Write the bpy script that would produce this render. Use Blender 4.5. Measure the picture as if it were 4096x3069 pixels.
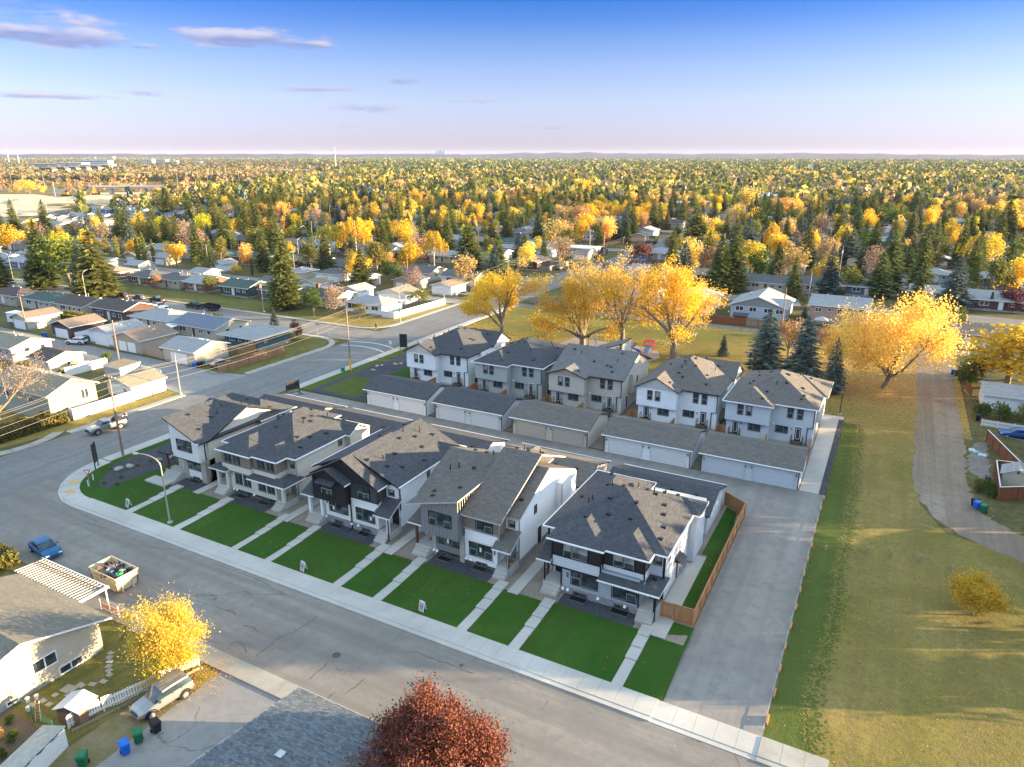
import bpy, math, random
import numpy as np
from mathutils import Vector, Matrix, noise as mnoise
random.seed(7)
S = bpy.context.scene
for o in list(bpy.data.objects): bpy.data.objects.remove(o)
R = math.radians
C = S.collection.objects

# camera
H_CAM = 40.0
FPX, CXP, CYP = 2834.0, 2048.0, 1534.5          # pinhole of the 4096 x 3069 photograph
PITCH = math.atan((CYP - 617.0) / FPX)
YAW = R(118.2 - 90)
cam = bpy.data.objects.new('camera', bpy.data.cameras.new('camera')); C.link(cam)
cam.location = (0, 0, H_CAM)
cam.rotation_euler = (R(90) - PITCH, 0, YAW)
cam.data.sensor_fit = 'HORIZONTAL'; cam.data.sensor_width = 36
cam.data.lens = 36 * FPX / 4096
cam.data.clip_start = 0.5; cam.data.clip_end = 60000
S.camera = cam

# light
SUN_EL = R(7.5)
SUN_XY = (0.895, 0.446)                         # horizontal direction towards the sun
sun = bpy.data.objects.new('sun', bpy.data.lights.new('sun', 'SUN')); C.link(sun)
sun.data.energy = 4.7; sun.data.angle = R(0.5); sun.data.color = (1.0, 0.73, 0.41)
sd = Vector((SUN_XY[0]*math.cos(SUN_EL), SUN_XY[1]*math.cos(SUN_EL), math.sin(SUN_EL)))
sun.rotation_euler = (-sd).to_track_quat('-Z', 'Y').to_euler()
S.view_settings.view_transform = 'Standard'; S.view_settings.look = 'None'
S.view_settings.gamma = 1; S.view_settings.use_curve_mapping = False
S.view_settings.exposure = 2.46

world = bpy.data.worlds.new('World'); S.world = world; world.use_nodes = True
NT = world.node_tree; NT.nodes.clear()
def wn(t, **k):
 n = NT.nodes.new(t)
 for a, b in k.items(): setattr(n, a, b)
 return n
def wl(a, b): NT.links.new(a, b)
def wm(op, a, b=None, c=None, clamp=False):
 n = wn('ShaderNodeMath', operation=op, use_clamp=clamp)
 for i, v in enumerate((a, b, c)):
  if v is None: continue
  if isinstance(v, (int, float)): n.inputs[i].default_value = v
  else: wl(v, n.inputs[i])
 return n.outputs[0]
sky = wn('ShaderNodeTexSky', sky_type='NISHITA')
sky.sun_disc = False; sky.sun_elevation = SUN_EL
sky.sun_rotation = math.atan2(SUN_XY[0], SUN_XY[1])
sky.altitude = 1000; sky.air_density = 1.0; sky.dust_density = 0.3; sky.ozone_density = 1.5
tc = wn('ShaderNodeTexCoord'); sep = wn('ShaderNodeSeparateXYZ'); wl(tc.outputs['Generated'], sep.inputs[0])
def px_dir(u, v):
 """direction (azimuth, elevation) of a point of the photograph"""
 x = (u-CXP)/FPX; z = -(v-CYP)/FPX
 d = Vector((x, math.cos(PITCH)+z*math.sin(PITCH), -math.sin(PITCH)+z*math.cos(PITCH)))
 d = Matrix.Rotation(YAW, 3, 'Z') @ d; d.normalize()
 return math.atan2(d.y, d.x), math.asin(d.z)
el = wm('ARCSINE', sep.outputs[2]); az = wm('ARCTAN2', sep.outputs[1], sep.outputs[0])
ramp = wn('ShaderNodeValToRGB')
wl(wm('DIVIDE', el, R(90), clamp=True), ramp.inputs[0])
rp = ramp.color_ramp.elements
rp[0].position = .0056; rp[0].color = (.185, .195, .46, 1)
rp[1].position = 1; rp[1].color = (2.6, 1.88, 1.34, 1)  # upper sky brightened and warmed beyond the visible band to fill the shade
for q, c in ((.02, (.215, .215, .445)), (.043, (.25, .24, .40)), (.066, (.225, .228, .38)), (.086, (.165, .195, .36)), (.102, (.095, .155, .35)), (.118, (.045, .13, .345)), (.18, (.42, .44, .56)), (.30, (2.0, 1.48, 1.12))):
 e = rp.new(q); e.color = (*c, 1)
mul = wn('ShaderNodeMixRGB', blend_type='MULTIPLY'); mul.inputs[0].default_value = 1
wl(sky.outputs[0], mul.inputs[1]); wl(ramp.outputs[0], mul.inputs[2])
nz = wn('ShaderNodeTexNoise'); nz.inputs['Scale'].default_value = 15; nz.inputs['Detail'].default_value = 7; nz.inputs['Roughness'].default_value = 0.6
mp = wn('ShaderNodeMapping'); mp.inputs['Scale'].default_value = (1, 1, 4.5); wl(tc.outputs['Generated'], mp.inputs[0]); wl(mp.outputs[0], nz.inputs['Vector'])
nsig = wm('MULTIPLY', wm('SUBTRACT', nz.outputs[0], 0.52), 6.5)
cl = None; shade = None
for (u, v, hw, hh, k) in [(190, 95, 330, 60, 1.1), (300, 150, 270, 50, 1.7), (60, 125, 170, 42, 1.7), (560, 185, 90, 16, 1.3),
                          (1000, 150, 330, 48, 1.7), (1210, 180, 150, 26, 1.6), (60, 12, 190, 26, .9), (1615, 318, 80, 24, 1.2),
                          (600, 370, 190, 18, 1.1), (120, 380, 400, 16, 1.0), (1280, 355, 230, 16, 1.0), (1460, 425, 150, 28, 1.0),
                          (1920, 402, 150, 16, .9), (1560, 505, 240, 10, .6), (2160, 510, 120, 9, .6), (2120, 112, 60, 8, .4)]:
 a0, e0 = px_dir(u, v); a1, _ = px_dir(u+hw, v); _, e1 = px_dir(u, v-hh)
 ra, re = abs(a1-a0), abs(e1-e0)
 da = wm('DIVIDE', wm('SUBTRACT', az, a0), ra); de = wm('DIVIDE', wm('SUBTRACT', el, e0), re)
 dd = wm('ADD', wm('MULTIPLY', da, da), wm('MULTIPLY', de, de))
 m = wm('MULTIPLY', wm('SUBTRACT', 1.0, dd), k)
 if cl is None: cl = m; shade = wm('MULTIPLY', de, wm('MAXIMUM', m, 0))
 else:
  shade = wm('ADD', shade, wm('MULTIPLY', de, wm('MAXIMUM', m, 0)))
  cl = wm('MAXIMUM', cl, m)
mask = wm('MULTIPLY', wm('ADD', wm('MAXIMUM', cl, -1.5), nsig), .85, clamp=True)
mask = wm('MULTIPLY', mask, 0.72)
ccol = wn('ShaderNodeMixRGB'); ccol.inputs[1].default_value = (0.40, 0.43, 0.74, 1); ccol.inputs[2].default_value = (1.06, 0.98, 1.08, 1)
wl(wm('ADD', wm('MULTIPLY', shade, 1.1), wm('MULTIPLY_ADD', nsig, .28, 0.42), clamp=True), ccol.inputs[0])
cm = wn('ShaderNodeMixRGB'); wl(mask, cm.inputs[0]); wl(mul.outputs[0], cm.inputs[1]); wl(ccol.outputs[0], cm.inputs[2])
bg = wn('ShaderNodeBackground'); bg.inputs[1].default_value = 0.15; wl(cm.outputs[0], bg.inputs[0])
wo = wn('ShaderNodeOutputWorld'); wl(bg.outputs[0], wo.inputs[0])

# coordinates measured on the photograph
def G(u, v, h=0.0):
 """ground point (x, y) seen at photograph pixel (u, v), at height h"""
 x = (u-CXP)/FPX; z = -(v-CYP)/FPX
 d = Vector((x, math.cos(PITCH)+z*math.sin(PITCH), -math.sin(PITCH)+z*math.cos(PITCH)))
 d = Matrix.Rotation(YAW, 3, 'Z') @ d
 t = (H_CAM-h)/-d.z
 return d.x*t, d.y*t
def P(x, y, z):
 """photograph pixel of a world point"""
 p = Matrix.Rotation(-YAW, 3, 'Z') @ Vector((x, y, z-H_CAM))
 d = p.y*math.cos(PITCH)-p.z*math.sin(PITCH); up = p.y*math.sin(PITCH)+p.z*math.cos(PITCH)
 if d < 1: return -9999, -9999
 return CXP+FPX*p.x/d, CYP-FPX*up/d

# materials
def newmat(name):
 m = bpy.data.materials.new(name); m.use_nodes = True; nt = m.node_tree
 b = nt.nodes['Principled BSDF']; b.inputs['Specular IOR Level'].default_value = 0.3
 return m, nt, b
class NB:
 def __init__(s, nt): s.nt = nt
 def n(s, t, ins=None, **k):
  n = s.nt.nodes.new(t)
  for a, b in k.items(): setattr(n, a, b)
  for a, b in (ins or {}).items():
   if hasattr(b, 'is_output'): s.nt.links.new(b, n.inputs[a])
   else: n.inputs[a].default_value = b
  return n
 def math(s, op, a, b=0.0, clamp=False):
  return s.n('ShaderNodeMath', {0: a, 1: b}, operation=op, use_clamp=clamp).outputs[0]
 def mix(s, f, a, b, bt='MIX'):
  return s.n('ShaderNodeMixRGB', {0: f, 1: a, 2: b}, blend_type=bt).outputs[0]
 def noise(s, vec, sc, det=3, rough=.55, dist=0):
  return s.n('ShaderNodeTexNoise', {'Vector': vec, 'Scale': sc, 'Detail': det, 'Roughness': rough, 'Distortion': dist}).outputs[0]
 def ramp(s, f, a, b, lo=0., hi=1.):
  n = s.n('ShaderNodeMapRange', {0: f, 1: a, 2: b, 3: lo, 4: hi}); return n.outputs[0]
 def pos(s): return s.n('ShaderNodeNewGeometry').outputs['Position']
 def uv(s): return s.n('ShaderNodeUVMap').outputs[0]
 def bump(s, h, dist=.02, st=1.):
  return s.n('ShaderNodeBump', {'Height': h, 'Distance': dist, 'Strength': st}).outputs[0]
def c4(c): return (c[0], c[1], c[2], 1)
_M = {}
def plain(name, col, rough=.6, var=.15, sc=3., metal=0., bump=0., spec=None):
 if name in _M: return _M[name]
 m, nt, b = newmat(name); k = NB(nt)
 p = k.n('ShaderNodeTexCoord').outputs['Object']
 f = k.noise(p, sc, 4)
 d = tuple(x*(1-var) for x in col); u = tuple(min(1, x*(1+var)) for x in col)
 nt.links.new(k.mix(k.ramp(f, .3, .7), c4(d), c4(u)), b.inputs['Base Color'])
 b.inputs['Roughness'].default_value = rough; b.inputs['Metallic'].default_value = metal
 if spec is not None: b.inputs['Specular IOR Level'].default_value = spec
 if bump: nt.links.new(k.bump(k.noise(p, sc*8, 4), bump), b.inputs['Normal'])
 _M[name] = m; return m
def shingle(name, c1, c2, bw=.34, rh=.145):
 if name in _M: return _M[name]
 m, nt, b = newmat(name); k = NB(nt); uv = k.uv()
 br = k.n('ShaderNodeTexBrick', {'Vector': uv, 'Scale': 1., 'Brick Width': bw, 'Row Height': rh, 'Mortar Size': .006, 'Mortar Smooth': .3,
             'Color1': c4(c1), 'Color2': c4(c2), 'Mortar': c4([x*.5 for x in c1]), 'Bias': 0.})
 br.offset = .37
 big = k.noise(uv, .35, 4)
 b2 = k.n('ShaderNodeTexBrick', {'Vector': uv, 'Scale': 1., 'Brick Width': bw*2.3, 'Row Height': rh*2, 'Mortar Size': 0., 'Color1': (.78, .78, .78, 1), 'Color2': (1.2, 1.2, 1.2, 1)})
 col = k.mix(1., br.outputs[0], b2.outputs[0], 'MULTIPLY')
 col = k.mix(k.ramp(big, .3, .75, .0, .35), col, c4([x*.72 for x in c1]))
 fine = k.noise(uv, 22, 2)
 col = k.mix(.45, col, k.mix(k.ramp(fine, .35, .65), c4([x*.25 for x in c1]), c4([min(1, x*2.2) for x in c2])))
 nt.links.new(col, b.inputs['Base Color']); b.inputs['Roughness'].default_value = .92
 sx = k.n('ShaderNodeSeparateXYZ', {0: uv}).outputs[1]
 saw = k.math('FRACT', k.math('DIVIDE', sx, rh))
 h = k.math('ADD', k.math('MULTIPLY', k.math('SUBTRACT', 1., saw), .6), k.math('MULTIPLY', br.outputs[1], -.5))
 nt.links.new(k.bump(k.math('ADD', h, k.math('MULTIPLY', fine, .3)), .016, .9), b.inputs['Normal'])
 _M[name] = m; return m
def siding(name, col, lap=.19, rough=.55, vertical=False):
 if name in _M: return _M[name]
 m, nt, b = newmat(name); k = NB(nt); uv = k.uv(); s = k.n('ShaderNodeSeparateXYZ', {0: uv})
 y = s.outputs[0] if vertical else s.outputs[1]
 q = k.math('DIVIDE', y, lap)
 row = k.n('ShaderNodeTexWhiteNoise', {'W': k.math('FLOOR', q)}, noise_dimensions='1D').outputs[0]
 f = k.noise(k.pos(), .8, 3)
 c = k.mix(k.ramp(row, 0, 1, 0, .5), c4(col), c4([x*.88 for x in col]))
 c = k.mix(k.ramp(f, .35, .8, 0, .35), c, c4([x*.82 for x in col]))
 nt.links.new(c, b.inputs['Base Color']); b.inputs['Roughness'].default_value = rough
 h = k.math('SUBTRACT', 1., k.math('FRACT', q))
 nt.links.new(k.bump(h, .09, 1.), b.inputs['Normal'])
 _M[name] = m; return m
def brick(name, c1, c2, mor, bw=.24, rh=.085, dist=.012, sc=1.):
 if name in _M: return _M[name]
 m, nt, b = newmat(name); k = NB(nt); uv = k.uv()
 br = k.n('ShaderNodeTexBrick', {'Vector': uv, 'Scale': sc, 'Brick Width': bw, 'Row Height': rh, 'Mortar Size': .008,
             'Color1': c4(c1), 'Color2': c4(c2), 'Mortar': c4(mor)})
 col = k.mix(.3, br.outputs[0], k.mix(k.noise(uv, 7, 3), c4([x*.6 for x in c1]), c4(c2)))
 nt.links.new(col, b.inputs['Base Color']); b.inputs['Roughness'].default_value = .85
 nt.links.new(k.bump(k.math('SUBTRACT', 1., br.outputs[1]), dist), b.inputs['Normal'])
 _M[name] = m; return m
def glass(name, col=(.02, .025, .03), rough=.06):
 if name in _M: return _M[name]
 m, nt, b = newmat(name); k = NB(nt)
 p = k.n('ShaderNodeTexCoord').outputs['Object']
 nt.links.new(k.mix(k.ramp(k.noise(p, .9, 2), .4, .65), c4(col), c4([x*2.6+.01 for x in col])), b.inputs['Base Color'])
 b.inputs['Roughness'].default_value = rough; b.inputs['Specular IOR Level'].default_value = .6
 _M[name] = m; return m
def turf(name, c1, c2, c3, leaf=0., leafcol=(.35, .22, .03), sc=1., stripe=0., litter=None):
 """grass: three colours in patches and fine blades, optionally fallen leaves"""
 if name in _M: return _M[name]
 m, nt, b = newmat(name); k = NB(nt); p = k.pos()
 big = k.noise(p, .09*sc, 6, .68, .6); mid = k.noise(p, .8*sc, 5, .68); fine = k.noise(p, 7*sc, 3, .7)
 c = k.mix(k.ramp(big, .38, .62), c4(c1), c4(c2))
 c = k.mix(k.ramp(mid, .42, .62, 0, .85), c, c4(c3)); c = k.mix(k.ramp(k.noise(p, .23*sc, 6, .75), .52, .64, 0, .6), c, c4([x*.58 for x in c2]))
 if stripe:
  mpn = k.n('ShaderNodeMapping', {'Vector': p, 'Scale': (.9, .03, 1)}).outputs[0]
  c = k.mix(k.ramp(k.noise(mpn, 1., 3), .4, .62, 0, stripe), c, c4([x*.6 for x in c2]))
 c = k.mix(k.ramp(fine, .3, .75, 0, .55), c, c4([x*.42 for x in c1]))
 c = k.mix(k.ramp(k.noise(p, 26, 2, .8), .56, .75, 0, .5), c, c4([min(1, x*2.1) for x in c3]))
 if stripe and litter:
  c = k.mix(k.ramp(k.noise(p, .31, 6, .75, .4), .60, .68, 0, .7), c, (.30, .225, .14, 1)); c = k.mix(k.ramp(k.noise(p, 2.3, 5, .8), .5, .62, 0, .5), c, c4([x*.55 for x in c1]))
 if litter:
  dv = k.n('ShaderNodeVectorMath', {0: p, 1: litter}, operation='DISTANCE').outputs['Value']
  near = k.math('ADD', k.ramp(dv, 12., 42., 1., 0.), k.math('MULTIPLY', k.math('SUBTRACT', k.noise(p, .16, 5, .7), .5), 1.3), True)
  c = k.mix(k.math('MULTIPLY', near, k.ramp(k.noise(p, 1.7, 5, .75), .38, .56)), c, k.mix(k.noise(p, 9, 2), (.30, .18, .07, 1), (.58, .36, .13, 1)))
 if leaf:
  v = k.n('ShaderNodeTexVoronoi', {'Vector': p, 'Scale': 3.2, 'Randomness': 1.})
  dens = k.noise(p, .045, 3, .6)
  dot = k.math('LESS_THAN', v.outputs['Distance'], k.ramp(dens, .4, .62, .0, .42*leaf))
  c = k.mix(dot, c, c4(leafcol))
 nt.links.new(c, b.inputs['Base Color']); b.inputs['Roughness'].default_value = .95; b.inputs['Specular IOR Level'].default_value = .1
 nt.links.new(k.bump(k.math('ADD', fine, k.math('MULTIPLY', mid, 2.)), .05, .8), b.inputs['Normal'])
 _M[name] = m; return m
def pavement(name, c1, c2, crack=0., grain=1., stain=.4, track=0.):
 if name in _M: return _M[name]
 m, nt, b = newmat(name); k = NB(nt); p = k.pos()
 big = k.noise(p, .09, 5, .6, 1.); mid = k.noise(p, .9, 5, .65); fine = k.noise(p, 14, 3, .8)
 c = k.mix(k.ramp(big, .35, .65), c4(c1), c4(c2))
 c = k.mix(k.ramp(mid, .45, .75, 0, stain), c, c4([x*.68 for x in c1]))
 c = k.mix(k.ramp(fine, .35, .7, 0, .35*grain), c, c4([x*.5 for x in c1]))
 c = k.mix(k.ramp(k.noise(p, 34, 2, .8), .58, .75, 0, .4*grain), c, c4([min(1, x*1.7) for x in c2]))
 if track:
  mpn = k.n('ShaderNodeMapping', {'Vector': p, 'Scale': (.02, .8, 1) if track > 0 else (.8, .02, 1)}).outputs[0]
  c = k.mix(k.ramp(k.noise(mpn, 1., 4), .42, .66, 0, abs(track)), c, c4([x*.7 for x in c1]))
 if crack:
  dv = k.n('ShaderNodeVectorMath', {0: p, 1: k.n('ShaderNodeVectorMath', {0: k.n('ShaderNodeTexNoise', {'Vector': p, 'Scale': .5, 'Detail': 4}).outputs[1], 1: (2.4, 2.4, 0)}, operation='MULTIPLY').outputs[0]}, operation='ADD').outputs[0]
  v = k.n('ShaderNodeTexVoronoi', {'Vector': dv, 'Scale': crack}, feature='DISTANCE_TO_EDGE').outputs['Distance']
  gate = k.math('GREATER_THAN', k.noise(p, .12, 2), .5)
  c = k.mix(k.math('MULTIPLY', k.math('LESS_THAN', v, .0028*crack/.1), k.math('MULTIPLY', gate, .55)), c, c4([x*.4 for x in c1]))
  pt = k.n('ShaderNodeTexVoronoi', {'Vector': p, 'Scale': .11}, distance='CHEBYCHEV').outputs['Color']
  c = k.mix(k.ramp(k.n('ShaderNodeSeparateXYZ', {0: pt}).outputs[0], .8, .82, 0, .16), c, c4([x*.72 for x in c1]))
 nt.links.new(c, b.inputs['Base Color']); b.inputs['Roughness'].default_value = .9; b.inputs['Specular IOR Level'].default_value = .2
 nt.links.new(k.bump(k.math('ADD', fine, mid), .012*grain, .7), b.inputs['Normal'])
 _M[name] = m; return m
def pebble(name, c1, c2, sc=14., leaf=0.):
 if name in _M: return _M[name]
 m, nt, b = newmat(name); k = NB(nt); p = k.pos()
 v = k.n('ShaderNodeTexVoronoi', {'Vector': p, 'Scale': sc})
 r = k.n('ShaderNodeSeparateXYZ', {0: v.outputs['Color']}).outputs[0]
 c = k.mix(r, c4(c1), c4(c2)); c = k.mix(k.ramp(k.noise(p, .5, 4), .4, .7, 0, .4), c, c4([x*.6 for x in c1]))
 nt.links.new(c, b.inputs['Base Color']); b.inputs['Roughness'].default_value = .9
 nt.links.new(k.bump(k.math('SUBTRACT', 1., v.outputs['Distance']), .03), b.inputs['Normal'])
 _M[name] = m; return m
def wood(name, c1, c2, rough=.75):
 if name in _M: return _M[name]
 m, nt, b = newmat(name); k = NB(nt)
 p = k.n('ShaderNodeMapping', {'Vector': k.n('ShaderNodeTexCoord').outputs['Object'], 'Scale': (9, 9, .8)}).outputs[0]
 rnd = k.n('ShaderNodeObjectInfo').outputs['Random']
 c = k.mix(k.noise(p, 1.5, 4), c4(c1), c4(c2)); c = k.mix(k.ramp(rnd, 0, 1, 0, .35), c, c4([x*.6 for x in c1]))
 nt.links.new(c, b.inputs['Base Color']); b.inputs['Roughness'].default_value = rough
 nt.links.new(k.bump(k.noise(p, 4, 3), .006), b.inputs['Normal'])
 _M[name] = m; return m
def leafmat(name, c1, c2, c3, trans=.35, hue=.12):
 """leaves: colour differs from leaf to leaf and a little from tree to tree; thin enough to let light through"""
 if name in _M: return _M[name]
 m, nt, b = newmat(name); k = NB(nt)
 isl = k.n('ShaderNodeNewGeometry').outputs['Random Per Island']; ob = k.n('ShaderNodeObjectInfo').outputs['Random']
 c = k.mix(k.ramp(isl, 0, .7), c4(c1), c4(c2)); c = k.mix(k.ramp(isl, .6, 1, 0, .8), c, c4(c3))
 hs = k.n('ShaderNodeHueSaturation', {'Hue': k.ramp(ob, 0, 1, .5-hue*.25, .5+hue*.25), 'Saturation': 1., 'Value': k.ramp(k.math('FRACT', k.math('MULTIPLY', ob, 7.3)), 0, 1, .8, 1.2), 'Color': c}).outputs[0]
 nt.links.new(hs, b.inputs['Base Color']); b.inputs['Roughness'].default_value = .6; b.inputs['Specular IOR Level'].default_value = .2
 tr = k.n('ShaderNodeBsdfTranslucent', {'Color': hs}).outputs[0]
 mx = k.n('ShaderNodeMixShader', {0: trans, 1: b.outputs[0], 2: tr}).outputs[0]
 nt.links.new(mx, nt.nodes['Material Output'].inputs['Surface'])
 _M[name] = m; return m

# mesh building
class MB:
 def __init__(s): s.v = []; s.f = []; s.m = []
 def face(s, pts, m=0):
  i = len(s.v); s.v += [tuple(p) for p in pts]; s.f.append(list(range(i, i+len(pts)))); s.m.append(m); return s
 def raw(s, vs, fs, m=0):
  i = len(s.v); s.v += [tuple(p) for p in vs]
  for f in fs: s.f.append([i+j for j in f]); s.m.append(m)
  return s
 def box(s, x0, x1, y0, y1, z0, z1, m=0, top=True):
  vs = [(x0,y0,z0),(x1,y0,z0),(x1,y1,z0),(x0,y1,z0),(x0,y0,z1),(x1,y0,z1),(x1,y1,z1),(x0,y1,z1)]
  return s.raw(vs, [(3,2,1,0),(4,5,6,7),(0,1,5,4),(1,2,6,5),(2,3,7,6),(3,0,4,7)], m)
 def prism(s, poly, z0, z1, m=0, mside=None):
  """poly: ccw list of (x, y)"""
  n = len(poly); vs = [(x, y, z0) for x, y in poly]+[(x, y, z1) for x, y in poly]
  s.raw(vs, [tuple(range(n, 2*n)), tuple(range(n-1, -1, -1))], m)
  s.raw(vs, [(i, (i+1) % n, (i+1) % n+n, i+n) for i in range(n)], m if mside is None else mside); return s
 def slab(s, pts, th, m=0, mside=1):
  """sheet of thickness th hanging under the polygon pts (3D, ccw from above)"""
  n = len(pts); vs = [tuple(p) for p in pts]+[(p[0], p[1], p[2]-th) for p in pts]
  s.raw(vs, [tuple(range(n))], m); s.raw(vs, [tuple(range(2*n-1, n-1, -1))], mside)
  s.raw(vs, [(i+n, (i+1) % n+n, (i+1) % n, i) for i in range(n)], mside); return s
 def extr(s, poly, d, m=0):
  """planar 3D polygon pushed by vector d"""
  n = len(poly); vs = [tuple(p) for p in poly]+[(p[0]+d[0], p[1]+d[1], p[2]+d[2]) for p in poly]
  s.raw(vs, [tuple(range(n-1, -1, -1)), tuple(range(n, 2*n))]+[(i, (i+1) % n, (i+1) % n+n, i+n) for i in range(n)], m); return s
 def tube(s, p0, p1, r0, r1=None, n=6, m=0, cap=True):
  r1 = r0 if r1 is None else r1
  p0 = Vector(p0); p1 = Vector(p1); d = (p1-p0)
  if d.length < 1e-6: return s
  d.normalize(); a = d.orthogonal().normalized(); b = d.cross(a)
  vs = []
  for p, r in ((p0, r0), (p1, r1)):
   for i in range(n):
    t = 2*math.pi*i/n; vs.append(p+(a*math.cos(t)+b*math.sin(t))*r)
  fs = [(i, (i+1) % n, (i+1) % n+n, i+n) for i in range(n)]
  if cap: fs += [tuple(range(n-1, -1, -1)), tuple(range(n, 2*n))]
  return s.raw(vs, fs, m)
 def mesh(s, name, mats, smooth=False):
  me = bpy.data.meshes.new(name); me.from_pydata(s.v, [], s.f)
  for m in (mats if isinstance(mats, (list, tuple)) else [mats]): me.materials.append(m)
  me.polygons.foreach_set('material_index', s.m)
  uvl = me.uv_layers.new(name='UVMap'); dat = np.empty((len(me.loops), 2), 'f')
  co = s.v
  for p in me.polygons:
   n = p.normal
   if abs(n.z) > .999: ux, uy = (1, 0, 0), (0, 1, 0)
   else:
    l = math.hypot(n.x, n.y); ux = (-n.y/l, n.x/l, 0)
    uy = (n.y*0-n.z*ux[1], n.z*ux[0]-n.x*0, n.x*ux[1]-n.y*ux[0])
   for li, vi in zip(p.loop_indices, p.vertices):
    q = co[vi]; dat[li] = (q[0]*ux[0]+q[1]*ux[1], q[0]*uy[0]+q[1]*uy[1]+q[2]*uy[2])
  uvl.data.foreach_set('uv', dat.ravel())
  if smooth: me.polygons.foreach_set('use_smooth', [True]*len(me.polygons))
  me.update(); return me
 def build(s, name, mats, parent=None, loc=(0,0,0), rz=0, smooth=False):
  return put(name, s.mesh(name, mats, smooth), parent, loc, rz)
def put(name, mesh, parent=None, loc=(0,0,0), rz=0):
 o = bpy.data.objects.new(name, mesh); o.location = loc
 if rz: o.rotation_euler = (0, 0, rz)
 if parent is not None: o.parent = parent
 C.link(o); return o
def thing(name, label, cat, loc=(0,0,0), rz=0, group=None):
 o = bpy.data.objects.new(name, None); o.empty_display_size = .3; o.location = loc; o.rotation_euler = (0,0,rz); C.link(o)
 o['label'] = label; o['category'] = cat
 if group: o['group'] = group
 return o
def tag(o, label, cat, group=None):
 o['label'] = label; o['category'] = cat
 if group: o['group'] = group
 return o
def kind(o, k='structure', label=None):
 o['kind'] = k
 if label: o['label'] = label
 return o
def copy_tree(o, parent=None):
 c = o.copy(); C.link(c)
 if parent is not None: c.parent = parent
 for ch in list(o.children): copy_tree(ch, c)
 return c
_bm = {}
def bmesh_box(sx, sy, sz, mat):
 k = (round(sx, 3), round(sy, 3), round(sz, 3), mat.name)
 if k not in _bm: _bm[k] = MB().box(-sx/2, sx/2, -sy/2, sy/2, 0, sz).mesh('box', mat)
 return _bm[k]
def bx(name, parent, x0, x1, y0, y1, z0, z1, mat):
 return put(name, bmesh_box(x1-x0, y1-y0, z1-z0, mat), parent, ((x0+x1)/2, (y0+y1)/2, z0))
def sheet(name, poly, z, mat, th=.0):
 b = MB(); b.face([(x, y, z) for x, y in poly]); return kind(b.build(name, mat))
# palette
sh_dark = shingle('shingles_charcoal', (.022, .025, .032), (.088, .092, .102))
sh_gray = shingle('shingles_weathered_gray', (.062, .058, .054), (.165, .150, .135))
sh_old = {'gray': shingle('shingles_gray', (.21, .215, .22), (.34, .345, .35)),
          'brown': shingle('shingles_brown', (.15, .11, .085), (.27, .205, .155)),
          'tan': shingle('shingles_tan', (.20, .155, .105), (.30, .245, .17)),
          'dark': shingle('shingles_dark', (.065, .065, .07), (.14, .14, .145)),
          'green': shingle('shingles_green', (.035, .075, .06), (.07, .12, .10)),
          'darkbrown': shingle('shingles_dark_brown', (.055, .042, .038), (.11, .088, .08)),
          'blue': shingle('shingles_blue_gray', (.10, .12, .165), (.18, .205, .26)),
          'white': plain('white_roofing', (.72, .73, .74), .6, .06),
          'olive': shingle('shingles_olive', (.17, .155, .11), (.27, .245, .18))}
sash = plain('window_sash', (.34, .38, .36), .5, .05)
under_w = plain('window_well_frame', (.10, .11, .11), .5)
white = plain('white_trim', (.80, .80, .80), .45, .03)
black = plain('black_trim', (.012, .012, .014), .4, .1)
blackm = plain('black_metal', (.014, .014, .016), .35, .1, spec=.5)
concrete = pavement('concrete', (.42, .40, .37), (.55, .53, .49), stain=.25, grain=.5)
concrete2 = pavement('concrete_old', (.33, .31, .27), (.47, .45, .40), stain=.45, grain=.7)
foundation = pavement('foundation', (.30, .30, .29), (.38, .38, .37), grain=.4)
G_dark = glass('window_glass'); G_blind = glass('window_with_blind', (.16, .15, .15), .15)
lit_lens = plain('lamp_lens', (.75, .75, .72), .3, .02)
cedar = wood('cedar_boards', (.36, .17, .07), (.52, .27, .12))
cedar_old = wood('weathered_boards', (.25, .21, .17), (.36, .31, .26))
brown_boards = wood('brown_boards', (.20, .075, .035), (.30, .12, .06))
darkpost = wood('dark_timber', (.10, .055, .035), (.15, .09, .06))
galv = plain('galvanised_steel', (.42, .43, .43), .4, .1, metal=.6)
chrome = plain('bright_metal', (.6, .6, .6), .25, .05, metal=.9)

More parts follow.
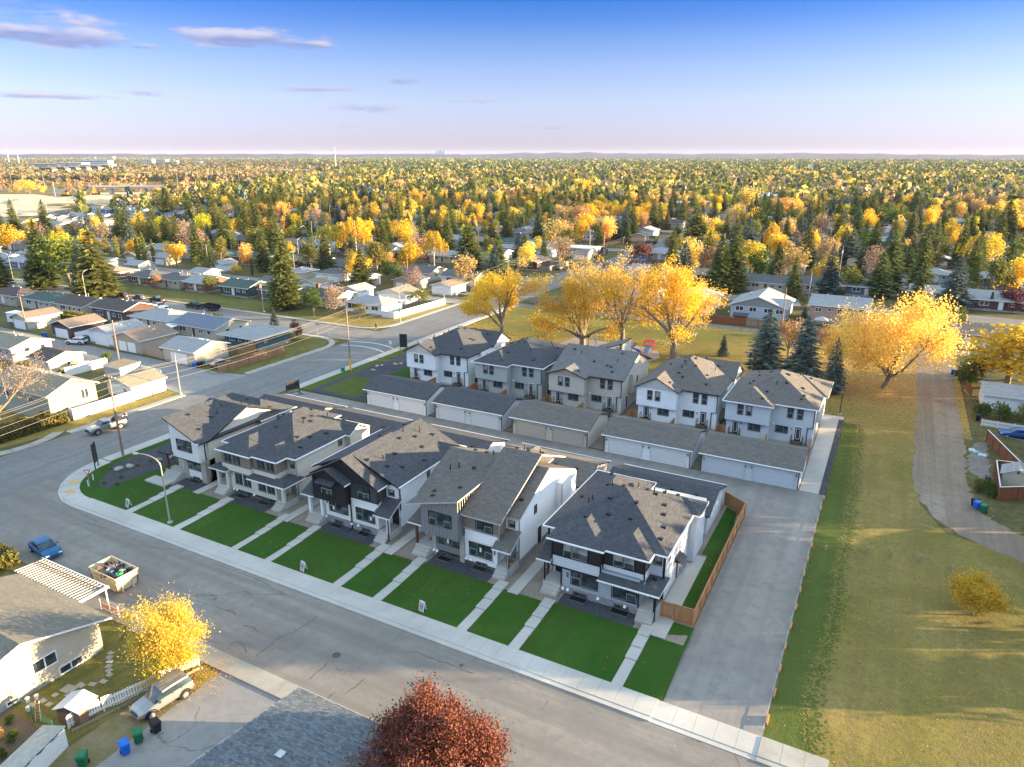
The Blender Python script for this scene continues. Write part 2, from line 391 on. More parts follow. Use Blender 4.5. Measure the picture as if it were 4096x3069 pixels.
# roofs
class Roof:
 """roof pieces gathered in one mesh; knows its own height so that vents can stand on it"""
 def __init__(s): s.b = MB(); s.fn = []
 def hip(s, x0, x1, y0, y1, z, p, th=.17):
  w, d = x1-x0, y1-y0; b = s.b
  if w <= d: r0 = ((x0+x1)/2, y0+w/2); r1 = ((x0+x1)/2, y1-w/2); h = w/2*p
  else: r0 = (x0+d/2, (y0+y1)/2); r1 = (x1-d/2, (y0+y1)/2); h = d/2*p
  A, B, Cc, D = (x0,y0,z), (x1,y0,z), (x1,y1,z), (x0,y1,z); E = (*r0, z+h); F = (*r1, z+h)
  if w <= d: fs = [[A,B,E],[B,Cc,F,E],[Cc,D,F],[D,A,E,F]]
  else: fs = [[A,B,F,E],[B,Cc,F],[Cc,D,E,F],[D,A,E]]
  for f in fs: b.face(f, 0)
  q = [A,B,Cc,D]
  for i in range(4):
   p0, p1 = q[i], q[(i+1) % 4]
   b.face([(p0[0],p0[1],z-th),(p1[0],p1[1],z-th),p1,p0], 1)
  b.face([(x,y,z-th) for x, y, _ in reversed(q)], 1)
  s.fn.append(lambda x, y: z+p*min(x-x0, x1-x, y-y0, y1-y) if x0 <= x <= x1 and y0 <= y <= y1 else -1); return s
 def plane(s, x0, x1, y0, y1, f, th=.17):
  pts = [(x, y, f(x, y)) for x, y in ((x0,y0),(x1,y0),(x1,y1),(x0,y1))]
  s.b.slab(pts, th)
  s.fn.append(lambda x, y: f(x, y) if x0 <= x <= x1 and y0 <= y <= y1 else -1); return s
 def gable(s, x0, x1, y0, y1, z, p, axis='y', c=None, th=.17, p2=None):
  p2 = p if p2 is None else p2
  if axis == 'y':
   c = (x0+x1)/2 if c is None else c; zr = z+p*(c-x0)
   s.plane(x0, c, y0, y1, lambda x, y: zr-p*(c-x), th); s.plane(c, x1, y0, y1, lambda x, y: zr-(x-c)*p2, th)
  else:
   c = (y0+y1)/2 if c is None else c; zr = z+p*(c-y0)
   s.plane(x0, x1, y0, c, lambda x, y: zr-p*(c-y), th); s.plane(x0, x1, c, y1, lambda x, y: zr-(y-c)*p2, th)
  return s
 def h(s, x, y): return max(f(x, y) for f in s.fn)
 def build(s, parent, mat, trim): s.o = s.b.build('roof', [mat, trim], parent); return s.o
def gable_wall(parent, x0, x1, y, z, p, mat, axis='y', c=None, th=.12, name='gable_wall', zb=None):
 """triangle of wall under a gable; axis 'y': in the plane y, spanning x0..x1"""
 c = (x0+x1)/2 if c is None else c; zb = z-.3 if zb is None else zb
 b = MB()
 if axis == 'y': b.extr([(x0,y,zb),(x1,y,zb),(x1,y,z),(c,y,z+p*(c-x0)),(x0,y,z)], (0,th,0))
 else: b.extr([(y,x0,zb),(y,x0,z),(y,c,z+p*(c-x0)),(y,x1,z),(y,x1,zb)], (-th,0,0))
 return b.build(name, mat, parent)
_vm = {}
def vents(roof_o, rf, pts, kindv='box', name='roof_vent', mat=None):
 mat = mat or black
 if kindv not in _vm:
  b = MB()
  if kindv == 'box': b.box(-.15, .15, -.15, .15, -.12, .13).box(-.19, .19, -.22, .17, .13, .165)
  elif kindv == 'pipe': b.tube((0,0,-.2), (0,0,.55), .06, .06, 8).tube((0,0,-.1), (0,0,.06), .16, .08, 8)
  else: b.tube((0,0,-.3), (0,0,.5), .13, .13, 8).tube((0,0,.5), (0,0,.58), .22, .12, 8)
  _vm[kindv] = b
 key = (kindv, mat.name)
 if key not in _vm: _vm[key] = _vm[kindv].mesh(name, mat)
 for x, y in pts:
  z = rf.h(x, y)
  if z < 0: continue
  v = put(name, _vm[key], roof_o, (x, y, z))

# windows and doors
_wm = {}
def window(parent, x, y, z, w, h, face='f', style=(.5,), fr=None, sill=None, blind=0, name='window', rail=0, sub=True):
 """window whose lower left corner (seen from outside) is at x, y, z; style = relative widths of its panes; rail = panes with a meeting rail"""
 fr = fr or black
 key = (round(w,2), round(h,2), style, fr.name, blind, rail, sill.name if sill else 0)
 if key not in _wm:
  b = MB(); t = .07
  b.box(0, w, -.06, .02, 0, t).box(0, w, -.06, .02, h-t, h).box(0, t, -.06, .02, t, h-t).box(w-t, w, -.06, .02, t, h-t)
  tot = sum(style); xs = [t]; acc = 0
  for q in style[:-1]:
   acc += q; xm = w*acc/tot; b.box(xm-.035, xm+.035, -.055, .02, t, h-t); xs += [xm-.035, xm+.035]
  xs.append(w-t)
  if sill: b.box(-.1, w+.1, -.09, 0, -.14, -.002, 1).box(-.1, w+.1, -.09, 0, h+.002, h+.12, 1)
  fm = b.mesh('window', [fr, sill or fr]); ps = []
  for i in range(len(style)):
   a, c = xs[2*i], xs[2*i+1]; pb = MB()
   if rail & (1 << i):
    hm = t+(h-2*t)*.5
    pb.box(a, c, -.045, .01, hm-.03, hm+.03, 3)
    pb.box(a, c, -.025, -.01, hm+.03, h-t, 0); pb.box(a+.04, c-.04, -.015, -.0, t+.04, hm-.03, 0)
    pb.box(a, a+.045, -.04, .01, t, hm-.03, 3); pb.box(c-.045, c, -.04, .01, t, hm-.03, 3)
   else: pb.box(a, c, -.025, -.01, t, h-t, 0); pb.box(a, a+.04, -.04, .01, t, h-t, 3); pb.box(a+.04, c, -.04, .01, t, t+.04, 3)
   if blind & (1 << i): pb.box(a+.01, c-.01, -.029, -.026, t+(h-2*t)*.45, h-t, 2)
   ps.append(pb.mesh('pane', [G_dark, fr, G_blind, sash if fr is black else fr]))
  _wm[key] = (fm, ps)
 fm, ps = _wm[key]
 rz = {'f': 0, 'r': R(90), 'b': R(180), 'l': R(-90)}[face]
 wo_ = put(name, fm, parent, (x, y, z), rz)
 if sub:
  for p in ps: put('pane', p, wo_)
 else:
  for p in ps[:1]:
   for q in ps: put('pane', q, wo_)
 return wo_
_dm = {}
def door(parent, x, y, z, w, h, face='f', mat=None, glassy=False, label=None, name='front_door'):
 mat = mat or black; key = (w, h, mat.name, glassy)
 if key not in _dm:
  b = MB(); b.box(0, w, -.03, .03, 0, h)
  b.box(-.08, 0, -.06, .03, 0, h+.08, 1).box(w, w+.08, -.06, .03, 0, h+.08, 1).box(0, w, -.06, .03, h, h+.08, 1)
  if glassy: b.box(.14, w-.14, -.045, -.02, .25, h-.2, 1).box(.2, w-.2, -.055, -.03, .32, h-.27, 2)
  else: b.box(.15, w-.15, -.045, -.02, h*.55, h-.15, 0).box(.15, w-.15, -.045, -.02, .15, h*.48, 0)
  hb = MB().tube((w-.1,-.03,1.0), (w-.1,-.09,1.0), .025, .025, 6).box(w-.2, w-.08, -.1, -.08, .98, 1.02)
  _dm[key] = (b.mesh('door', [mat, white, G_dark]), hb.mesh('handle', chrome))
 rz = {'f': 0, 'r': R(90), 'b': R(180), 'l': R(-90)}[face]
 d = put(name, _dm[key][0], parent, (x, y, z), rz); put('handle', _dm[key][1], d)
 if label: d['label'] = label
 return d
def battens(parent, x0, x1, y, z0, z1f, mat, step=.42, face='f'):
 """upright battens over flat board cladding"""
 b = MB(); n = max(1, int(round((x1-x0)/step)))
 for i in range(n+1):
  t = x0+(x1-x0)*i/n; z1 = z1f(t) if callable(z1f) else z1f
  if face == 'f': b.box(t-.03, t+.03, y-.03, y, z0, z1)
  else: b.box(y, y+.03, t-.03, t+.03, z0, z1)
 o = b.build('batten_cladding', mat, parent); o['kind'] = 'stuff'; return o
def wall(parent, x0, x1, y0, y1, z0, z1, mat, name='wall'):
 return MB().box(x0, x1, y0, y1, z0, z1).build(name, mat, parent)
def downpipe(parent, x, y, z0, z1, mat=None, kick=None):
 b = MB().box(x-.05, x+.05, y-.05, y+.05, z0, z1)
 if kick: b.tube((x, y, z0+.05), (x+kick[0], y+kick[1], z0-.1), .05, .05, 6)
 return b.build('downpipe', mat or black, parent)
def gutter(parent, x0, y0, x1, y1, z, mat):
 b = MB(); d = Vector((x1-x0, y1-y0)).normalized(); n = (d.y*.06, -d.x*.06)
 a = [(x0-n[0], y0-n[1]), (x0+n[0], y0+n[1]), (x1+n[0], y1+n[1]), (x1-n[0], y1-n[1])]
 b.prism(a, z-.09, z+.025); return b.build('gutter', mat, parent)
def steps(parent, x0, x1, y0, z0, z1, n, run=.3, mat=None, name='stair'):
 """flight that starts at z1 at y0 and falls towards -y"""
 mat = mat or concrete; rise = (z1-z0)/n
 for i in range(1, n):
  bx('step', parent, x0, x1, y0-run*i, y0-run*(i-1)-.002*i, z0-.2, z1-rise*i, mat)
def railing(parent, pts, z, h=.95, name='railing', mat=None):
 """pts: list of (x, y) along the railing; z a height or list"""
 mat = mat or blackm; b = MB()
 zz = z if isinstance(z, (list, tuple)) else [z]*len(pts)
 for i in range(len(pts)-1):
  (xa, ya), (xb, yb) = pts[i], pts[i+1]; za, zb = zz[i], zz[i+1]
  L = math.hypot(xb-xa, yb-ya); n = max(1, int(L/.14))
  b.tube((xa,ya,za+h), (xb,yb,zb+h), .025, None, 4); b.tube((xa,ya,za+.1), (xb,yb,zb+.1), .018, None, 4)
  for k in range(n+1):
   t = k/n; x, y, q = xa+(xb-xa)*t, ya+(yb-ya)*t, za+(zb-za)*t
   r = .025 if k in (0, n) else .010
   b.tube((x,y,q+(0 if k in (0,n) else .1)), (x,y,q+h), r, None, 4)
 return b.build(name, mat, parent)
def lantern(parent, x, y, z, face='f'):
 b = MB().box(-.06, .06, -.03, 0, .05, .30, 0).box(-.05, .05, -.16, -.04, 0, .26, 1).box(-.07, .07, -.18, -.02, .26, .30, 0)
 if 'lan' not in _dm: _dm['lan'] = b.mesh('wall_lamp', [black, G_blind])
 return put('wall_lamp', _dm['lan'], parent, (x, y, z), {'f': 0, 'r': R(90), 'b': R(180), 'l': R(-90)}[face])
def vent_hood(parent, x, y, z):
 if 'hood' not in _dm: _dm['hood'] = MB().raw([(-.12,0,0),(.12,0,0),(.12,-.18,.0),(-.12,-.18,.0),(-.12,0,.22),(.12,0,.22),(.12,-.06,.22),(-.12,-.06,.22)],
  [(0,1,2,3),(7,6,5,4),(3,2,6,7),(1,5,6,2),(0,3,7,4)]).mesh('vent_hood', white)
 return put('vent_hood', _dm['hood'], parent, (x, y, z))

# front row of new duplexes
GR = .32                       # raised yard level in front of the new houses
ZF = 1.10                      # main floor
ZE = 6.05                      # eaves
def duplex_base(name, label, aL, wallmat, sidemat, stone=None, W=11.4, D=15.0):
 """the shell shared by the four front duplexes; local origin at the front left corner"""
 t = thing(name, label, 'house', (aL, 53.5, 0), 0, 'new duplexes along the front street')
 wall(t, 0.02, W-.02, 1.92, 14.6, 0, .95, foundation, 'foundation')
 wall(t, 0, W, 1.9, 10.7, .95, ZE-.1, sidemat, 'side_wall')
 wall(t, .003, W+.65, 10.7, 14.6, .5, ZE-.1, sidemat, 'rear_wall')
 return t
def porch(t, x0, x1, y0, y1, matp, left=True, postw=.16, posts=((0,),), roofz=3.55, rf_mat=None, roof=None):
 bx('porch_floor', t, x0, x1, y0, y1, 0.2, ZF, concrete)
def entry_walk(a0, a1, y_top, label, group='front entry walks'):
 """stepped concrete walk from the pavement up to the stairs"""
 w = thing('entry_walk', label, 'walkway', (0,0,0), 0, group)
 L = y_top-44.42; n = 3; q = [(44.42, 44.42+L*.42), (44.42+L*.42, 44.42+L*.62), (44.42+L*.62, 44.42+L*.82), (44.42+L*.82, y_top)]
 for i, (y0, y1) in enumerate(q):
  bx('slab', w, a0-.04*(i > 0), a1+.04*(i > 0), y0+.01, y1-.01, -.1, .11+i*.11, concrete)
 return w
def basement_window(t, x, y, w=1.5):
 b = MB(); b.box(x, x+w, y-.9, y-.84, -.3, GR+.10, 0).box(x, x+.06, y-.84, y, -.3, GR+.10, 0).box(x+w-.06, x+w, y-.84, y, -.3, GR+.10, 0)
 b.box(x+.06, x+w-.06, y-.84, y, GR-.02, GR+.0, 1)
 b.build('window_well', [under_w, black], t)
 window(t, x+.15, y-.01, GR+.02, w-.3, .48, 'f', (1, 1), under_w)

def corner_posts(t, items, mat):
 for x, y, z0, z1 in items: bx('corner_trim', t, x-.06, x+.06, y-.06, y+.06, z0, z1, mat)

sd_cream = siding('siding_cream', (.62, .57, .47)); sd_white = siding('siding_white', (.78, .79, .80)); sd_taupe = siding('siding_taupe', (.36, .31, .25))
sd_grayb = siding('siding_blue_gray', (.33, .37, .40)); sd_lgray = siding('siding_pale_gray', (.52, .55, .58)); sd_sage = siding('siding_sage_gray', (.40, .42, .39))
sd_greige = siding('siding_greige', (.50, .46, .40)); sd_char = siding('siding_charcoal', (.045, .047, .052)); sd_stone = siding('siding_light_taupe', (.54, .49, .42))
pl_white = plain('white_board', (.74, .74, .72), .5, .04); pl_cream = plain('cream_panel', (.62, .59, .51), .55, .05)
pl_black = plain('charcoal_board', (.020, .021, .024), .6, .1); pl_gray = plain('gray_board', (.20, .21, .22), .6, .06); pl_taupe = plain('taupe_shake', (.23, .18, .145), .7, .1)
stone_w = brick('white_ledgestone', (.62, .58, .50), (.42, .38, .32), (.25, .23, .2), .38, .09, .03)
stone_g = brick('gray_ledgestone', (.42, .42, .44), (.26, .26, .28), (.14, .14, .14), .42, .10, .03)


# ---- rightmost duplex: dark hip roof, gray and charcoal front
def house_gray():
 t = duplex_base('duplex_house', 'rightmost front duplex with dark hip roof and charcoal upper bays beside the cedar fence', -25.6, sd_grayb, sd_lgray)
 wall(t, 2.2, 9.8, 0, 1.9, 1.05, 3.9, sd_grayb, 'front_wall')
 wall(t, 2.18, 9.82, -.03, 1.88, 0, 1.05, stone_g, 'stone_base')
 # upper bays
 wall(t, 1.25, 6.15, -.12, 1.9, 3.05, 4.25, sd_lgray, 'bay_skirt'); wall(t, 1.26, 6.14, -.11, 1.9, 4.25, ZE-.1, pl_black, 'upper_bay')
 wall(t, 6.15, 10.15, .28, 1.9, 3.3, 4.45, sd_lgray, 'bay_skirt'); wall(t, 6.16, 10.14, .29, 1.9, 4.45, ZE-.1, pl_black, 'upper_bay')
 corner_posts(t, [(2.22,-.02,1.05,3.05),(9.8,0,1.05,3.3),(1.27,-.12,3.05,5.9),(6.12,-.1,3.05,5.9),(6.2,.3,3.3,5.9),(10.13,.3,3.3,5.9),(11.38,1.92,1,5.9),(.03,1.92,1,5.9)], black)
 MB().box(1.2, 6.2, -.17, -.12, 3.0, 3.12).box(6.2, 10.2, .24, .28, 4.40, 4.52).box(1.2, 6.2, -.17, -.12, 4.20, 4.30).build('trim_band', black, t)
 rf = Roof().hip(-.42, 11.82, 1.42, 13.7, ZE, .44).hip(-.42, 6.4, 6, 15.5, ZE-.004, .44).hip(.82, 6.5, -.55, 7, ZE-.002, .44).hip(6.0, 10.6, -.12, 8, ZE+.003, .44).hip(8, 12.5, 10.2, 13.72, ZE+.006, .44)
 ro = rf.build(t, sh_dark, white)
 for a in [(.82,-.58,6.5,-.58),(6.56,-.15,10.6,-.15),(10.63,-.12,10.63,1.4),(10.6,1.39,11.82,1.39),(11.85,1.42,11.85,10.2),(-.42,1.39,.82,1.39),(-.45,15.5,-.45,1.42),(6.4,13.73,12.5,13.73),(-.42,15.53,6.4,15.53)]:
  gutter(ro, *a, ZE-.01, white)
 vents(ro, rf, [(3.3,3.0),(5.1,4.2),(7.3,4.3),(4.6,6.0),(1.1,7.4),(3.0,9.6),(5.1,8.4),(7.2,6.2),(8.1,9.6),(9.3,8.7),(10.3,5.2),(10.6,3.2),(9.7,7.1),(5.2,10.8),(6.9,10.6),(8.3,12.0),(9.6,12.4),(4.7,12.2),(2.2,12.9)])
 vents(ro, rf, [(2.6,5.4),(2.8,5.9),(3.6,9.2),(7.8,9.9),(8.7,10.9),(5.6,11.7)], 'pipe', 'vent_pipe')
 # windows
 window(t, 2.35, -.12, 4.25, 2.55, 1.55, 'f', (.8, 1.4), black, None, 3, rail=1); window(t, 7.1, .28, 4.45, 2.1, 1.4, 'f', (1, 1), black, None, 3, rail=2)  # blind panels in these upper panes stand for tan interior reflections
 window(t, 3.2, -.03, 1.5, 2.7, 1.6, 'f', (.8, 1.4), black, None, 0, rail=1); window(t, 7.25, -.03, 1.35, 2.4, 1.7, 'f', (1.4, 1), black, None, 0, rail=2)
 window(t, 10.45, 1.9, 4.7, .75, .95, 'f', (1,), black, None, 1)
 basement_window(t, 3.3, -.03, 1.7); basement_window(t, 7.4, -.03, 1.7)
 door(t, .75, 1.88, ZF, .95, 2.1, 'f', black); door(t, 10.2, 1.88, ZF, .95, 2.1, 'f', black)
 # porches
 bx('porch_floor', t, .35, 2.19, -.15, 1.9, .1, ZF, concrete); bx('porch_floor', t, 9.83, 11.4, -.15, 1.9, .1, ZF, concrete)
 steps(t, .5, 2.15, -.15, GR, ZF, 4); steps(t, 9.85, 11.35, -.15, GR, ZF, 4)
 bx('post', t, .42, .54, -.1, .02, ZF, 3.55, black); bx('post', t, 11.2, 11.32, -.1, .02, ZF, 3.3, black)
 railing(t, [(.45, -.05), (.45, 1.85)], ZF); railing(t, [(11.3, -.05), (11.3, 1.85)], ZF)
 pr = Roof().plane(-.2, 1.3, -.6, 1.95, lambda x, y: 3.62+.28*(y+.6)); pr.build(t, sh_dark, white).name = 'porch_roof'
 p2 = Roof().plane(6.1, 10.25, -.85, .3, lambda x, y: 3.30+.42*(y+.85)).hip(9.6, 11.9, -.87, 2.6, 3.30, .42); o = p2.build(t, sh_dark, white); o.name = 'porch_roof'
 gutter(o, 6.1, -.9, 11.9, -.9, 3.3, white); vents(o, p2, [(10.9, 1.0)])
 for x in (2.75, 9.55): bx('house_number_plate', t, x, x+.2, -.03, 0, 2.1, 2.6, sh_gray)
 for x in (2.45, 2.95, 6.0, 8.6): vent_hood(t, x, -.04, .72)
 window(t, 11.4, 3.6, 4.4, .5, .8, 'r', (1,), black)
 door(t, 11.42, 6.1, .9, .9, 2.0, 'r', black, name='side_door')
 MB().box(11.4, 11.9, 5.8, 7.3, 3.0, 3.06).slab([(11.4,5.7,3.5),(12.15,5.7,3.05),(12.15,7.4,3.05),(11.4,7.4,3.5)], .06, 0, 0).build('door_canopy', sh_dark, t)
 b = MB()
 for y, z in ((8.3, 1.3), (8.9, 1.9), (9.6, 1.2)): b.tube((11.4, y, z), (11.6, y, z), .05).tube((11.6, y, z), (11.6, y, .4), .05)
 b.box(11.4, 11.62, 7.7, 8.0, 1.0, 1.5).build('gas_meter_and_pipes', galv, t)
 downpipe(t, 11.5, 1.85, .9, ZE-.2); downpipe(t, 11.45, -.3, .3, 3.1, None, (0, -.6)); downpipe(t, -.08, 1.9, .5, ZE-.2)
 return t, rf

# ---- fourth: gray weathered roofs sloping to the street, raised shed roof over the left bay
def house_shed_roof():
 t = duplex_base('duplex_house', 'front duplex with gray gabled roof, tall gray board bay and timber posts', -40.3, sd_white, sd_white)
 wall(t, 2.3, 6.15, .0, 1.9, 0.9, 3.4, pl_gray, 'front_wall'); wall(t, 2.28, 2.75, -.12, 1.2, .3, 3.3, stone_w, 'stone_column'); wall(t, 5.65, 6.17, -.12, 1.2, .3, 3.3, stone_w, 'stone_column')
 wall(t, 2.75, 5.65, -.05, .1, 1.0, 1.75, pl_gray, 'front_panel'); battens(t, 2.8, 5.6, -.05, 1.0, 1.75, pl_gray, .36)
 wall(t, 6.17, 9.9, 0.1, 1.9, .6, 4.3, pl_cream if False else sd_white, 'front_wall')
 # left bay under the mono roof
 zl = lambda x: 6.15+.27*(x-.2)
 MB().extr([(1.5,-.85,3.05),(5.95,-.85,3.05),(5.95,-.85,zl(5.95)-.1),(1.5,-.85,zl(1.5)-.1)], (0,2.9,0)).build('upper_bay', pl_gray, t)
 battens(t, 1.55, 5.9, -.85, 3.05, lambda x: zl(x)-.12, pl_gray, .44)
 MB().extr([(5.95,-.85,6.0),(5.95,6.2,6.0),(5.95,6.2,zl(5.95)-.1),(5.95,-.85,zl(5.95)-.1)], (-.15,0,0)).build('clerestory_wall', pl_cream, t)
 battens(t, -.8, 6.1, 5.95, 6.0, zl(5.95)-.12, pl_cream, .42, 'r')
 # right bay
 wall(t, 5.96, 10.1, .15, 1.9, 4.25, ZE-.15, pl_taupe, 'upper_bay'); MB().box(5.9, 10.15, .08, .15, 4.15, 4.28).build('trim_band', galv, t)
 wall(t, 10.1, 11.38, 1.55, 1.9, 3.9, ZE-.1, pl_white, 'upper_wall')
 rf = Roof()
 rf.gable(-.4, 11.82, 1.2, 15.0, ZE, .42, 'x', 7.9).plane(6.0, 10.6, -.5, 8.6, lambda x, y: ZE+.42*(y+.5)).plane(6.0, 10.6, 8.6, 14.8, lambda x, y: ZE+.42*9.1-.42*(y-8.6))
 rf.plane(-.1, 6.25, -1.25, 7.7, lambda x, y: zl(x)+.02*(y)).gable(4.2, 8.6, 7.5, 16.0, ZE+.1, .55, 'y')
 ro = rf.build(t, sh_gray, plain('gray_trim', (.42, .41, .38), .5))
 for ax, xs in (('x', 11.36), ('x', .15)):
  gable_wall(t, 1.9, 14.2, xs, 6.0, .42, sd_white, 'x', 7.9)
 vents(ro, rf, [(1.6,1.6),(2.2,.4),(4.4,2.2),(3.9,5.8),(1.9,9.4),(3.3,9.5),(5.2,9.9),(7.2,9.4),(8.8,9.0),(9.6,10.8),(10.9,3.4),(6.6,13.2)])
 vents(ro, rf, [(1.4,5.0),(2.2,5.5),(4.6,8.8),(8.0,9.6),(9.9,9.6)], 'pipe', 'vent_pipe')
 window(t, 2.45, -.87, 4.25, 2.75, 1.5, 'f', (1, 1, 1), black, None, 0, rail=5); window(t, 7.45, .13, 4.35, 1.95, 1.35, 'f', (1, 1), black, galv, 0, rail=2)
 window(t, 2.95, -.06, 1.75, 2.55, 1.55, 'f', (1, 1, 1), black, None, 0, rail=5); window(t, 6.65, .08, 1.35, 2.7, 1.6, 'f', (1, 1, 1), black, pl_cream, 0, rail=5)
 window(t, 10.4, 1.54, 4.75, .75, .85, 'f', (1,), black, pl_cream, 1)
 for x, y in ((4.1, -.09), (7.9, .05)):
  bx('window_notice', t, x, x+.22, y-.015, y, 2.0, 2.5, white)
 basement_window(t, 3.2, -.05, 1.6); basement_window(t, 7.3, .08, 1.6)
 door(t, .95, 1.88, ZF, .95, 2.1, 'f', pl_gray); door(t, 10.2, 1.88, ZF, .95, 2.1, 'f', pl_gray)
 bx('porch_floor', t, .3, 2.28, -.35, 1.9, .1, ZF, concrete); bx('porch_floor', t, 9.9, 11.4, -.15, 1.9, .1, ZF, concrete)
 steps(t, .4, 2.2, -.35, GR, ZF, 4); steps(t, 9.95, 11.3, -.15, GR, ZF, 4)
 mat_ = plain('coir_mat', (.35, .16, .05), .9); bx('door_mat', t, 1.1, 1.9, .9, 1.4, ZF, ZF+.03, mat_); bx('door_mat', t, 10.3, 11.1, 1.0, 1.5, ZF, ZF+.03, mat_)
 bx('post', t, .3, .52, -.3, -.08, ZF, 3.6, darkpost); bx('post', t, 11.05, 11.27, -.1, .12, ZF, 3.5, darkpost)
 railing(t, [(.4, -.2), (.4, 1.85)], ZF); railing(t, [(11.3, -.05), (11.3, 1.85)], ZF)
 pr = Roof().plane(-.4, 1.55, -.7, 1.95, lambda x, y: 3.65+.25*(y+.7)); pr.build(t, sh_gray, white).name = 'porch_roof'
 p2 = Roof().plane(9.75, 11.85, -.8, 1.6, lambda x, y: 3.35+.5*(y+.8)); p2.build(t, sh_gray, white).name = 'porch_roof'
 for x in (2.5, 2.9, 6.3, 6.9): vent_hood(t, x, -.12 if x < 6.2 else .08, .75)
 bx('house_number_plate', t, 9.55, 9.7, .07, .1, 2.1, 2.6, black)
 window(t, 11.4, 5.2, 4.6, .6, 1.0, 'r', (1,), black); door(t, 11.42, 6.0, .7, .9, 2.0, 'r', black, name='side_door')
 downpipe(t, 10.15, .05, .6, ZE-.2, galv); downpipe(t, 11.45, 1.85, .6, ZE-.2, galv); downpipe(t, 11.3, -.3, .3, 3.2, galv, (0, -.8))
 downpipe(t, 12.1, 10.65, .3, ZE-.2, galv)
 return t, rf

# ---- third: black gables over white
def house_black_gable():
 t = duplex_base('duplex_house', 'front-row duplex with two black board gables over white walls, third from the street corner', -54.9, sd_white, sd_white)
 wall(t, 2.3, 9.8, 0, 1.9, 1.15, 4.3, pl_white, 'front_wall'); wall(t, 2.28, 9.82, -.04, 1.88, 0, 1.15, stone_g, 'stone_base')
 wall(t, 1.35, 6.0, -.75, 1.9, 3.35, ZE-.1, pl_black, 'upper_bay'); battens(t, 1.4, 5.95, -.75, 3.35, ZE-.1, pl_black, .44)
 gable_wall(t, 1.35, 6.0, -.75, ZE, .5, pl_black)
 wall(t, 6.02, 9.9, -.02, 1.9, 4.25, ZE-.1, sd_char, 'upper_bay'); gable_wall(t, 1.1, 9.9, .1, ZE+.1, .56, sd_char)
 wall(t, 9.9, 11.38, 1.5, 1.9, 3.9, ZE-.15, pl_white, 'upper_wall')
 MB().box(6.0, 9.95, -.06, -.02, 4.18, 4.28).build('trim_band', black, t)
 rf = Roof(); rf.gable(-.4, 11.82, 1.2, 14.0, ZE, .43, 'y').gable(.7, 10.3, -.45, 8.5, ZE+.03, .56, 'y').gable(.9, 6.45, -1.25, 4, ZE-.02, .5, 'y').gable(5.5, 12.5, 10.2, 14.1, ZE+.02, .5, 'x').hip(-.4, 6.4, 8, 15.6, ZE-.004, .5)
 ro = rf.build(t, sh_dark, black)
 gable_wall(t, 0.1, 11.3, 13.8, ZE, .43, sd_white); gable_wall(t, 10.75, 13.65, 12.0, ZE-.1, .5, sd_white, 'x')
 gutter(ro, 11.85, 1.2, 11.85, 10.2, ZE, white); gutter(ro, 6.48, -1.25, 6.48, -.3, ZE, white); gutter(ro, 10.33, -.45, 10.33, 1.2, ZE, white); gutter(ro, -.43, 1.2, -.43, 14, ZE, white)
 vents(ro, rf, [(7.2,1.9),(9.0,3.0),(8.2,5.5),(6.8,8.3),(7.6,10.3),(10.0,4.4),(10.7,7.6),(9.2,9.4),(3.4,8.9),(4.6,12.2),(8.5,12.6)])
 vents(ro, rf, [(8.0,3.6),(6.2,9.8),(7.3,11.6)], 'pipe', 'vent_pipe')
 window(t, 2.55, -.77, 4.15, 1.75, 1.4, 'f', (1, 1), black, None, 0, rail=3); window(t, 7.1, -.04, 4.45, 1.75, 1.35, 'f', (1, 1), black, None, 0, rail=3)
 MB().slab([(2.2,-1.35,5.62),(4.7,-1.35,5.62),(4.7,-.75,5.95),(2.2,-.75,5.95)], .05, 0, 0).box(2.35,2.43,-1.2,-.76,5.2,5.28).box(4.45,4.53,-1.2,-.76,5.2,5.28).build('window_canopy', sh_dark, t)
 window(t, 2.9, -.03, 1.75, 2.7, 1.5, 'f', (1, 1, 1), black, None, 0, rail=5); window(t, 6.75, -.03, 1.65, 2.6, 1.6, 'f', (1, 1, 1), black, white, 0, rail=5)
 window(t, 10.2, 1.48, 4.7, .8, .85, 'f', (1,), black, white, 1)
 for x in (3.4, 8.7): bx('window_notice', t, x, x+.22, -.065, -.05, 2.0, 2.45, white)
 basement_window(t, 3.4, -.04, 1.5); basement_window(t, 7.3, -.04, 1.5)
 door(t, .9, 1.88, ZF, .95, 2.1, 'f', white); door(t, 10.25, 1.88, ZF, .95, 2.1, 'f', pl_black)
 bx('porch_floor', t, -.1, 2.28, -.35, 1.9, .1, ZF, concrete); bx('porch_floor', t, 9.83, 11.4, -.25, 1.9, .1, ZF, concrete)
 steps(t, .2, 2.2, -.35, GR, ZF, 4); steps(t, 9.9, 11.3, -.25, GR, ZF, 4)
 bx('post', t, .05, .35, -.35, -.05, ZF, 3.5, white); bx('post', t, 1.85, 2.15, -.35, -.05, ZF, 3.5, white); bx('post', t, 11.0, 11.3, -.2, .1, ZF, 3.4, white)
 railing(t, [(.15, 0), (.15, 1.85)], ZF); railing(t, [(11.32, .1), (11.32, 1.85)], ZF)
 pr = Roof().plane(-.5, 1.4, -.9, 1.95, lambda x, y: 3.5+.42*(y+.9)); pr.build(t, sh_dark, white).name = 'porch_roof'
 p2 = Roof().plane(9.7, 11.9, -.8, 1.6, lambda x, y: 3.3+.52*(y+.8)); p2.build(t, sh_dark, white).name = 'porch_roof'
 for x in (2.4, 6.1, 7.0): vent_hood(t, x, -.05, .85)
 for x in (2.5, 9.5): bx('house_number_plate', t, x, x+.16, -.04, 0, 2.6, 3.0, black)
 window(t, 11.4, 7.0, 4.6, .6, 1.1, 'r', (1,), black)
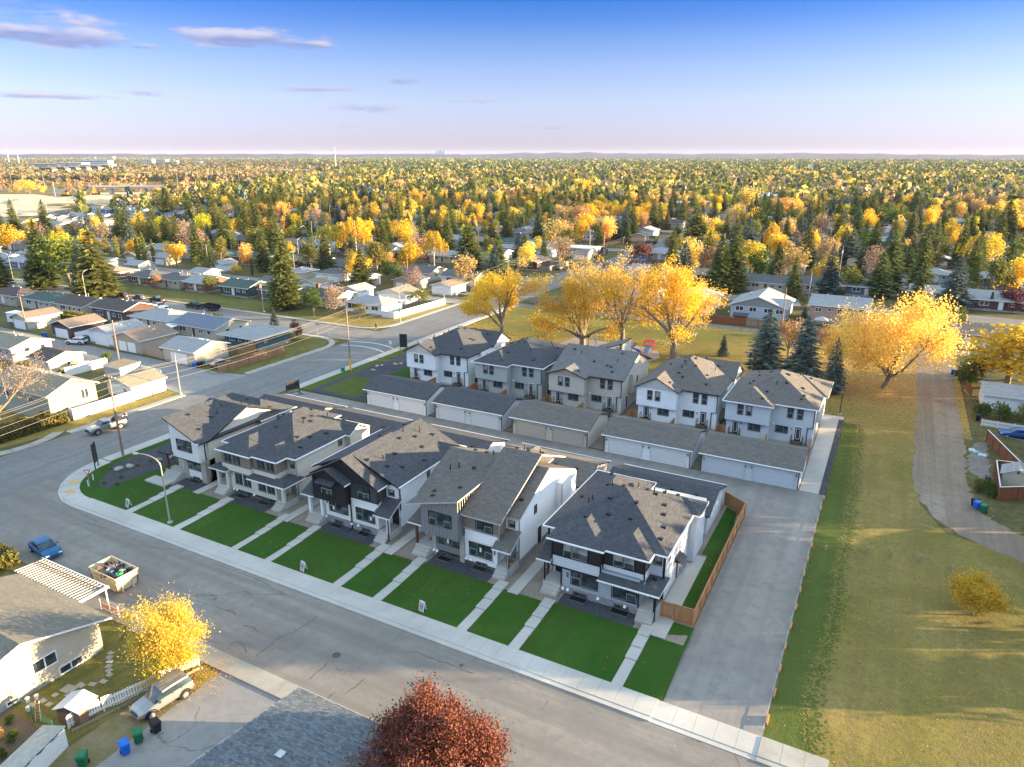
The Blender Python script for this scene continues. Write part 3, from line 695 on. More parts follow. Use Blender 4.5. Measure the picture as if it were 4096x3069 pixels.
 downpipe(t, 6.1, -.1, .3, ZE-.2, None, (0, -1.2)); downpipe(t, 9.95, -.08, 4.2, ZE-.2); downpipe(t, 11.45, 1.85, 3, ZE-.2); downpipe(t, 11.35, -.35, .3, 3.2, None, (0, -.9))
 return t, rf

# ---- second: taupe and cream hip roof
def house_taupe():
 t = duplex_base('duplex_house', 'front duplex with charcoal hip roof, taupe upper bays and thick cream porch posts', -70.0, sd_stone, sd_stone)
 wall(t, 2.2, 9.8, 0, 1.9, .9, 4.2, pl_cream, 'front_wall')
 wall(t, 1.2, 6.15, -.25, 1.9, 3.35, 4.3, pl_cream, 'bay_skirt'); wall(t, 1.21, 6.14, -.24, 1.9, 4.3, ZE-.1, pl_taupe, 'upper_bay')
 wall(t, 6.15, 10.0, .15, 1.9, 3.6, 4.3, pl_cream, 'bay_skirt'); wall(t, 6.16, 9.99, .16, 1.9, 4.3, ZE-.1, pl_taupe, 'upper_bay')
 MB().box(1.15, 6.2, -.3, -.25, 4.24, 4.36).box(6.2, 10.05, .1, .15, 4.24, 4.36).box(1.15, 6.2, -.3, -.25, 3.3, 3.42).build('trim_band', pl_taupe, t)
 rf = Roof().hip(-.42, 11.82, 1.42, 13.9, ZE, .44).hip(-.42, 6.4, 6, 15.6, ZE-.004, .5).hip(.8, 6.55, -.7, 7, ZE-.002, .44).hip(6.0, 10.5, -.3, 8, ZE+.003, .44).gable(6, 12.5, 10.2, 14.2, ZE+.02, .5, 'x')
 ro = rf.build(t, sh_dark, white); gable_wall(t, 10.75, 13.65, 12.0, ZE-.1, .5, sd_stone, 'x')
 for a in [(.8,-.73,6.55,-.73),(6.58,-.33,10.5,-.33),(10.53,-.3,10.53,1.4),(10.5,1.39,11.82,1.39),(11.85,1.42,11.85,10.2),(-.42,1.39,.8,1.39),(-.45,15.6,-.45,1.42)]:
  gutter(ro, *a, ZE-.01, white)
 vents(ro, rf, [(9.9,6.0),(10.6,3.6),(9.2,4.7),(10.4,8.3),(7.1,8.2),(7.9,8.4),(7.2,9.4),(5.2,5.2),(4.0,6.8),(3.0,8.4),(2.0,9.6),(6.2,11.6),(8.0,11.2),(3.9,12.8),(9.6,12.6)])
 vents(ro, rf, [(8.7,4.0),(4.6,6.4),(3.2,7.4),(7.6,7.4),(6.6,12.8)], 'pipe', 'vent_pipe')
 for x0, y in ((1.75, -.25), (6.9, .15)):
  window(t, x0, y-.01, 4.42, 1.15, 1.35, 'f', (1, 1), black, None, 0); window(t, x0+1.5, y-.01, 4.42, 1.15, 1.35, 'f', (1, 1), black, None, 0)
 for x0 in (3.0, 6.9):
  window(t, x0, -.03, 1.6, 1.15, 1.55, 'f', (1, 1), black, pl_cream, 0); window(t, x0+1.45, -.03, 1.6, 1.15, 1.55, 'f', (1, 1), black, pl_cream, 0)
 window(t, 10.45, 1.88, 4.55, .7, 1.2, 'f', (1,), black, pl_cream, 1)
 basement_window(t, 3.4, -.02, 1.6); basement_window(t, 7.1, -.02, 1.6)
 door(t, .8, 1.88, ZF, .95, 2.1, 'f', pl_taupe); door(t, 10.2, 1.88, ZF, .95, 2.1, 'f', pl_taupe)
 bx('porch_floor', t, 0, 2.18, -.35, 1.9, .1, ZF, concrete); bx('porch_floor', t, 9.83, 11.4, -.25, 1.9, .1, ZF, concrete)
 steps(t, .3, 2.1, -.35, GR, ZF, 4); steps(t, 9.9, 11.3, -.25, GR, ZF, 4)
 for x in (.1, 1.7, 10.9): bx('post', t, x, x+.36, -.35, .01, ZF, 3.5, pl_cream)
 railing(t, [(.2, 0), (.2, 1.85)], ZF); railing(t, [(11.32, .1), (11.32, 1.85)], ZF)
 pr = Roof().hip(-.6, 2.4, -.9, 2.6, 3.45, .4); pr.build(t, sh_dark, white).name = 'porch_roof'
 p2 = Roof().plane(6.0, 10.2, -.9, .2, lambda x, y: 3.35+.42*(y+.9)).hip(9.4, 12.0, -.92, 2.7, 3.35, .5); o = p2.build(t, sh_dark, white); o.name = 'porch_roof'
 gutter(o, 6.0, -.95, 12.0, -.95, 3.35, white)
 for x in (2.6, 3.1, 6.0): vent_hood(t, x, 0, .75)
 for x in (2.4, 9.5): bx('house_number_plate', t, x, x+.16, -.03, 0, 2.7, 3.1, pl_taupe)
 window(t, 11.4, 9.2, 4.7, .7, 1.0, 'r', (1,), black)
 downpipe(t, 11.48, 1.85, .6, ZE-.2, galv); downpipe(t, 12.1, 10.65, .3, ZE-.2, galv)
 return t, rf

# ---- first, by the corner
def house_corner():
 t = thing('corner_house', 'white and stone new house with tall saltbox roof nearest the street corner, front row', 'house', (-78.7, 53.5, 0), 0, 'new duplexes along the front street')
 wall(t, .02, 6.3, .6, 14.6, 0, .8, foundation, 'foundation')
 wall(t, 0, 6.3, .9, 13.2, .8, ZE-.1, sd_cream, 'side_wall'); wall(t, -4.6, 6.9, 9.0, 14.6, .4, ZE-.1, sd_cream, 'rear_wall')
 wall(t, 2.2, 3.0, 0, 1, .3, 3.3, stone_w, 'stone_column'); wall(t, 5.45, 6.3, 0, 1.6, .3, 3.3, stone_w, 'stone_column'); wall(t, 3.0, 5.45, .08, .9, .6, 3.3, pl_white, 'front_wall')
 zt = lambda x: 8.75-.40*x
 MB().extr([(.9,-.35,3.15),(5.9,-.35,3.15),(5.9,-.35,zt(5.9)-.12),(.9,-.35,zt(.9)-.12)], (0,1.4,0)).build('upper_bay', pl_white, t)
 battens(t, .95, 5.85, -.35, 3.15, lambda x: zt(x)-.14, pl_white, .62)
 MB().box(.85, 5.95, -.4, -.35, 3.1, 3.2).build('trim_band', black, t)
 rf = Roof().plane(.5, 6.75, -.85, 9.0, lambda x, y: zt(x)).gable(-.4, 6.75, .6, 13.6, ZE-.1, .40, 'x', 7.2)
 rf.hip(-5.0, 7.3, 8.6, 15.2, ZE, .50)
 ro = rf.build(t, sh_dark, black); gable_wall(t, .9, 13.2, 6.3, ZE-.05, .40, sd_cream, 'x', 7.2)
 gutter(ro, 6.0, -.87, 6.78, -.87, zt(6.75)+.02, white); gutter(ro, 7.33, 8.6, 7.33, 15.2, ZE, white)
 vents(ro, rf, [(1.7,2.2),(3.3,4.2),(4.6,1.3),(2.9,6.5),(5.4,8.8),(5.9,11.7),(4.2,12.6),(1.9,11.5)]); vents(ro, rf, [(3.5,5.0),(3.7,8.9)], 'pipe', 'vent_pipe')
 window(t, 2.0, -.37, 4.3, 2.75, 1.55, 'f', (1, 1, 1), black, None, 0, rail=5); window(t, 3.1, .05, 1.75, 2.3, 1.5, 'f', (1, 1, 1), black, None, 0, rail=5)
 basement_window(t, 3.6, .08, 1.5); door(t, 1.0, .88, ZF, .95, 2.1, 'f', black)
 bx('porch_floor', t, -.8, 2.19, -.5, .9, .1, ZF, concrete); steps(t, -.6, 2.1, -.5, GR, ZF, 4)
 bx('entry_pad', t, -1.8, 1.9, -3.0, -1.4, .0, GR, concrete)
 bx('post', t, -.55, -.3, -.4, -.15, ZF, 3.6, darkpost); railing(t, [(-.6, -.4), (-.6, .85)], ZF)
 pr = Roof().plane(-1.4, 1.0, -.9, 1.2, lambda x, y: 3.6+.28*(y+.9)); pr.build(t, sh_dark, black).name = 'porch_roof'
 downpipe(t, 5.95, .6, 3.2, ZE-.2); downpipe(t, 6.36, .85, .6, 3.3); MB().tube((5.95,.6,3.25),(6.36,.85,3.2),.05).build('downpipe_elbow', black, t)
 MB().box(.85, .9, -.3, -.28, 4.2, 5.0).tube((.5,-.35,5.0),(-.2,-.5,5.3),.03).build('satellite_bracket', blackm, t)
 downpipe(t, 7.0, 8.9, .3, ZE-.2)
 return t, rf
house_gray(); house_shed_roof(); house_black_gable(); house_taupe(); house_corner()
for a0, a1, yt, lab in [(-75.4, -74.3, 50.6, 'stepped concrete walk to the house nearest the street corner'),
 (-67.1, -66.0, 51.2, 'stepped walk to the left door of the taupe duplex'), (-57.8, -56.9, 51.4, 'stepped walk to the right door of the taupe duplex'),
 (-52.9, -52.0, 51.0, 'stepped walk to the left door of the black-gabled duplex'), (-43.7, -42.7, 51.5, 'stepped walk to the right door of the black-gabled duplex'),
 (-38.8, -37.8, 51.1, 'stepped walk to the left door of the gray board duplex'), (-29.4, -28.4, 51.4, 'stepped walk to the right door of the gray board duplex'),
 (-24.2, -23.2, 50.9, 'stepped walk to the left door of the rightmost duplex'), (-14.9, -13.95, 51.4, 'stepped walk to the right door of the rightmost duplex')]:
 entry_walk(a0, a1, yt+.9, lab)

# four-car garages
def garage4(x0, y0, y1, wallm, roofm, doorm, label, front='f', group='four-car garages on the new lane', trim=None, W=12.2):
 """front 'f': the doors look towards -y"""
 t = thing('row_garage', label, 'garage', (x0+W/2, (y0+y1)/2, 0), 0 if front == 'f' else R(180), group)
 d = (y1-y0)/2; w = W/2; trim = trim or black
 wall(t, -w, w, -d, d, .02, 2.7, wallm, 'wall')
 rf = Roof().gable(-w-.3, w+.3, -d-.45, d+.45, 2.72, .32, 'x'); ro = rf.build(t, roofm, trim)
 for s in (-1, 1): gable_wall(t, -d, d, s*w+(.06 if s < 0 else 0)+(0.003 if s > 0 else -.003)+(.06 if s < 0 else 0), 2.8, .32, wallm, 'x')
 gutter(ro, -w-.3, -d-.5, w+.3, -d-.5, 2.72, white)
 for xa in (-w+.7, .65):
  dr = MB(); 
  for k in range(4): dr.box(xa, xa+4.75, -d-.012, -d+.02, .05+k*.55, .05+k*.55+.52)
  put('garage_door', dr.mesh('garage_door', doorm), t)
  MB().box(xa-.12, xa, -d-.09, -d, .02, 2.28).box(xa+4.75, xa+4.87, -d-.09, -d, .02, 2.28).box(xa-.12, xa+4.87, -d-.11, -d, 2.28, 2.45).build('door_trim', doorm, t)
 for xl in (-w+.35, -.45, .35, w-.35): lantern(t, xl, -d, 1.75)
 downpipe(t, w-.05, -d-.08, .1, 2.7, trim); downpipe(t, -w+.05, -d-.08, .1, 2.7, trim)
 if front != 'f': vents(ro, rf, [(-4.2, 1.6), (-1.4, 1.6), (1.7, 1.6), (4.4, 1.6)])
 return t
GL = ['leftmost', 'second from the left', 'middle', 'second from the right', 'rightmost']
wcol = ['white siding', 'pale gray siding', 'tan siding', 'white siding', 'pale gray siding']
door_w = plain('door_white_panel', (.64, .65, .66), .45, .03)
bgm = [(sd_white, sh_dark, door_w), (sd_lgray, sh_dark, plain('door_pale_gray', (.52, .56, .60), .5, .03)), (sd_greige, sh_gray, plain('door_tan', (.42, .38, .32), .5, .03)), (sd_white, sh_gray, door_w), (sd_lgray, sh_gray, plain('door_pale_gray', (.5, .5, .5)))]
for i, x0 in enumerate([-74.6, -60.8, -46.9, -32.2, -18.6]):
 wm_, rm_, dm_ = bgm[i]
 garage4(x0, 87.5, 95.3, wm_, rm_, dm_, f'{wcol[i]} four-car garage facing the lane, {GL[i]} of its row')
for i, x0 in enumerate([-85.3, -70.0, -55.4, -40.6, -26.0]):
 if i == 0: x0 = -84.0
 garage4(x0, 70.8, 78.6, [sd_cream, sd_stone, sd_white, sd_greige, sd_lgray][i], [sh_dark, sh_dark, sh_dark, sh_gray, sh_dark][i], white,
   f'garage with {"gray" if i == 3 else "charcoal"} roof behind the front row, {GL[i]} of its row', 'b')

# back row duplexes, seen from behind
def back_duplex(x0, label, wm_, roofm, style, trim, W=12.0):
 t = thing('duplex_house', label, 'house', (x0, 100.4, 0), 0, 'new duplexes in the back row')
 D = 15.5
 wall(t, .02, W-.02, .62, D, 0, .5, foundation, 'foundation')
 wall(t, .2, 6.2, .6, 3, .5, 3.1, wm_, 'lower_wall'); wall(t, 0, 6.2, 0, 3, 3.1, ZE-.1, wm_, 'upper_wall')
 wall(t, 6.2, W, 1.75, 3, .5, ZE-.1, wm_, 'rear_wall'); wall(t, .1, W-.1, 3, D, .5, ZE-.1, wm_, 'side_wall')
 wall(t, W-.1, W+.55, 5.5, 10.5, 2.8, ZE-.1, wm_, 'side_bay')
 p = .58 if style == 'gable' else .45; rf = Roof()
 if style == 'gable':
  rf.gable(-.4, 6.6, -.45, 8, ZE, .54, 'y'); gable_wall(t, 0.1, 6.1, .003, ZE+.18, .54, wm_)
  rf.hip(-.4, W+.4, 1.3, D+.5, ZE+.003, .52)
  rf.gable(3, W+.8, 9.5, D+1, ZE+.1, .6, 'x')
  gable_wall(t, 9.9, D+.6, W+.5, ZE, .6, wm_, 'x')
 elif style == 'low':
  rf.gable(-.4, 6.6, -.45, 8, ZE, .36, 'y'); gable_wall(t, 0.1, 6.1, .003, ZE+.1, .36, wm_)
  rf.gable(-.4, W+.4, 1.3, D+.5, ZE+.003, .40, 'x'); gable_wall(t, 1.8, D, W-.05, ZE, .40, wm_, 'x')
  rf.plane(2.2, 8.2, 12.0, 17.0, lambda x, y: 7.0+.36*(x-2.2))
  MB().extr([(8.15,12.2,6),(8.15,16.8,6),(8.15,16.8,8.9),(8.15,12.2,8.9)], (-.15,0,0)).build('clerestory_wall', pl_cream, t)
  battens(t, 12.3, 16.7, 8.15, 6, 8.9, pl_cream, .42, 'r')
 else:
  rf.hip(-.4, 6.6, -.45, 9, ZE, .45); rf.hip(-.4, W+.4, 1.3, D+.6, ZE+.003, .45); rf.hip(2.0, W+1.0, 8.0, D+1.0, ZE-.003, .42)
 ro = rf.build(t, roofm, trim)
 gutter(ro, 6.6, 1.26, W+.4, 1.26, ZE, white if trim is white else black)
 if style == 'hip': gutter(ro, -.4, -.49, 6.6, -.49, ZE, white); gutter(ro, -.44, -.45, -.44, 12, ZE, white); gutter(ro, W+.44, 1.3, W+.44, 8, ZE, white)
 rnd = random.Random(int(x0*10))
 vents(ro, rf, [(rnd.uniform(1, 11), rnd.uniform(3.5, 14.5)) for _ in range(13)]+[(4.8, 1.0), (9.8, 3.0)])
 vents(ro, rf, [(rnd.uniform(2, 10), rnd.uniform(5, 12)) for _ in range(5)], 'pipe', 'vent_pipe')
 for x in (1.7, 2.9): window(t, x, -.01, 4.15, .82, 1.55, 'f', (1,), black, rail=1, blind=int(x0+x) % 2)
 for x in (8.3, 9.6): window(t, x, 1.74, 4.15, .82, 1.55, 'f', (1,), black, rail=1)
 window(t, 3.3, .59, 1.75, 1.75, 1.1, 'f', (1, 1.6), black); window(t, 6.9, 1.74, 1.75, 1.75, 1.1, 'f', (1.6, 1), black)
 door(t, 1.1, .59, .95, .85, 2.05, 'f', black, True, name='rear_door'); door(t, 9.6, 1.74, .95, .85, 2.05, 'f', black, True, name='rear_door')
 for x, y in ((.7, -.55), (9.2, .6)):
  bx('landing', t, x, x+1.6, y, y+1.14, .75, .95, darkpost); railing(t, [(x+.05, y+1.1), (x+.05, y+.05)], .95); railing(t, [(x+1.55, y+.05), (x+1.55, y+1.1)], .95); steps(t, x+.2, x+1.4, y, .1, .95, 4, .25, darkpost)
 for x, y in ((2.25, .6), (9.1, 1.75)): lantern(t, x, y, 2.45)
 for x in (5.8, 6.6): vent_hood(t, x, .6 if x < 6.2 else 1.75, 3.0 if x > 6 else 2.8)
 downpipe(t, W-.1, 1.7, 3.1, ZE-.1, trim if trim is black else black); downpipe(t, W-.8, 1.68, .2, 3.1); MB().tube((W-.1,1.68,3.15),(W-.8,1.68,3.05),.05).build('downpipe_elbow', black, t)
 window(t, W+.55, 7.2, 4.4, .6, 1.0, 'r', (1,), black); door(t, W-.08, 4.0, .6, .9, 2.0, 'r', black, name='side_door')
 # cedar privacy screen between the two yards
 MB().box(6.05, 6.13, -3.4, .3, .1, 1.9).build('privacy_screen', cedar, t)
 return t
back_duplex(-75.6, 'white gabled duplex beside the black gravel bed, leftmost of the back row', sd_white, sh_dark, 'gable', black)
back_duplex(-61.1, 'pale sage back-row duplex with charcoal hip roof, second from the left of the back row', sd_sage, sh_dark, 'hip', white)
back_duplex(-47.0, 'greige back-row duplex with gray leaf-strewn roof, middle of the back row', sd_greige, shingle('shingles_leafy_gray', (.095, .095, .098), (.17, .165, .16)), 'low', black)
back_duplex(-32.0, 'white back-row duplex with gabled gray roof, second from the right of the back row', sd_white, sh_gray, 'gable', black)
back_duplex(-18.5, 'pale gray hip-roofed duplex beside the concrete path, rightmost of the back row', sd_lgray, sh_gray, 'hip', white)
# ground, streets, lawns
g_base = turf('ground_grass', (.085, .095, .030), (.145, .125, .050), (.19, .155, .075))
g_park = turf('park_grass', (.13, .135, .027), (.23, .185, .05), (.175, .165, .04), leaf=1.0, leafcol=(.58, .36, .06), litter=(4, 145, 0))
g_field = turf('field_grass', (.17, .155, .035), (.35, .26, .10), (.245, .205, .05), leaf=.25, leafcol=(.45, .33, .05), stripe=.5, litter=(4, 145, 0))
g_sod = turf('new_sod', (.018, .090, .009), (.085, .135, .026), (.040, .118, .014), stripe=.45)
g_sod2 = turf('sod_strip', (.075, .115, .022), (.14, .155, .04), (.10, .13, .028), stripe=.4)
g_dry = turf('boulevard_grass', (.30, .23, .06), (.38, .27, .09), (.20, .18, .05), leaf=.6, leafcol=(.5, .3, .04))
g_yard = turf('yard_grass', (.10, .12, .025), (.19, .17, .05), (.25, .20, .07))
asphalt = pavement('asphalt', (.24, .222, .20), (.32, .295, .262), crack=.09, track=.65, stain=.6, grain=1.5)
asphalt2 = pavement('asphalt_cross', (.21, .206, .20), (.275, .265, .25), crack=.11, track=-.6, stain=.6, grain=1.5)
lane_m = pavement('lane_surface', (.25, .232, .215), (.335, .31, .28), grain=1.3, stain=.65, track=-.45)
alley_m = pavement('alley_asphalt', (.25, .25, .25), (.32, .31, .295), crack=.13, stain=.6)
gravel_m = pavement('gravel_road', (.265, .205, .155), (.40, .325, .25), grain=2., stain=.8, track=-.8)
dk_gravel = pebble('dark_gravel', (.035, .037, .045), (.095, .098, .115)); pea = pebble('pea_gravel', (.20, .165, .13), (.38, .32, .26), 18)
play_m = pebble('playground_gravel', (.26, .22, .19), (.40, .34, .30), 9)
soil = pavement('bare_soil', (.13, .10, .075), (.19, .15, .11), grain=1.5)
paint_w = plain('road_paint', (.72, .72, .70), .7, .12); paint_y = plain('tactile_yellow', (.62, .36, .04), .7, .15)

g = MB(); g.face([(-15000, -3000, 0), (12000, -3000, 0), (12000, 15000, 0), (-15000, 15000, 0)])
kind(g.build('ground', g_base))
rj = random.Random(2)
def spline(pts, st=.7):
 out = []
 for i in range(len(pts)-1):
  p0, p1, p2, p3 = [Vector(pts[min(max(j, 0), len(pts)-1)]) for j in (i-1, i, i+1, i+2)]; n = max(1, int((p2-p1).length/st))
  for k in range(n):
   t = k/n; q = .5*((2*p1)+(-p0+p2)*t+(2*p0-5*p1+4*p2-p3)*t*t+(-p0+3*p1-3*p2+p3)*t*t*t); out.append((q.x, q.y))
 return out+[tuple(pts[-1])]
def ragged(poly, amp, st=.5):
 out = []
 for i, (xa, ya) in enumerate(poly):
  xb, yb = poly[(i+1) % len(poly)]; n = max(1, int(math.hypot(xb-xa, yb-ya)/st))
  for k in range(n): out.append((xa+(xb-xa)*k/n+(rj.uniform(-amp, amp) if k else 0), ya+(yb-ya)*k/n+(rj.uniform(-amp, amp) if k else 0)))
 return out
def rect(x0, x1, y0, y1): return [(x0, y0), (x1, y0), (x1, y1), (x0, y1)]
def ribbon(name, pts, w, z, mat, soft=0):
 if soft: pts = spline(pts)
 b = MB(); n = len(pts); L = []; Rr = []
 for i, (x, y) in enumerate(pts):
  a = Vector(pts[max(i-1, 0)]); c = Vector(pts[min(i+1, n-1)]); d = (c-a).normalized()
  wl_, wr_ = w/2+soft*rj.uniform(-1, 1), w/2+soft*rj.uniform(-1, 1); L.append((x-d.y*wl_, y+d.x*wl_, z)); Rr.append((x+d.y*wr_, y-d.x*wr_, z))
 for i in range(n-1): b.face([Rr[i], Rr[i+1], L[i+1], L[i]])
 return kind(b.build(name, mat))
sheet('lawn', rect(-90.5, 14, 117, 170.4), .004, g_park)
sheet('lawn', [(-3.3, 20), (60, 20), (60, 82), (17, 82), (9.5, 84), (7, 90.5), (6.4, 102), (6.8, 117), (-3.3, 117)], .004, g_field)
sheet('lawn', ragged([(-3.3, 44.5), (.2, 44.5), (-.5, 46.5), (-.8, 50), (-.7, 55), (-.25, 60), (-.3, 65), (-.55, 72), (-.2, 79), (-.6, 86), (-.5, 94), (-.8, 101), (-.9, 109), (-1.2, 116), (-3.3, 116)], .09, .3), .008, g_sod2)
sheet('road', rect(-450, -92.1, 119.4, 129.2), .008, asphalt)
ribbon('road', [(-98.6, -80), (-98.6, 60), (-98.6, 205), (-97, 228), (-94, 255), (-94.5, 300), (-99, 380), (-106, 600), (-112, 900)], 13.1, .012, asphalt2)
sheet('road', rect(-92.3, 140, 32.4, 42.02), .008, asphalt)
sheet('road', [(-82, 42.0), (-82.0, 41.9), (-92.1, 41.9), (-92.1, 52.2), (-91.2, 48.0), (-88.4, 44.5), (-85.0, 42.4)], .010, asphalt)
ribbon('road', [(-105, 211.5), (-300, 211.5), (-450, 215)], 9.5, .008, asphalt)
ribbon('road', [(-88, 248), (-60, 252), (0, 251), (120, 250)], 8.5, .008, asphalt)
ribbon('road', [(-91, 211.5), (0, 212), (140, 212)], 9, .008, asphalt)
sheet('lane', [(-92.0, 80.4), (-12.3, 79.6), (-10.9, 77.0), (-10.9, 52.0), (-10.6, 42.0), (-3.35, 42.0), (-3.35, 87.6), (-90.5, 87.5)], .012, lane_m)
sheet('alley', [(-105.2, 76.2), (-105.2, 90.0), (-111, 88.3), (-260, 90.2), (-260, 82.5), (-118, 80), (-110.5, 76.6)], .012, alley_m)
ribbon('alley', [(-92.2, 172.4), (60, 172.4), (140, 172.6)], 4.2, .010, gravel_m)
ribbon('alley', [(-105.5, 168.6), (-180, 168.4), (-450, 168.4)], 5.4, .008, alley_m)
ribbon('gravel_track', [(10.3, 171), (10.1, 157), (9.9, 137), (9.7, 114), (9.4, 102), (10.0, 93), (12.6, 87.3), (18, 83.6), (26, 82), (60, 81)], 6.2, .012, gravel_m, .28)
sheet('driveway', [(-43.0, 10), (-34.5, 10), (-34.5, 31.1), (-43.4, 31.1)], .008, alley_m)
sheet('yard_surface', rect(-46.5, -43.0, 12, 27.3), .006, turf('weedy_soil', (.20, .16, .11), (.27, .22, .14), (.18, .18, .06), leaf=.4))
# ---- pavements, slab by slab near the camera
def walk(name_label, x0, x1, y0, y1, step, along='x', mat=concrete, z=.13, kerb=None):
 root = bpy.data.objects.new('pavement', None); C.link(root); root['kind'] = 'structure'; root.location = (0, 0, 0)
 p, e = (x0, x1) if along == 'x' else (y0, y1); n = int(round((e-p)/step)); st = (e-p)/n
 for i in range(n):
  a = p+i*st+.008; b = p+(i+1)*st-.008
  if along == 'x': bx('slab', root, a, b, y0, y1, -.05, z, mat)
  else: bx('slab', root, x0, x1, a, b, -.05, z, mat)
 if kerb:
  k0, k1 = kerb; n = int(round((e-p)/3.0)); st = (e-p)/n
  for i in range(n):
   a = p+i*st+.005; b = p+(i+1)*st-.005
   if along == 'x': bx('kerb', root, a, b, k0, k1, -.05, z-.035, mat)
   else: bx('kerb', root, k0, k1, a, b, -.05, z-.035, mat)
 return root
walk('', -82, -11.0, 42.45, 44.40, 1.5, 'x', concrete, .13, (41.98, 42.44))
walk('', -11.0, -3.4, 42.45, 44.40, 1.5, 'x', concrete, .07, (41.98, 42.44))
walk('', -3.4, 1.1, 42.45, 44.40, 1.5, 'x', concrete2, .12, (41.98, 42.44))
walk('', -72, -3, 30.75, 32.05, 1.5, 'x', concrete2, .12, (32.06, 32.44))
walk('', -92.0, -90.35, 52.4, 79.8, 1.5, 'y', concrete, .13, (-92.3, -92.01)); walk('', -92.0, -90.35, 88.4, 170, 1.5, 'y', concrete, .13, (-92.3, -92.01))
walk('', -106.6, -105.35, 56, 76, 1.5, 'y', concrete2, .12, (-105.34, -105.1)); walk('', -106.6, -105.35, 90, 111, 1.5, 'y', concrete2, .12, (-105.34, -105.1))
walk('', -106.6, -105.35, 137, 205, 3, 'y', concrete2, .12); walk('', -260, -113, 117.9, 119.2, 3, 'x', concrete2, .12); walk('', -260, -113, 129.4, 130.7, 3, 'x', concrete2, .12)
kr = bpy.data.objects.new('pavement', None); C.link(kr); kr['kind'] = 'structure'
def arc(cx, cy, r0, r1, a0, a1, n, z, mat, name='slab'):
 for i in range(n):
  t0 = R(a0+(a1-a0)*i/n+.25); t1 = R(a0+(a1-a0)*(i+1)/n-.25)
  pts = [(cx+r0*math.cos(t0), cy+r0*math.sin(t0)), (cx+r1*math.cos(t0), cy+r1*math.sin(t0)), (cx+r1*math.cos(t1), cy+r1*math.sin(t1)), (cx+r0*math.cos(t1), cy+r0*math.sin(t1))]
  if a1 < a0: pts.reverse()
  MB().prism(pts, -.05, z).build(name, mat, kr)
arc(-82, 52.2, 7.9, 9.9, 180, 270, 9, .13, concrete); arc(-82, 52.2, 9.91, 10.25, 180, 270, 6, .10, concrete, 'kerb')
arc(-113.0, 111.2, 6.5, 7.8, 0, 90, 8, .12, concrete2); arc(-113.4, 137.4, 6.8, 8.1, 270, 360, 8, .12, concrete2)
arc(-115, 50, 8.5, 10, 300, 395, 6, .12, concrete2)
for (x, y, rz) in [(-88.2, 46.0, 40), (-85.9, 44.15, 20), (-107.4, 116.6, 45), (-91.2, 116.4, 0)]:
 MB().box(-.6, .6, -.3, .3, 0, .012).build('tactile_plate', paint_y, kr, (x, y, .131), R(rz))
# ---- kerb return of the near-left corner
# ---- front lawns between the walks
def lawn(x0, x1, y0, y1, z0, z1, mat=g_sod, xt0=None, xt1=None):
 xt0 = x0 if xt0 is None else xt0; xt1 = x1 if xt1 is None else xt1
 b = MB(); nx, ny = max(2, int((x1-x0)/.8)), max(2, int((y1-y0)/.8)); rnd = random.Random(int(x0*7+y0))
 gr = [[(lambda u, v: (rnd.uniform(-.035, .035)+x0+(x1-x0)*u+((xt0-x0)*(1-u)+(xt1-x1)*u)*v, y0+(y1-y0)*v, z0+(z1-z0)*v+(rnd.uniform(0, .03) if 0 < u < 1 and 0 < v < 1 else 0)))(i/nx, j/ny) for i in range(nx+1)] for j in range(ny+1)]
 for j in range(ny):
  for i in range(nx): b.face([gr[j][i], gr[j][i+1], gr[j+1][i+1], gr[j+1][i]])
 return kind(b.build('lawn', mat, smooth=False))
for x0, x1, yt in [(-74.28, -67.15, 51.3), (-65.95, -57.85, 51.5), (-56.85, -52.95, 51.2), (-51.95, -43.75, 51.4), (-42.65, -38.85, 51.2), (-37.75, -29.45, 51.5), (-28.35, -24.25, 51.3), (-23.15, -14.95, 51.6), (-13.9, -10.75, 54.0)]:
 lawn(x0, x1, 44.42, yt, .11, .31)
for nm, poly in (('yard_surface', rect(-79.2, -11.0, 51.3, 70)),):
 b = MB(); b.prism(poly, -.1, .285); kind(b.build(nm, pea))
b = MB(); b.slab([(-79.2, 70, .285), (-11.0, 70, .285), (-11.0, 79.4, .016), (-79.2, 79.4, .016)], .1, 0, 0); kind(b.build('yard_surface', pea))
for x0, x1 in ((-76.2, -72.0), (-67.4, -60.4), (-52.2, -44.9), (-37.6, -30.4), (-23.0, -15.6)):
 sheet('gravel_bed', rect(x0, x1, 51.25, 53.6), .29, dk_gravel)
b = MB(); b.face([(-12.6, 54.7, .295), (-11.02, 54.7, .295), (-11.02, 70, .295), (-13.2, 70, .295), (-13.2, 66.5, .295), (-12.6, 66.5, .295)]).face([(-13.2, 70, .295), (-11.02, 70, .295), (-11.02, 77.2, .075), (-13.2, 78.8, .04)]); kind(b.build('lawn', g_sod)); sheet('side_path', rect(-14.2, -12.6, 51.3, 66), .35, concrete)
for xa in (-72.1, -57.4, -42.7, -27.9):
 sheet('side_path', rect(xa, xa+1.15, 51.0, 66), .345, concrete)
cpts = [(-82+7.88*math.cos(R(t)), 52.2+7.88*math.sin(R(t))) for t in range(180, 271, 6)]
b = MB(); b.face([(x, y, .115) for x, y in cpts+[(-82, 44.42), (-75.42, 44.42), (-75.42, 52.2), (-79.3, 52.2), (-79.3, 78.5), (-86, 80.2), (-90.3, 80.2), (-90.3, 52)]][:200]); kind(b.build('lawn', g_sod))
b = MB(); b.face([(-84.9, 47.0, .125), (-82.8, 46.8, .125), (-82.2, 57.0, .125), (-79.4, 58.5, .125), (-79.4, 78, .125), (-88.4, 78, .125), (-89.0, 62, .125), (-88.8, 51.8, .125)]); kind(b.build('gravel_bed', dk_gravel))
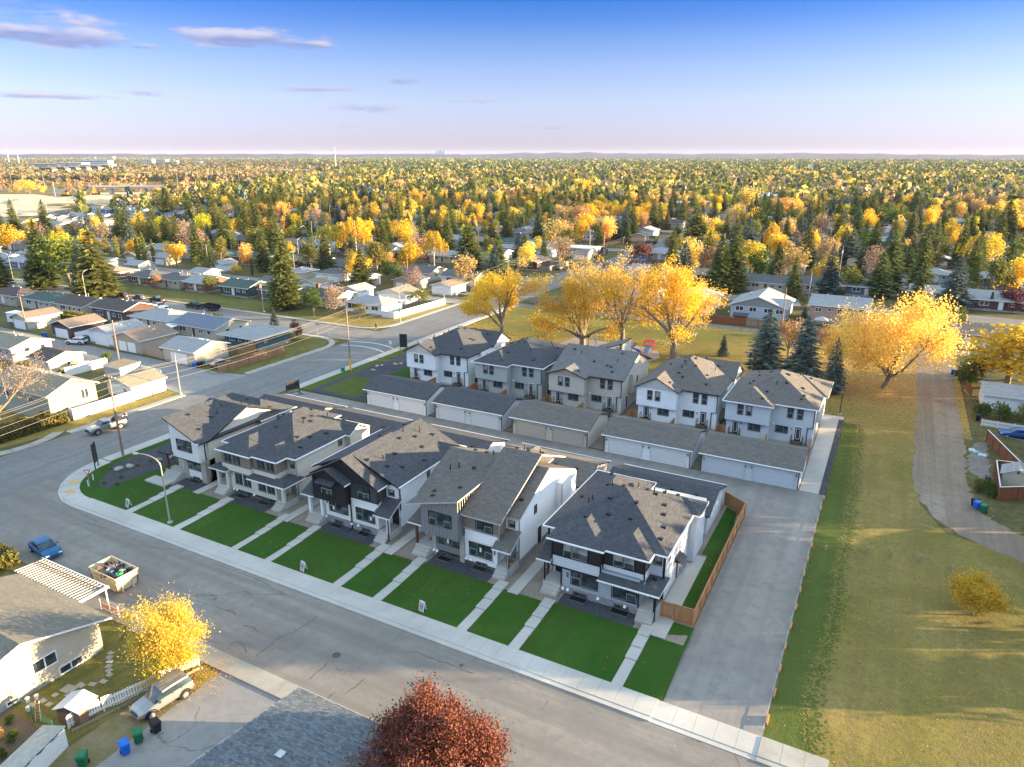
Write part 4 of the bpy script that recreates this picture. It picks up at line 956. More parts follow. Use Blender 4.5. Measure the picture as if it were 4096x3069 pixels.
sheet('lawn', rect(-90.3, -88.0, 88.0, 122.5), .10, g_sod2); sheet('lawn', rect(-90.3, -75, 122.5, 170), .012, g_park)
sheet('gravel_bed', rect(-88.0, -75.6, 88.0, 122.5), .10, dk_gravel)
sheet('lawn', [(-86.6, 89.3), (-77.6, 89.2), (-83.4, 99.4), (-86.8, 98.6)], .112, g_sod2); sheet('lawn', [(-81, 98), (-75.7, 97), (-75.7, 113), (-81.5, 109)], .114, g_sod)
sheet('yard_surface', rect(-75.6, -6.3, 88, 117.3), .02, pea); sheet('concrete_path', [(-6.25, 87.6), (-4.0, 87.6), (-4.0, 117), (-3.3, 117), (-3.3, 118.4), (-7.0, 118.6), (-6.3, 112)], .03, concrete)
sheet('gravel_bed', rect(-3.98, -3.25, 87.6, 116.9), .034, dk_gravel)
for x in (-61.9, -47.9, -33.2, -19.9): sheet('side_path', rect(x, x+1.1, 95.5, 116), .026, concrete)
sheet('yard_surface', rect(-6.9, -6.28, 95, 113), .032, pea)
b = MB(); b.prism([(-63, 137.5), (-60, 133.5), (-48, 133), (-41, 134.5), (-39.5, 138), (-41.5, 143.5), (-45, 145), (-62, 145.5)], -.02, .05); kind(b.build('playground_surface', play_m))
sheet('lawn', [(-110.2, 58.5), (-106.7, 56), (-106.7, 76.0), (-110.0, 76.2)], .05, g_dry); sheet('lawn', [(-125, 44), (-116, 44), (-108.5, 48), (-106.7, 55.8), (-110.3, 58.7), (-125, 58.7)], .05, g_dry)
sheet('lawn', [(-110.4, 88.4), (-106.7, 90.2), (-106.7, 112), (-109, 116), (-113, 117.8), (-122, 117.8), (-116.0, 109), (-110.9, 105.2)], .05, g_yard)
sheet('lawn', [(-110.0, 141.4), (-106.7, 138), (-106.7, 163.5), (-109, 163.5)], .05, g_dry); sheet('lawn', [(-127.5, 130.8), (-113, 130.8), (-107.5, 134), (-106.7, 138), (-110, 141.5), (-127.5, 142)], .052, g_dry)
sheet('lawn', rect(-300, -113.5, 130.8, 142.5), .03, g_yard); sheet('lawn', rect(-300, -113.5, 112, 117.8), .03, g_yard)
sheet('lawn', [(-74, 20), (-47, 20), (-45.3, 30.4), (-44.2, 30.7), (-74, 30.7)], .02, g_yard); sheet('lawn', [(-45.3, 30.4), (-43.4, 27.5), (-43.3, 30.6), (-45.3, 30.6)], .03, g_dry)
sheet('yard_surface', ragged([(15.7, 117.0), (14.0, 115.5), (13.0, 110), (13.0, 104), (15.3, 101)], .35), .02, pavement('gravel_pad', (.20, .185, .165), (.30, .28, .255), grain=2, stain=.8))
def arcline(p0, p1, sag, w=.2):
 b = MB(); n = 14; pts = []
 for i in range(n+1):
  t = i/n; pts.append((p0[0]+(p1[0]-p0[0])*t, p0[1]+(p1[1]-p0[1])*t+sag*4*t*(1-t)))
 for i in range(n):
  (xa, ya), (xb, yb) = pts[i], pts[i+1]; b.face([(xa, ya-w*.8, .017), (xb, yb-w*.8, .017), (xb, yb+w*.8, .017), (xa, ya+w*.8, .017)])
 return kind(b.build('crosswalk_line', paint_w))
arcline((-105.0, 118.5), (-92.6, 118.3), 1.6); arcline((-104.6, 115.3), (-92.6, 115.0), 1.4)
tag(MB().tube((0,0,-.1), (0,0,.012), .36, .36, 24).tube((0,0,-.1), (0,0,.016), .30, .30, 24, 0).build('manhole_cover', plain('cast_iron', (.11, .085, .075), .6, .3, 20, .3, .01), None, (-36.4, 36.7, .010)), 'round rusty manhole cover in the front street near the yellow-leaved shrub', 'manhole cover')
tag(MB().tube((0,0,-.1), (0,0,.012), .17, .17, 16).build('valve_cover', _M['cast_iron'], None, (-26.5, 40.6, .010)), 'small round valve cover in the road beside the pavement', 'valve cover')
crk = plain('crack_filler', (.07, .065, .06), .8, .2)
rc = random.Random(12)
def crack(tile, pts, w=.07, s=.4527):
 q = [G(tile[0]+x*s, tile[1]+y*s) for x, y in pts]; b = MB(); out = []
 for (xa, ya), (xb, yb) in zip(q[:-1], q[1:]):
  n = max(2, int(math.hypot(xb-xa, yb-ya)/.5)); out += [(xa+(xb-xa)*i/n+rc.gauss(0, .05), ya+(yb-ya)*i/n+rc.gauss(0, .05)) for i in range(n)]
 out.append(q[-1])
 for i in range(len(out)-1):
  (xa, ya), (xb, yb) = out[i], out[i+1]; l = math.hypot(xb-xa, yb-ya) or 1; nx, ny = -(yb-ya)/l*w/2, (xb-xa)/l*w/2; k0, k1 = rc.uniform(.4, 1), rc.uniform(.4, 1)
  b.face([(xa-nx*k0, ya-ny*k0, .019), (xb-nx*k1, yb-ny*k1, .019), (xb+nx*k1, yb+ny*k1, .019), (xa+nx*k0, ya+ny*k0, .019)])
 kind(b.build('road_crack', crk))
T9 = (900, 2319)
for pts in ([(280, 680), (380, 590), (470, 520), (600, 470), (700, 400), (815, 325)], [(755, 885), (800, 830), (880, 765), (905, 730)], [(1065, 1015), (1150, 950), (1230, 880)], [(170, 410), (240, 425), (300, 470)], [(0, 270), (60, 275), (90, 320)], [(1620, 640), (1700, 650), (1900, 720), (2200, 830)], [(40, 580), (100, 545), (160, 580), (190, 640)]): crack(T9, pts)
for pts in ([(1290, 1330), (1450, 1390), (1600, 1430), (1690, 1480)], [(0, 450), (200, 520), (420, 640)], [(700, 830), (900, 860), (1200, 900)], [(1450, 1010), (1800, 1130), (2100, 1290)], [(60, 700), (300, 640), (520, 700)]): crack((200, 1800), pts, .05)
for pts in ([(0, 1520), (300, 1450), (560, 1490)], [(300, 1290), (420, 1330), (560, 1290)], [(1100, 1150), (1230, 1080), (1420, 1060)], [(880, 1020), (980, 1060), (1120, 1050)]): crack((0, 1250), pts, .06)
for pts in ([(1180, 200), (1300, 215), (1500, 260)], [(200, 610), (420, 560), (700, 560)], [(1100, 400), (1300, 380), (1500, 410)]): crack((600, 1300), pts, .06)
# trees
bark = plain('bark', (.20, .17, .14), .9, .35, 6, bump=.01); bark_d = plain('bark_dark', (.075, .06, .05), .9, .3, 6); bark_w = plain('birch_bark', (.55, .52, .47), .8, .3, 9)
L_gold = leafmat('leaves_gold', (.76, .48, .03), (.85, .57, .06), (.56, .40, .03), .4, .03)
L_amber = leafmat('leaves_amber', (.74, .49, .09), (.84, .60, .17), (.50, .35, .05), .45)
L_peach = leafmat('leaves_peach', (.70, .38, .07), (.80, .48, .14), (.48, .34, .04), .4)
L_yel = leafmat('leaves_yellow', (.55, .45, .03), (.64, .52, .05), (.30, .33, .03), .45)
L_olive = leafmat('leaves_olive', (.11, .13, .03), (.20, .185, .04), (.28, .235, .05), .35)
L_green = leafmat('leaves_green', (.045, .09, .012), (.09, .14, .02), (.17, .20, .03), .35)
L_lime = leafmat('leaves_lime', (.14, .175, .03), (.21, .23, .04), (.31, .28, .05), .4)
L_rust = leafmat('leaves_rust', (.42, .26, .10), (.50, .33, .13), (.32, .22, .10), .35)
L_bare = leafmat('twigs_tan', (.28, .19, .12), (.40, .29, .18), (.42, .24, .13), .15)
L_wine = leafmat('leaves_wine', (.10, .022, .022), (.17, .045, .035), (.24, .10, .04), .3)
L_red = leafmat('leaves_red_brown', (.15, .022, .032), (.22, .045, .052), (.16, .065, .04), .15)
L_spr = leafmat('needles_green', (.10, .14, .04), (.18, .205, .05), (.28, .26, .08), .3, .08)
L_blu = leafmat('needles_blue', (.07, .11, .10), (.12, .165, .145), (.17, .21, .18), .15, .05)
def quads(cen, size, rng, aspect=.6, nrm=None, mats=None, name='crown', down=0.):
 """mesh of many small leaf faces at the points cen"""
 n = len(cen); a = rng.normal(size=(n, 3))
 if down: a[:, 2] = a[:, 2]*.3-down
 a /= np.linalg.norm(a, axis=1)[:, None]
 b = rng.normal(size=(n, 3)); b -= (b*a).sum(1)[:, None]*a; b /= np.linalg.norm(b, axis=1)[:, None]
 s = (size*rng.uniform(.6, 1.4, n))[:, None]; a = a*s*.5; b = b*s*.5*aspect
 v = np.empty((n, 4, 3)); v[:, 0] = cen-a; v[:, 1] = cen+b*1.0-a*.1; v[:, 2] = cen+a; v[:, 3] = cen-b-a*.1
 me = bpy.data.meshes.new(name); me.vertices.add(n*4); me.vertices.foreach_set('co', v.reshape(-1).astype('f'))
 me.loops.add(n*4); me.loops.foreach_set('vertex_index', np.arange(n*4, dtype='i'))
 me.polygons.add(n); me.polygons.foreach_set('loop_start', np.arange(0, n*4, 4, dtype='i'))
 for m in (mats or []): me.materials.append(m)
 me.update(calc_edges=True); return me
def grow(rng, h, spread, trunk_h, limbs=6, depth=3, r0=.3, up=.75, mb=None, lean=0., twigs=True):
 """branch skeleton; returns mesh builder and the tip points with a weight"""
 mb = mb or MB(); tips = []
 def br(p, d, L, r, k):
  nseg = 3 if k < depth else 2
  q = p
  for i in range(nseg):
   d2 = (d+Vector(rng.normal(0, .16, 3))+Vector((0, 0, .05))).normalized(); e = q+d2*L/nseg; r2 = r*(1-.22)
   if r > .02 or twigs: mb.tube(q, e, r, r2, 6 if r > .1 else (4 if r > .035 else 3), 0, False)
   q, d, r = e, d2, r2
   if k >= depth-1: tips.append((tuple(q), k))
  if k < depth:
   nb = int(rng.integers(3, 5))
   for i in range(nb):
    ang = rng.uniform(0, 2*math.pi); tilt = rng.uniform(.35, .85)
    ax = d.orthogonal().normalized(); ax.rotate(Matrix.Rotation(ang, 3, d)); nd = (d*math.cos(tilt)+ax*math.sin(tilt)); nd.z = nd.z*.8+.12
    t = rng.uniform(.35, 1.); pp = p.lerp(q, t)
    br(pp, nd.normalized(), L*rng.uniform(.52, .72), r*.62, k+1)
 top = Vector((lean, 0, trunk_h)); mb.tube((0, 0, -.3), (0, 0, .25), r0*1.35, r0*1.05, 8, 0, False); mb.tube((0, 0, .25), top, r0*1.05, r0*.8, 8, 0, False)
 for i in range(limbs):
  a = 2*math.pi*i/limbs+rng.uniform(-.4, .4); t = rng.uniform(.25, .75) if i else .05
  d = Vector((math.cos(a)*t*spread, math.sin(a)*t*spread, up)).normalized()
  br(top-Vector((0, 0, rng.uniform(0, trunk_h*.35))), d, (h-trunk_h)*rng.uniform(.40, .58), r0*.55, 1)
 return mb, tips
def leafy(rng, tips, per, sig, size, mats, hmax=None, droop=0., aspect=.65, zmin=0.):
 P0 = np.array([t[0] for t in tips]); c = np.repeat(P0, per, 0)+rng.normal(0, sig, (len(P0)*per, 3))
 if droop: c[:, 2] -= np.abs(rng.normal(0, droop, len(c)))
 keep = c[:, 2] > zmin
 return quads(c[keep], size, rng, aspect, mats=mats)
def blob_tips(rng, h, w, base, n, lobes=9, top=.0):
 """points inside a crown of uneven lobes, for trees far away"""
 cs = []; 
 for i in range(lobes):
  a = rng.uniform(0, 2*math.pi); rr = w*.5*math.sqrt(rng.uniform(0, 1))*.78; z = base+(h-base)*rng.uniform(.22, .86)
  k = 1-abs((z-base)/(h-base)-.45)*.8
  cs.append((math.cos(a)*rr*k, math.sin(a)*rr*k, z, w*rng.uniform(.17, .30)))
 cs.append((0, 0, base+(h-base)*.5, w*.34)); pts = []
 for i in range(n):
  c = cs[int(rng.integers(len(cs)))]; d = rng.normal(size=3); d /= np.linalg.norm(d); r = c[3]*rng.uniform(.45, 1.08)
  pts.append((c[0]+d[0]*r, c[1]+d[1]*r, c[2]+d[2]*r*1.05))
 return np.array(pts)
def deciduous_mid(seed, h, w, leaf, n=1500, size=.46, base=None, limbs=5, bk=None, lobes=9, mats=None):
 rng = np.random.default_rng(seed); base = h*.18 if base is None else base
 pts = blob_tips(rng, h, w, base, n, lobes)
 cm_ = quads(pts, size, rng, .7, mats=[leaf])
 mb = MB(); mb.tube((0, 0, -.3), (0, 0, base+.15*h), .03*w+.06, .02*w+.04, 6, 0, False)
 for i in range(limbs+3):
  a = rng.uniform(0, 6.28); z = h*rng.uniform(.6, .97); rr = w*.3*rng.uniform(.3, 1.1)
  mid = (math.cos(a)*rr*.5, math.sin(a)*rr*.5, (base+z)/2+.3)
  mb.tube((0, 0, base), mid, .015*w+.03, .03, 4, 0, False); mb.tube(mid, (math.cos(a)*rr, math.sin(a)*rr, z), .035, .012, 3, 0, False)
 return mb.mesh('trunk', bk or bark), cm_
def spruce_mesh(seed, h, r, mat, dens=1., size=.42):
 rng = np.random.default_rng(seed); C_, nlev = [], int(h/.42*dens)
 ax = []; 
 for i in range(nlev):
  t = i/nlev; z = h*(.07+.92*t); rad = r*((1-t)**.68)*(1-.25*(t < .08))*rng.uniform(.78, 1.15)+.12
  nb = max(4, int((9 if h > 8 else 7)*(1-t*.45)))
  a0 = rng.uniform(0, 6.28)
  for j in range(nb):
   a = a0+6.283*j/nb+rng.uniform(-.25, .25); L = rad*rng.uniform(.72, 1.12); ns = max(2, int(L/.38))
   for q in range(ns):
    f = (q+.6)/ns; rr = L*f; zz = z-.28*L*f+.10*L*f*f+rng.normal(0, .04)
    for side in ((0,) if f < .35 else (-1, 1) if rng.random() < .55 else (0, -1, 1)):
     C_.append((math.cos(a)*rr-math.sin(a)*side*.20*L*(1.05-f)*2*.5, math.sin(a)*rr+math.cos(a)*side*.20*L*(1.05-f)*2*.5, zz-.05*abs(side)))
     ax.append((math.cos(a+side*.6), math.sin(a+side*.6), -.38+.25*f))
 for q in range(14): C_.append((0, 0, h*(.93+.075*q/14))); ax.append((0.1*rng.normal(), 0.1*rng.normal(), 1))
 C_ = np.array(C_); ax = np.array(ax); ax /= np.linalg.norm(ax, axis=1)[:, None]; n = len(C_)
 s = size*rng.uniform(.7, 1.35, n)[:, None]; b = np.cross(ax, (0, 0, 1.))+rng.normal(0, .35, (n, 3)); b /= np.linalg.norm(b, axis=1)[:, None]
 a = ax*s*.85; b = b*s*.34; v = np.empty((n, 4, 3)); v[:, 0] = C_-a*.7; v[:, 1] = C_+b; v[:, 2] = C_+a*1.1; v[:, 3] = C_-b
 me = bpy.data.meshes.new('crown'); me.vertices.add(n*4); me.vertices.foreach_set('co', v.reshape(-1).astype('f')); me.loops.add(n*4)
 me.loops.foreach_set('vertex_index', np.arange(n*4, dtype='i')); me.polygons.add(n); me.polygons.foreach_set('loop_start', np.arange(0, n*4, 4, dtype='i'))
 me.materials.append(mat); me.update(calc_edges=True)
 tr = MB().tube((0, 0, -.3), (0, 0, h*.96), .035*h**.9*.5+.05, .02, 7, 0, False).mesh('trunk', bark_d)
 return tr, me
def column_mesh(seed, h, w, mat, n=1500, size=.42):
 rng = np.random.default_rng(seed); z = rng.uniform(0, 1, n); prof = np.where(z < .25, .55+z*1.8, 1.0-np.clip(z-.45, 0, 1)**1.6*2.1); prof = np.clip(prof, .08, 1)
 a = rng.uniform(0, 6.283, n); rr = w/2*prof*(.65+.35*np.sin(a*3+z*9))*np.sqrt(rng.uniform(.35, 1, n))
 c = np.stack([np.cos(a)*rr, np.sin(a)*rr, .6+z*(h-.6)], 1)
 mb = MB().tube((0, 0, -.3), (0, 0, h*.9), .14, .03, 6, 0, False)
 return mb.mesh('trunk', bark), quads(c, size, rng, .6, mats=[mat])
def weeping_mesh(seed, h, w, mat, n=2600, size=.40):
 rng = np.random.default_rng(seed); pts = []; mb = MB(); mb.tube((0, 0, -.3), (0, 0, h*.9), .17, .04, 7, 0, False)
 ns = n//26
 for i in range(ns):
  a = rng.uniform(0, 6.283); t = rng.uniform(.35, 1.); z0 = h*(.35+.62*t); rr = w/2*(1.15-t*.85)*rng.uniform(.35, 1.05)
  Ls = rng.uniform(.25, .6)*h*.55*(1.2-t*.5); x, y = math.cos(a)*rr, math.sin(a)*rr
  if i % 4 == 0: mb.tube((0, 0, z0*.82), (x*.9, y*.9, z0), .04, .012, 3, 0, False)
  for k in range(26): f = k/26; pts.append((x*(1+.1*f)+rng.normal(0, .10), y*(1+.1*f)+rng.normal(0, .10), max(.9, z0-Ls*f+rng.normal(0, .08))))
 return mb.mesh('trunk', bark_w), quads(np.array(pts), size, rng, .5, mats=[mat], down=1.2)
TREES = {}
def reg(k, kindname, tr, cr): TREES[k] = (kindname, tr, cr)
for i in range(3): reg(f'spruce{i}', 'spruce_tree', *spruce_mesh(10+i, 15, 3.5+.3*i, L_spr, 1.15, .68))
for i in range(2): reg(f'blue{i}', 'blue_spruce_tree', *spruce_mesh(20+i, 13, 3.7, L_blu, 1.15, .62))
for i in range(2): reg(f'gold{i}', 'golden_tree', *deciduous_mid(30+i, 10, 8, L_gold, 1700, .55))
for i in range(2): reg(f'amber{i}', 'amber_tree', *deciduous_mid(34+i, 10, 8, L_amber, 1500, .55))
reg('yel0', 'yellow_tree', *deciduous_mid(38, 10, 8, L_yel, 1700, .55)); reg('yel1', 'yellow_tree', *deciduous_mid(39, 10, 7, L_yel, 1500, .5, lobes=12))
for i in range(2): reg(f'olive{i}', 'olive_green_tree', *deciduous_mid(40+i, 10, 8, L_olive, 1700, .5))
reg('green0', 'green_tree', *deciduous_mid(44, 10, 8, L_green, 1700, .5)); reg('green1', 'green_tree', *deciduous_mid(45, 9, 9, L_lime, 1700, .5))
reg('rust0', 'rust_coloured_tree', *deciduous_mid(47, 9, 8, L_rust, 1200, .5))
reg('bare0', 'bare_twiggy_tree', *deciduous_mid(48, 9, 9, L_bare, 1500, .34, limbs=14)); reg('bare1', 'bare_twiggy_tree', *deciduous_mid(49, 8, 8, L_bare, 1300, .34, limbs=14))
reg('wine0', 'dark_red_tree', *deciduous_mid(50, 6, 6.5, L_wine, 1300, .42, base=.8)); reg('weep0', 'weeping_birch', *weeping_mesh(51, 11, 10.5, L_yel, 3600)); reg('weep1', 'weeping_birch', *weeping_mesh(52, 12, 9.5, L_gold, 3600))
reg('col0', 'columnar_poplar', *column_mesh(53, 11, 2.2, L_lime)); reg('col1', 'columnar_poplar', *column_mesh(54, 11, 2.4, L_green))
reg('shrub0', 'shrub', *deciduous_mid(55, 2.6, 3.4, L_olive, 700, .30, base=.2)); reg('shrub1', 'shrub', *deciduous_mid(56, 2.2, 3.0, L_green, 700, .28, base=.2)); reg('shrub2', 'shrub', *deciduous_mid(57, 2.5, 3.0, L_amber, 700, .28, base=.2))
NAT = {'spruce': 15, 'blue': 13, 'gold': 10, 'amber': 10, 'yel': 10, 'olive': 10, 'green': 10, 'rust': 9, 'bare': 9, 'wine': 6, 'weep': 11.5, 'col': 11, 'shrub': 2.5}
_rt = random.Random(99)
def plant(key, x, y, h, label, wf=1., group=None, cat=None, rz=None):
 kn, tr, cr = TREES[key]; nat = NAT[key.rstrip('0123456789')]
 o = thing(kn, label, cat or ('shrub' if kn == 'shrub' else 'tree'), (x, y, 0), _rt.uniform(0, 6.28) if rz is None else rz, group)
 s = h/nat; o.scale = (s*wf, s*wf, s)
 put('trunk', tr, o); put('crown', cr, o); return o

# ---- big cottonwoods of the park, each grown on its own
def big_tree(name, x, y, h, spread, seed, per, sig, size, leaf, label, limbs=6, trunk_h=3.2, depth=3, r0=.42, bk=None, up=.9, lean=0., top_bare=.0, cat='tree', zmin=1.5, droop=0., stretch=1.):
 rng = np.random.default_rng(seed); mb, tips = grow(rng, h, spread, trunk_h, limbs, depth, r0, up, lean=lean)
 zm = max(t[0][2] for t in tips); k = h/zm
 mb.v = [(a*k*stretch, b*k*stretch, c*k) for a, b, c in mb.v]; tips = [((t[0][0]*k*stretch, t[0][1]*k*stretch, t[0][2]*k), t[1]) for t in tips]
 keep = [t for t in tips if not (t[0][2] > h*(1-top_bare) and rng.random() < .85)]
 o = thing(name, label, cat, (x, y, 0)); mb.build('trunk', bk or bark, o)
 put('crown', leafy(rng, keep, per, sig, size, [leaf], droop=droop, zmin=zmin), o); return o
big_tree('cottonwood_tree', -74.6, 134.5, 16.5, 1.0, 101, 85, .6, .32, L_gold, 'leftmost golden cottonwood at the park edge, with open crown and bare upper twigs', 6, 3.5, r0=.5, top_bare=.12)
big_tree('cottonwood_tree', -57.5, 140, 21.5, 1.25, 102, 58, .66, .33, L_gold, 'broad golden cottonwood with twin trunks, left of the playground slide', 8, 2.2, r0=.6, top_bare=.10, stretch=1.3)
big_tree('cottonwood_tree', -48.8, 141, 20.5, 1.0, 103, 62, .66, .32, L_amber, 'tall slender golden cottonwood standing in the playground gravel', 6, 4.5, r0=.45, top_bare=.14)
big_tree('cottonwood_tree', -36.8, 138, 20.5, 1.35, 104, 56, .66, .33, L_gold, 'spreading golden cottonwood with pale bare top twigs behind the white gabled duplex', 8, 3.4, r0=.6, top_bare=.13)
big_tree('golden_elm_tree', 1.6, 137.8, 19.0, 1.35, 105, 95, .72, .33, L_amber, 'large bright amber tree overhanging the gravel track at the park corner', 10, 1.8, r0=.42, top_bare=.06, up=.62, zmin=2.0, stretch=.68, lean=.8, droop=1.4)
for a in [('spruce_dark', -18.6, 136.5, 12.6, 'blue0', 'tall blue spruce in the park behind the rightmost duplex, left of three'), ('s', -11.8, 134.8, 12.3, 'blue1', 'blue spruce in the park behind the rightmost duplex, middle of three'), ('s', -6.3, 130.2, 9.8, 'blue0', 'slim small blue spruce next to the park light pole')]:
 plant(a[4], a[1], a[2], a[3], a[5], 1.2 if a[3] > 12 else .9)
plant('rust0', -16.5, 152, 7.5, 'orange-brown small tree behind the blue spruces by the back lane'); plant('rust0', -8.2, 151.5, 7, 'round orange crab apple with green base shoots, right of the blue spruces')
plant('blue1', -28.5, 146, 4.5, 'low dark evergreen beneath the spreading cottonwood'); plant('shrub2', -8.0, 148.5, 1.6, 'small green shoots at the foot of the crab apple')
big_tree('young_maple_tree', 11.0, 68.3, 3.3, 1.6, 106, 46, .34, .16, leafmat('leaves_olive_gold', (.62, .36, .03), (.72, .44, .05), (.40, .32, .03), .3, .02), 'small round orange-yellow tree alone on the dry field', 12, .7, 3, .07, up=.9, zmin=.25)
big_tree('yellow_maple_shrub', -46.7, 28.8, 6.4, 1.15, 107, 30, .36, .125, L_peach, 'bright yellow-orange small maple over the white picket fence beside the parked silver car', 9, .7, 4, .12, up=.9, zmin=.5, stretch=.64)
big_tree('yellow_maple_shrub', -45.6, 28.6, 3.6, 1.2, 108, 26, .34, .13, L_yel, 'lower yellow bush leaning over the silver car', 7, .4, 3, .08, up=.7, zmin=.4)
big_tree('plum_tree', -20.9, 28.8, 7.5, 1.3, 109, 85, .40, .155, L_red, 'large dark red plum tree at the bottom edge beside the gray shingle roof', 10, 1.2, 4, .18, up=.85, zmin=.8, stretch=1.0)
big_tree('bare_elm_tree', -117.2, 52.2, 13.5, 1.3, 110, 5, .35, .16, L_bare, 'bare tan tree with forked trunk at the left edge beside the long hedge', 8, 2.6, 4, .32, bk=plain('bark_tan', (.30, .22, .16), .9, .3, 6), zmin=3.5)  # plain tan bark tone for this tree
# older bungalows and garages
WC = {'cream': plain('stucco_cream', (.50, .45, .355), .85, .06, 2, bump=.004), 'white': sd_white, 'tan': plain('stucco_tan', (.42, .34, .26), .85, .06), 'gray': plain('stucco_gray', (.40, .40, .39), .85, .06),
      'teal': siding('siding_teal', (.035, .11, .125)), 'dgreen': siding('siding_dark_green', (.025, .055, .05)), 'brick': brick('brick_red', (.28, .10, .06), (.20, .075, .05), (.30, .27, .24)),
      'brown': siding('siding_dark_brown', (.085, .045, .035)), 'blue': siding('siding_pale_blue', (.40, .47, .56)), 'sage': siding('siding_sage', (.30, .33, .25)), 'peach': siding('siding_peach', (.46, .31, .25)),
      'black': siding('siding_near_black', (.03, .032, .036)), 'pink': plain('stucco_pink', (.55, .42, .34), .85, .05), 'navy': siding('siding_slate_blue', (.09, .12, .17))}
RC = sh_old
_vents2 = plain('roof_vent_pale', (.5, .5, .5), .5, .1); chim_brick = WC['brick']
_hm = {}
HREG = []
def house(x0, x1, y0, y1, wallc, roofc, label, roof='hip', ridge='x', ze=2.95, pitch=.30, front='f', wins=None, chim=None, trimm=None, cat='house', group=None, name='bungalow', doorx=None, garage=0, far=0, ov=.5, base=None, c=None, gdoor=None):
 """low house; wins: list of (face, position along the wall, sill height, width, height)"""
 W, D = x1-x0, y1-y0
 t = thing(name, label, cat, ((x0+x1)/2, (y0+y1)/2, 0), 0, group); w, d = W/2, D/2; trimm = trimm or white; wm_ = WC[wallc] if isinstance(wallc, str) else wallc; rm = RC[roofc] if isinstance(roofc, str) else roofc
 HREG.append((x0-1, x1+1, y0-1, y1+1))
 if far < 2: wall(t, -w+.02, w-.02, -d+.02, d-.02, 0, .45, foundation, 'foundation')
 bx('wall', t, -w, w, -d, d, .45 if far < 2 else 0, ze-.12, wm_)
 rf = Roof()
 if roof == 'hip': rf.hip(-w-ov, w+ov, -d-ov, d+ov, ze, pitch)
 elif roof == 'flat': rf.plane(-w-ov, w+ov, -d-ov, d+ov, lambda x, y: ze+.25+.04*y, .25)
 else:
  rf.gable(-w-ov, w+ov, -d-ov, d+ov, ze, pitch, ridge, c)
  if ridge == 'x':
   for s in (w-.01, -w+.13): gable_wall(t, -d, d, s, ze+pitch*ov-.1, pitch, wm_, 'x', c)
  else:
   for s in (-d+.01, d-.13): gable_wall(t, -w, w, s, ze+pitch*ov-.1, pitch, wm_, 'y', c)
 ro = rf.build(t, rm, trimm)
 if wins is None:
  rr = random.Random(int(x0*13+y0*7)); wins = []
  if W > 8:
   wins = [(front, W*.16, 1.35, 2.2, 1.2), (front, W*.62, 1.5, 1.3, .9), (front, W*.82, 1.5, 1.1, .9)] if W > 10 else [(front, W*.2, 1.35, 1.9, 1.2), (front, W*.7, 1.5, 1.1, .9)]
   wins += [('r', D*.3, 1.5, 1.2, .95), ('r', D*.7, 1.5, 1.0, .9)]
   if doorx is None: doorx = W*.47
  if far == 0 and W > 8: wins += [('f', W*.25, .12, 1.2, .42), ('f', W*.72, .12, 1.2, .42)]
 for (fc, q, z, ww, hh) in wins:
  if fc == 'f': window(t, -w+q, -d-.01, z, ww, hh, 'f', (1, 1) if ww > 1.2 else (1,), white, None, sub=far < 2)
  elif fc == 'r': window(t, w+.01, -d+q, z, ww, hh, 'r', (1, 1) if ww > 1.2 else (1,), white, None, sub=far < 2)
  elif fc == 'b': window(t, w-q, d+.01, z, ww, hh, 'b', (1,), white, None, sub=far < 2)
  elif fc == 'l': window(t, -w-.01, d-q, z, ww, hh, 'l', (1,), white, None, sub=far < 2)
 if doorx is not None and W > 8: door(t, -w+doorx, -d-.01, .5, .95, 2.05, 'f', white if wallc not in ('white', 'cream') else plain('door_brown', (.14, .06, .03)))
 if garage:
  gw = 4.8 if garage == 1 else 2.5
  if gdoor in (None, 'f'):
   xs = [-gw/2] if garage == 1 else [-2.75, .25]
   for xa in xs: bx('garage_door', t, xa, xa+gw, -d-.05, -d+.01, .03, 2.15, white)
  else:
   bx('garage_door', t, w-.01, w+.05, -gw/2, gw/2, .03, 2.15, white)
 if chim:
  cx, cy, cmt = chim; z = rf.h(cx, cy)
  if cmt == 'brick': bx('chimney', t, cx-.45, cx+.45, cy-.35, cy+.35, 0 if abs(cy) >= d or abs(cx) >= w else z-1, max(z, ze)+1.1, chim_brick)
  else: MB().tube((cx, cy, z-.3), (cx, cy, z+.8), .11, .11, 8).tube((cx, cy, z+.8), (cx, cy, z+.9), .2, .1, 8).build('chimney', galv, t)
 if far == 0 and W > 8:
  rr = random.Random(int(x0*3+y0)); vents(ro, rf, [(rr.uniform(-w*.6, w*.6), rr.uniform(-d*.1, d*.5)) for _ in range(3)], 'box', 'roof_vent', _vents2); vents(ro, rf, [(rr.uniform(-w*.5, w*.5), d*.3)], 'pipe', 'vent_pipe', _vents2)
 return t
B = house
B(-144.8, -130.8, 104, 113.5, 'cream', 'blue', 'cream bungalow with blue-gray gable roof and rear patio roof, behind the twin-door tan garage', 'gable', chim=(-3, 1, 'pipe'))
MB().slab([(-6, -2.5, 2.5), (-2, -2.5, 2.5), (-2, 1.5, 2.7), (-6, 1.5, 2.7)], .08, 0, 0).box(-5.9, -5.8, -2.4, -2.3, 0, 2.4).box(-2.2, -2.1, -2.4, -2.3, 0, 2.4).build('x', white, None, (-140.5, 104, 0)).name = 'patio_roof'
tag(bpy.data.objects['patio_roof'], 'flat white patio roof on posts behind the cream bungalow with blue-gray roof', 'patio roof')
B(-160.8, -147.5, 104.4, 113.5, 'cream', 'gray', 'cream bungalow with pale gray hip roof behind the white alley garage', 'hip')
B(-177.6, -164.8, 105.6, 114, 'brown', 'darkbrown', 'dark brown house with white lit gable and rear deck, above the alley', 'gable', ze=3.3, pitch=.34, chim=(1, 1, 'pipe'))
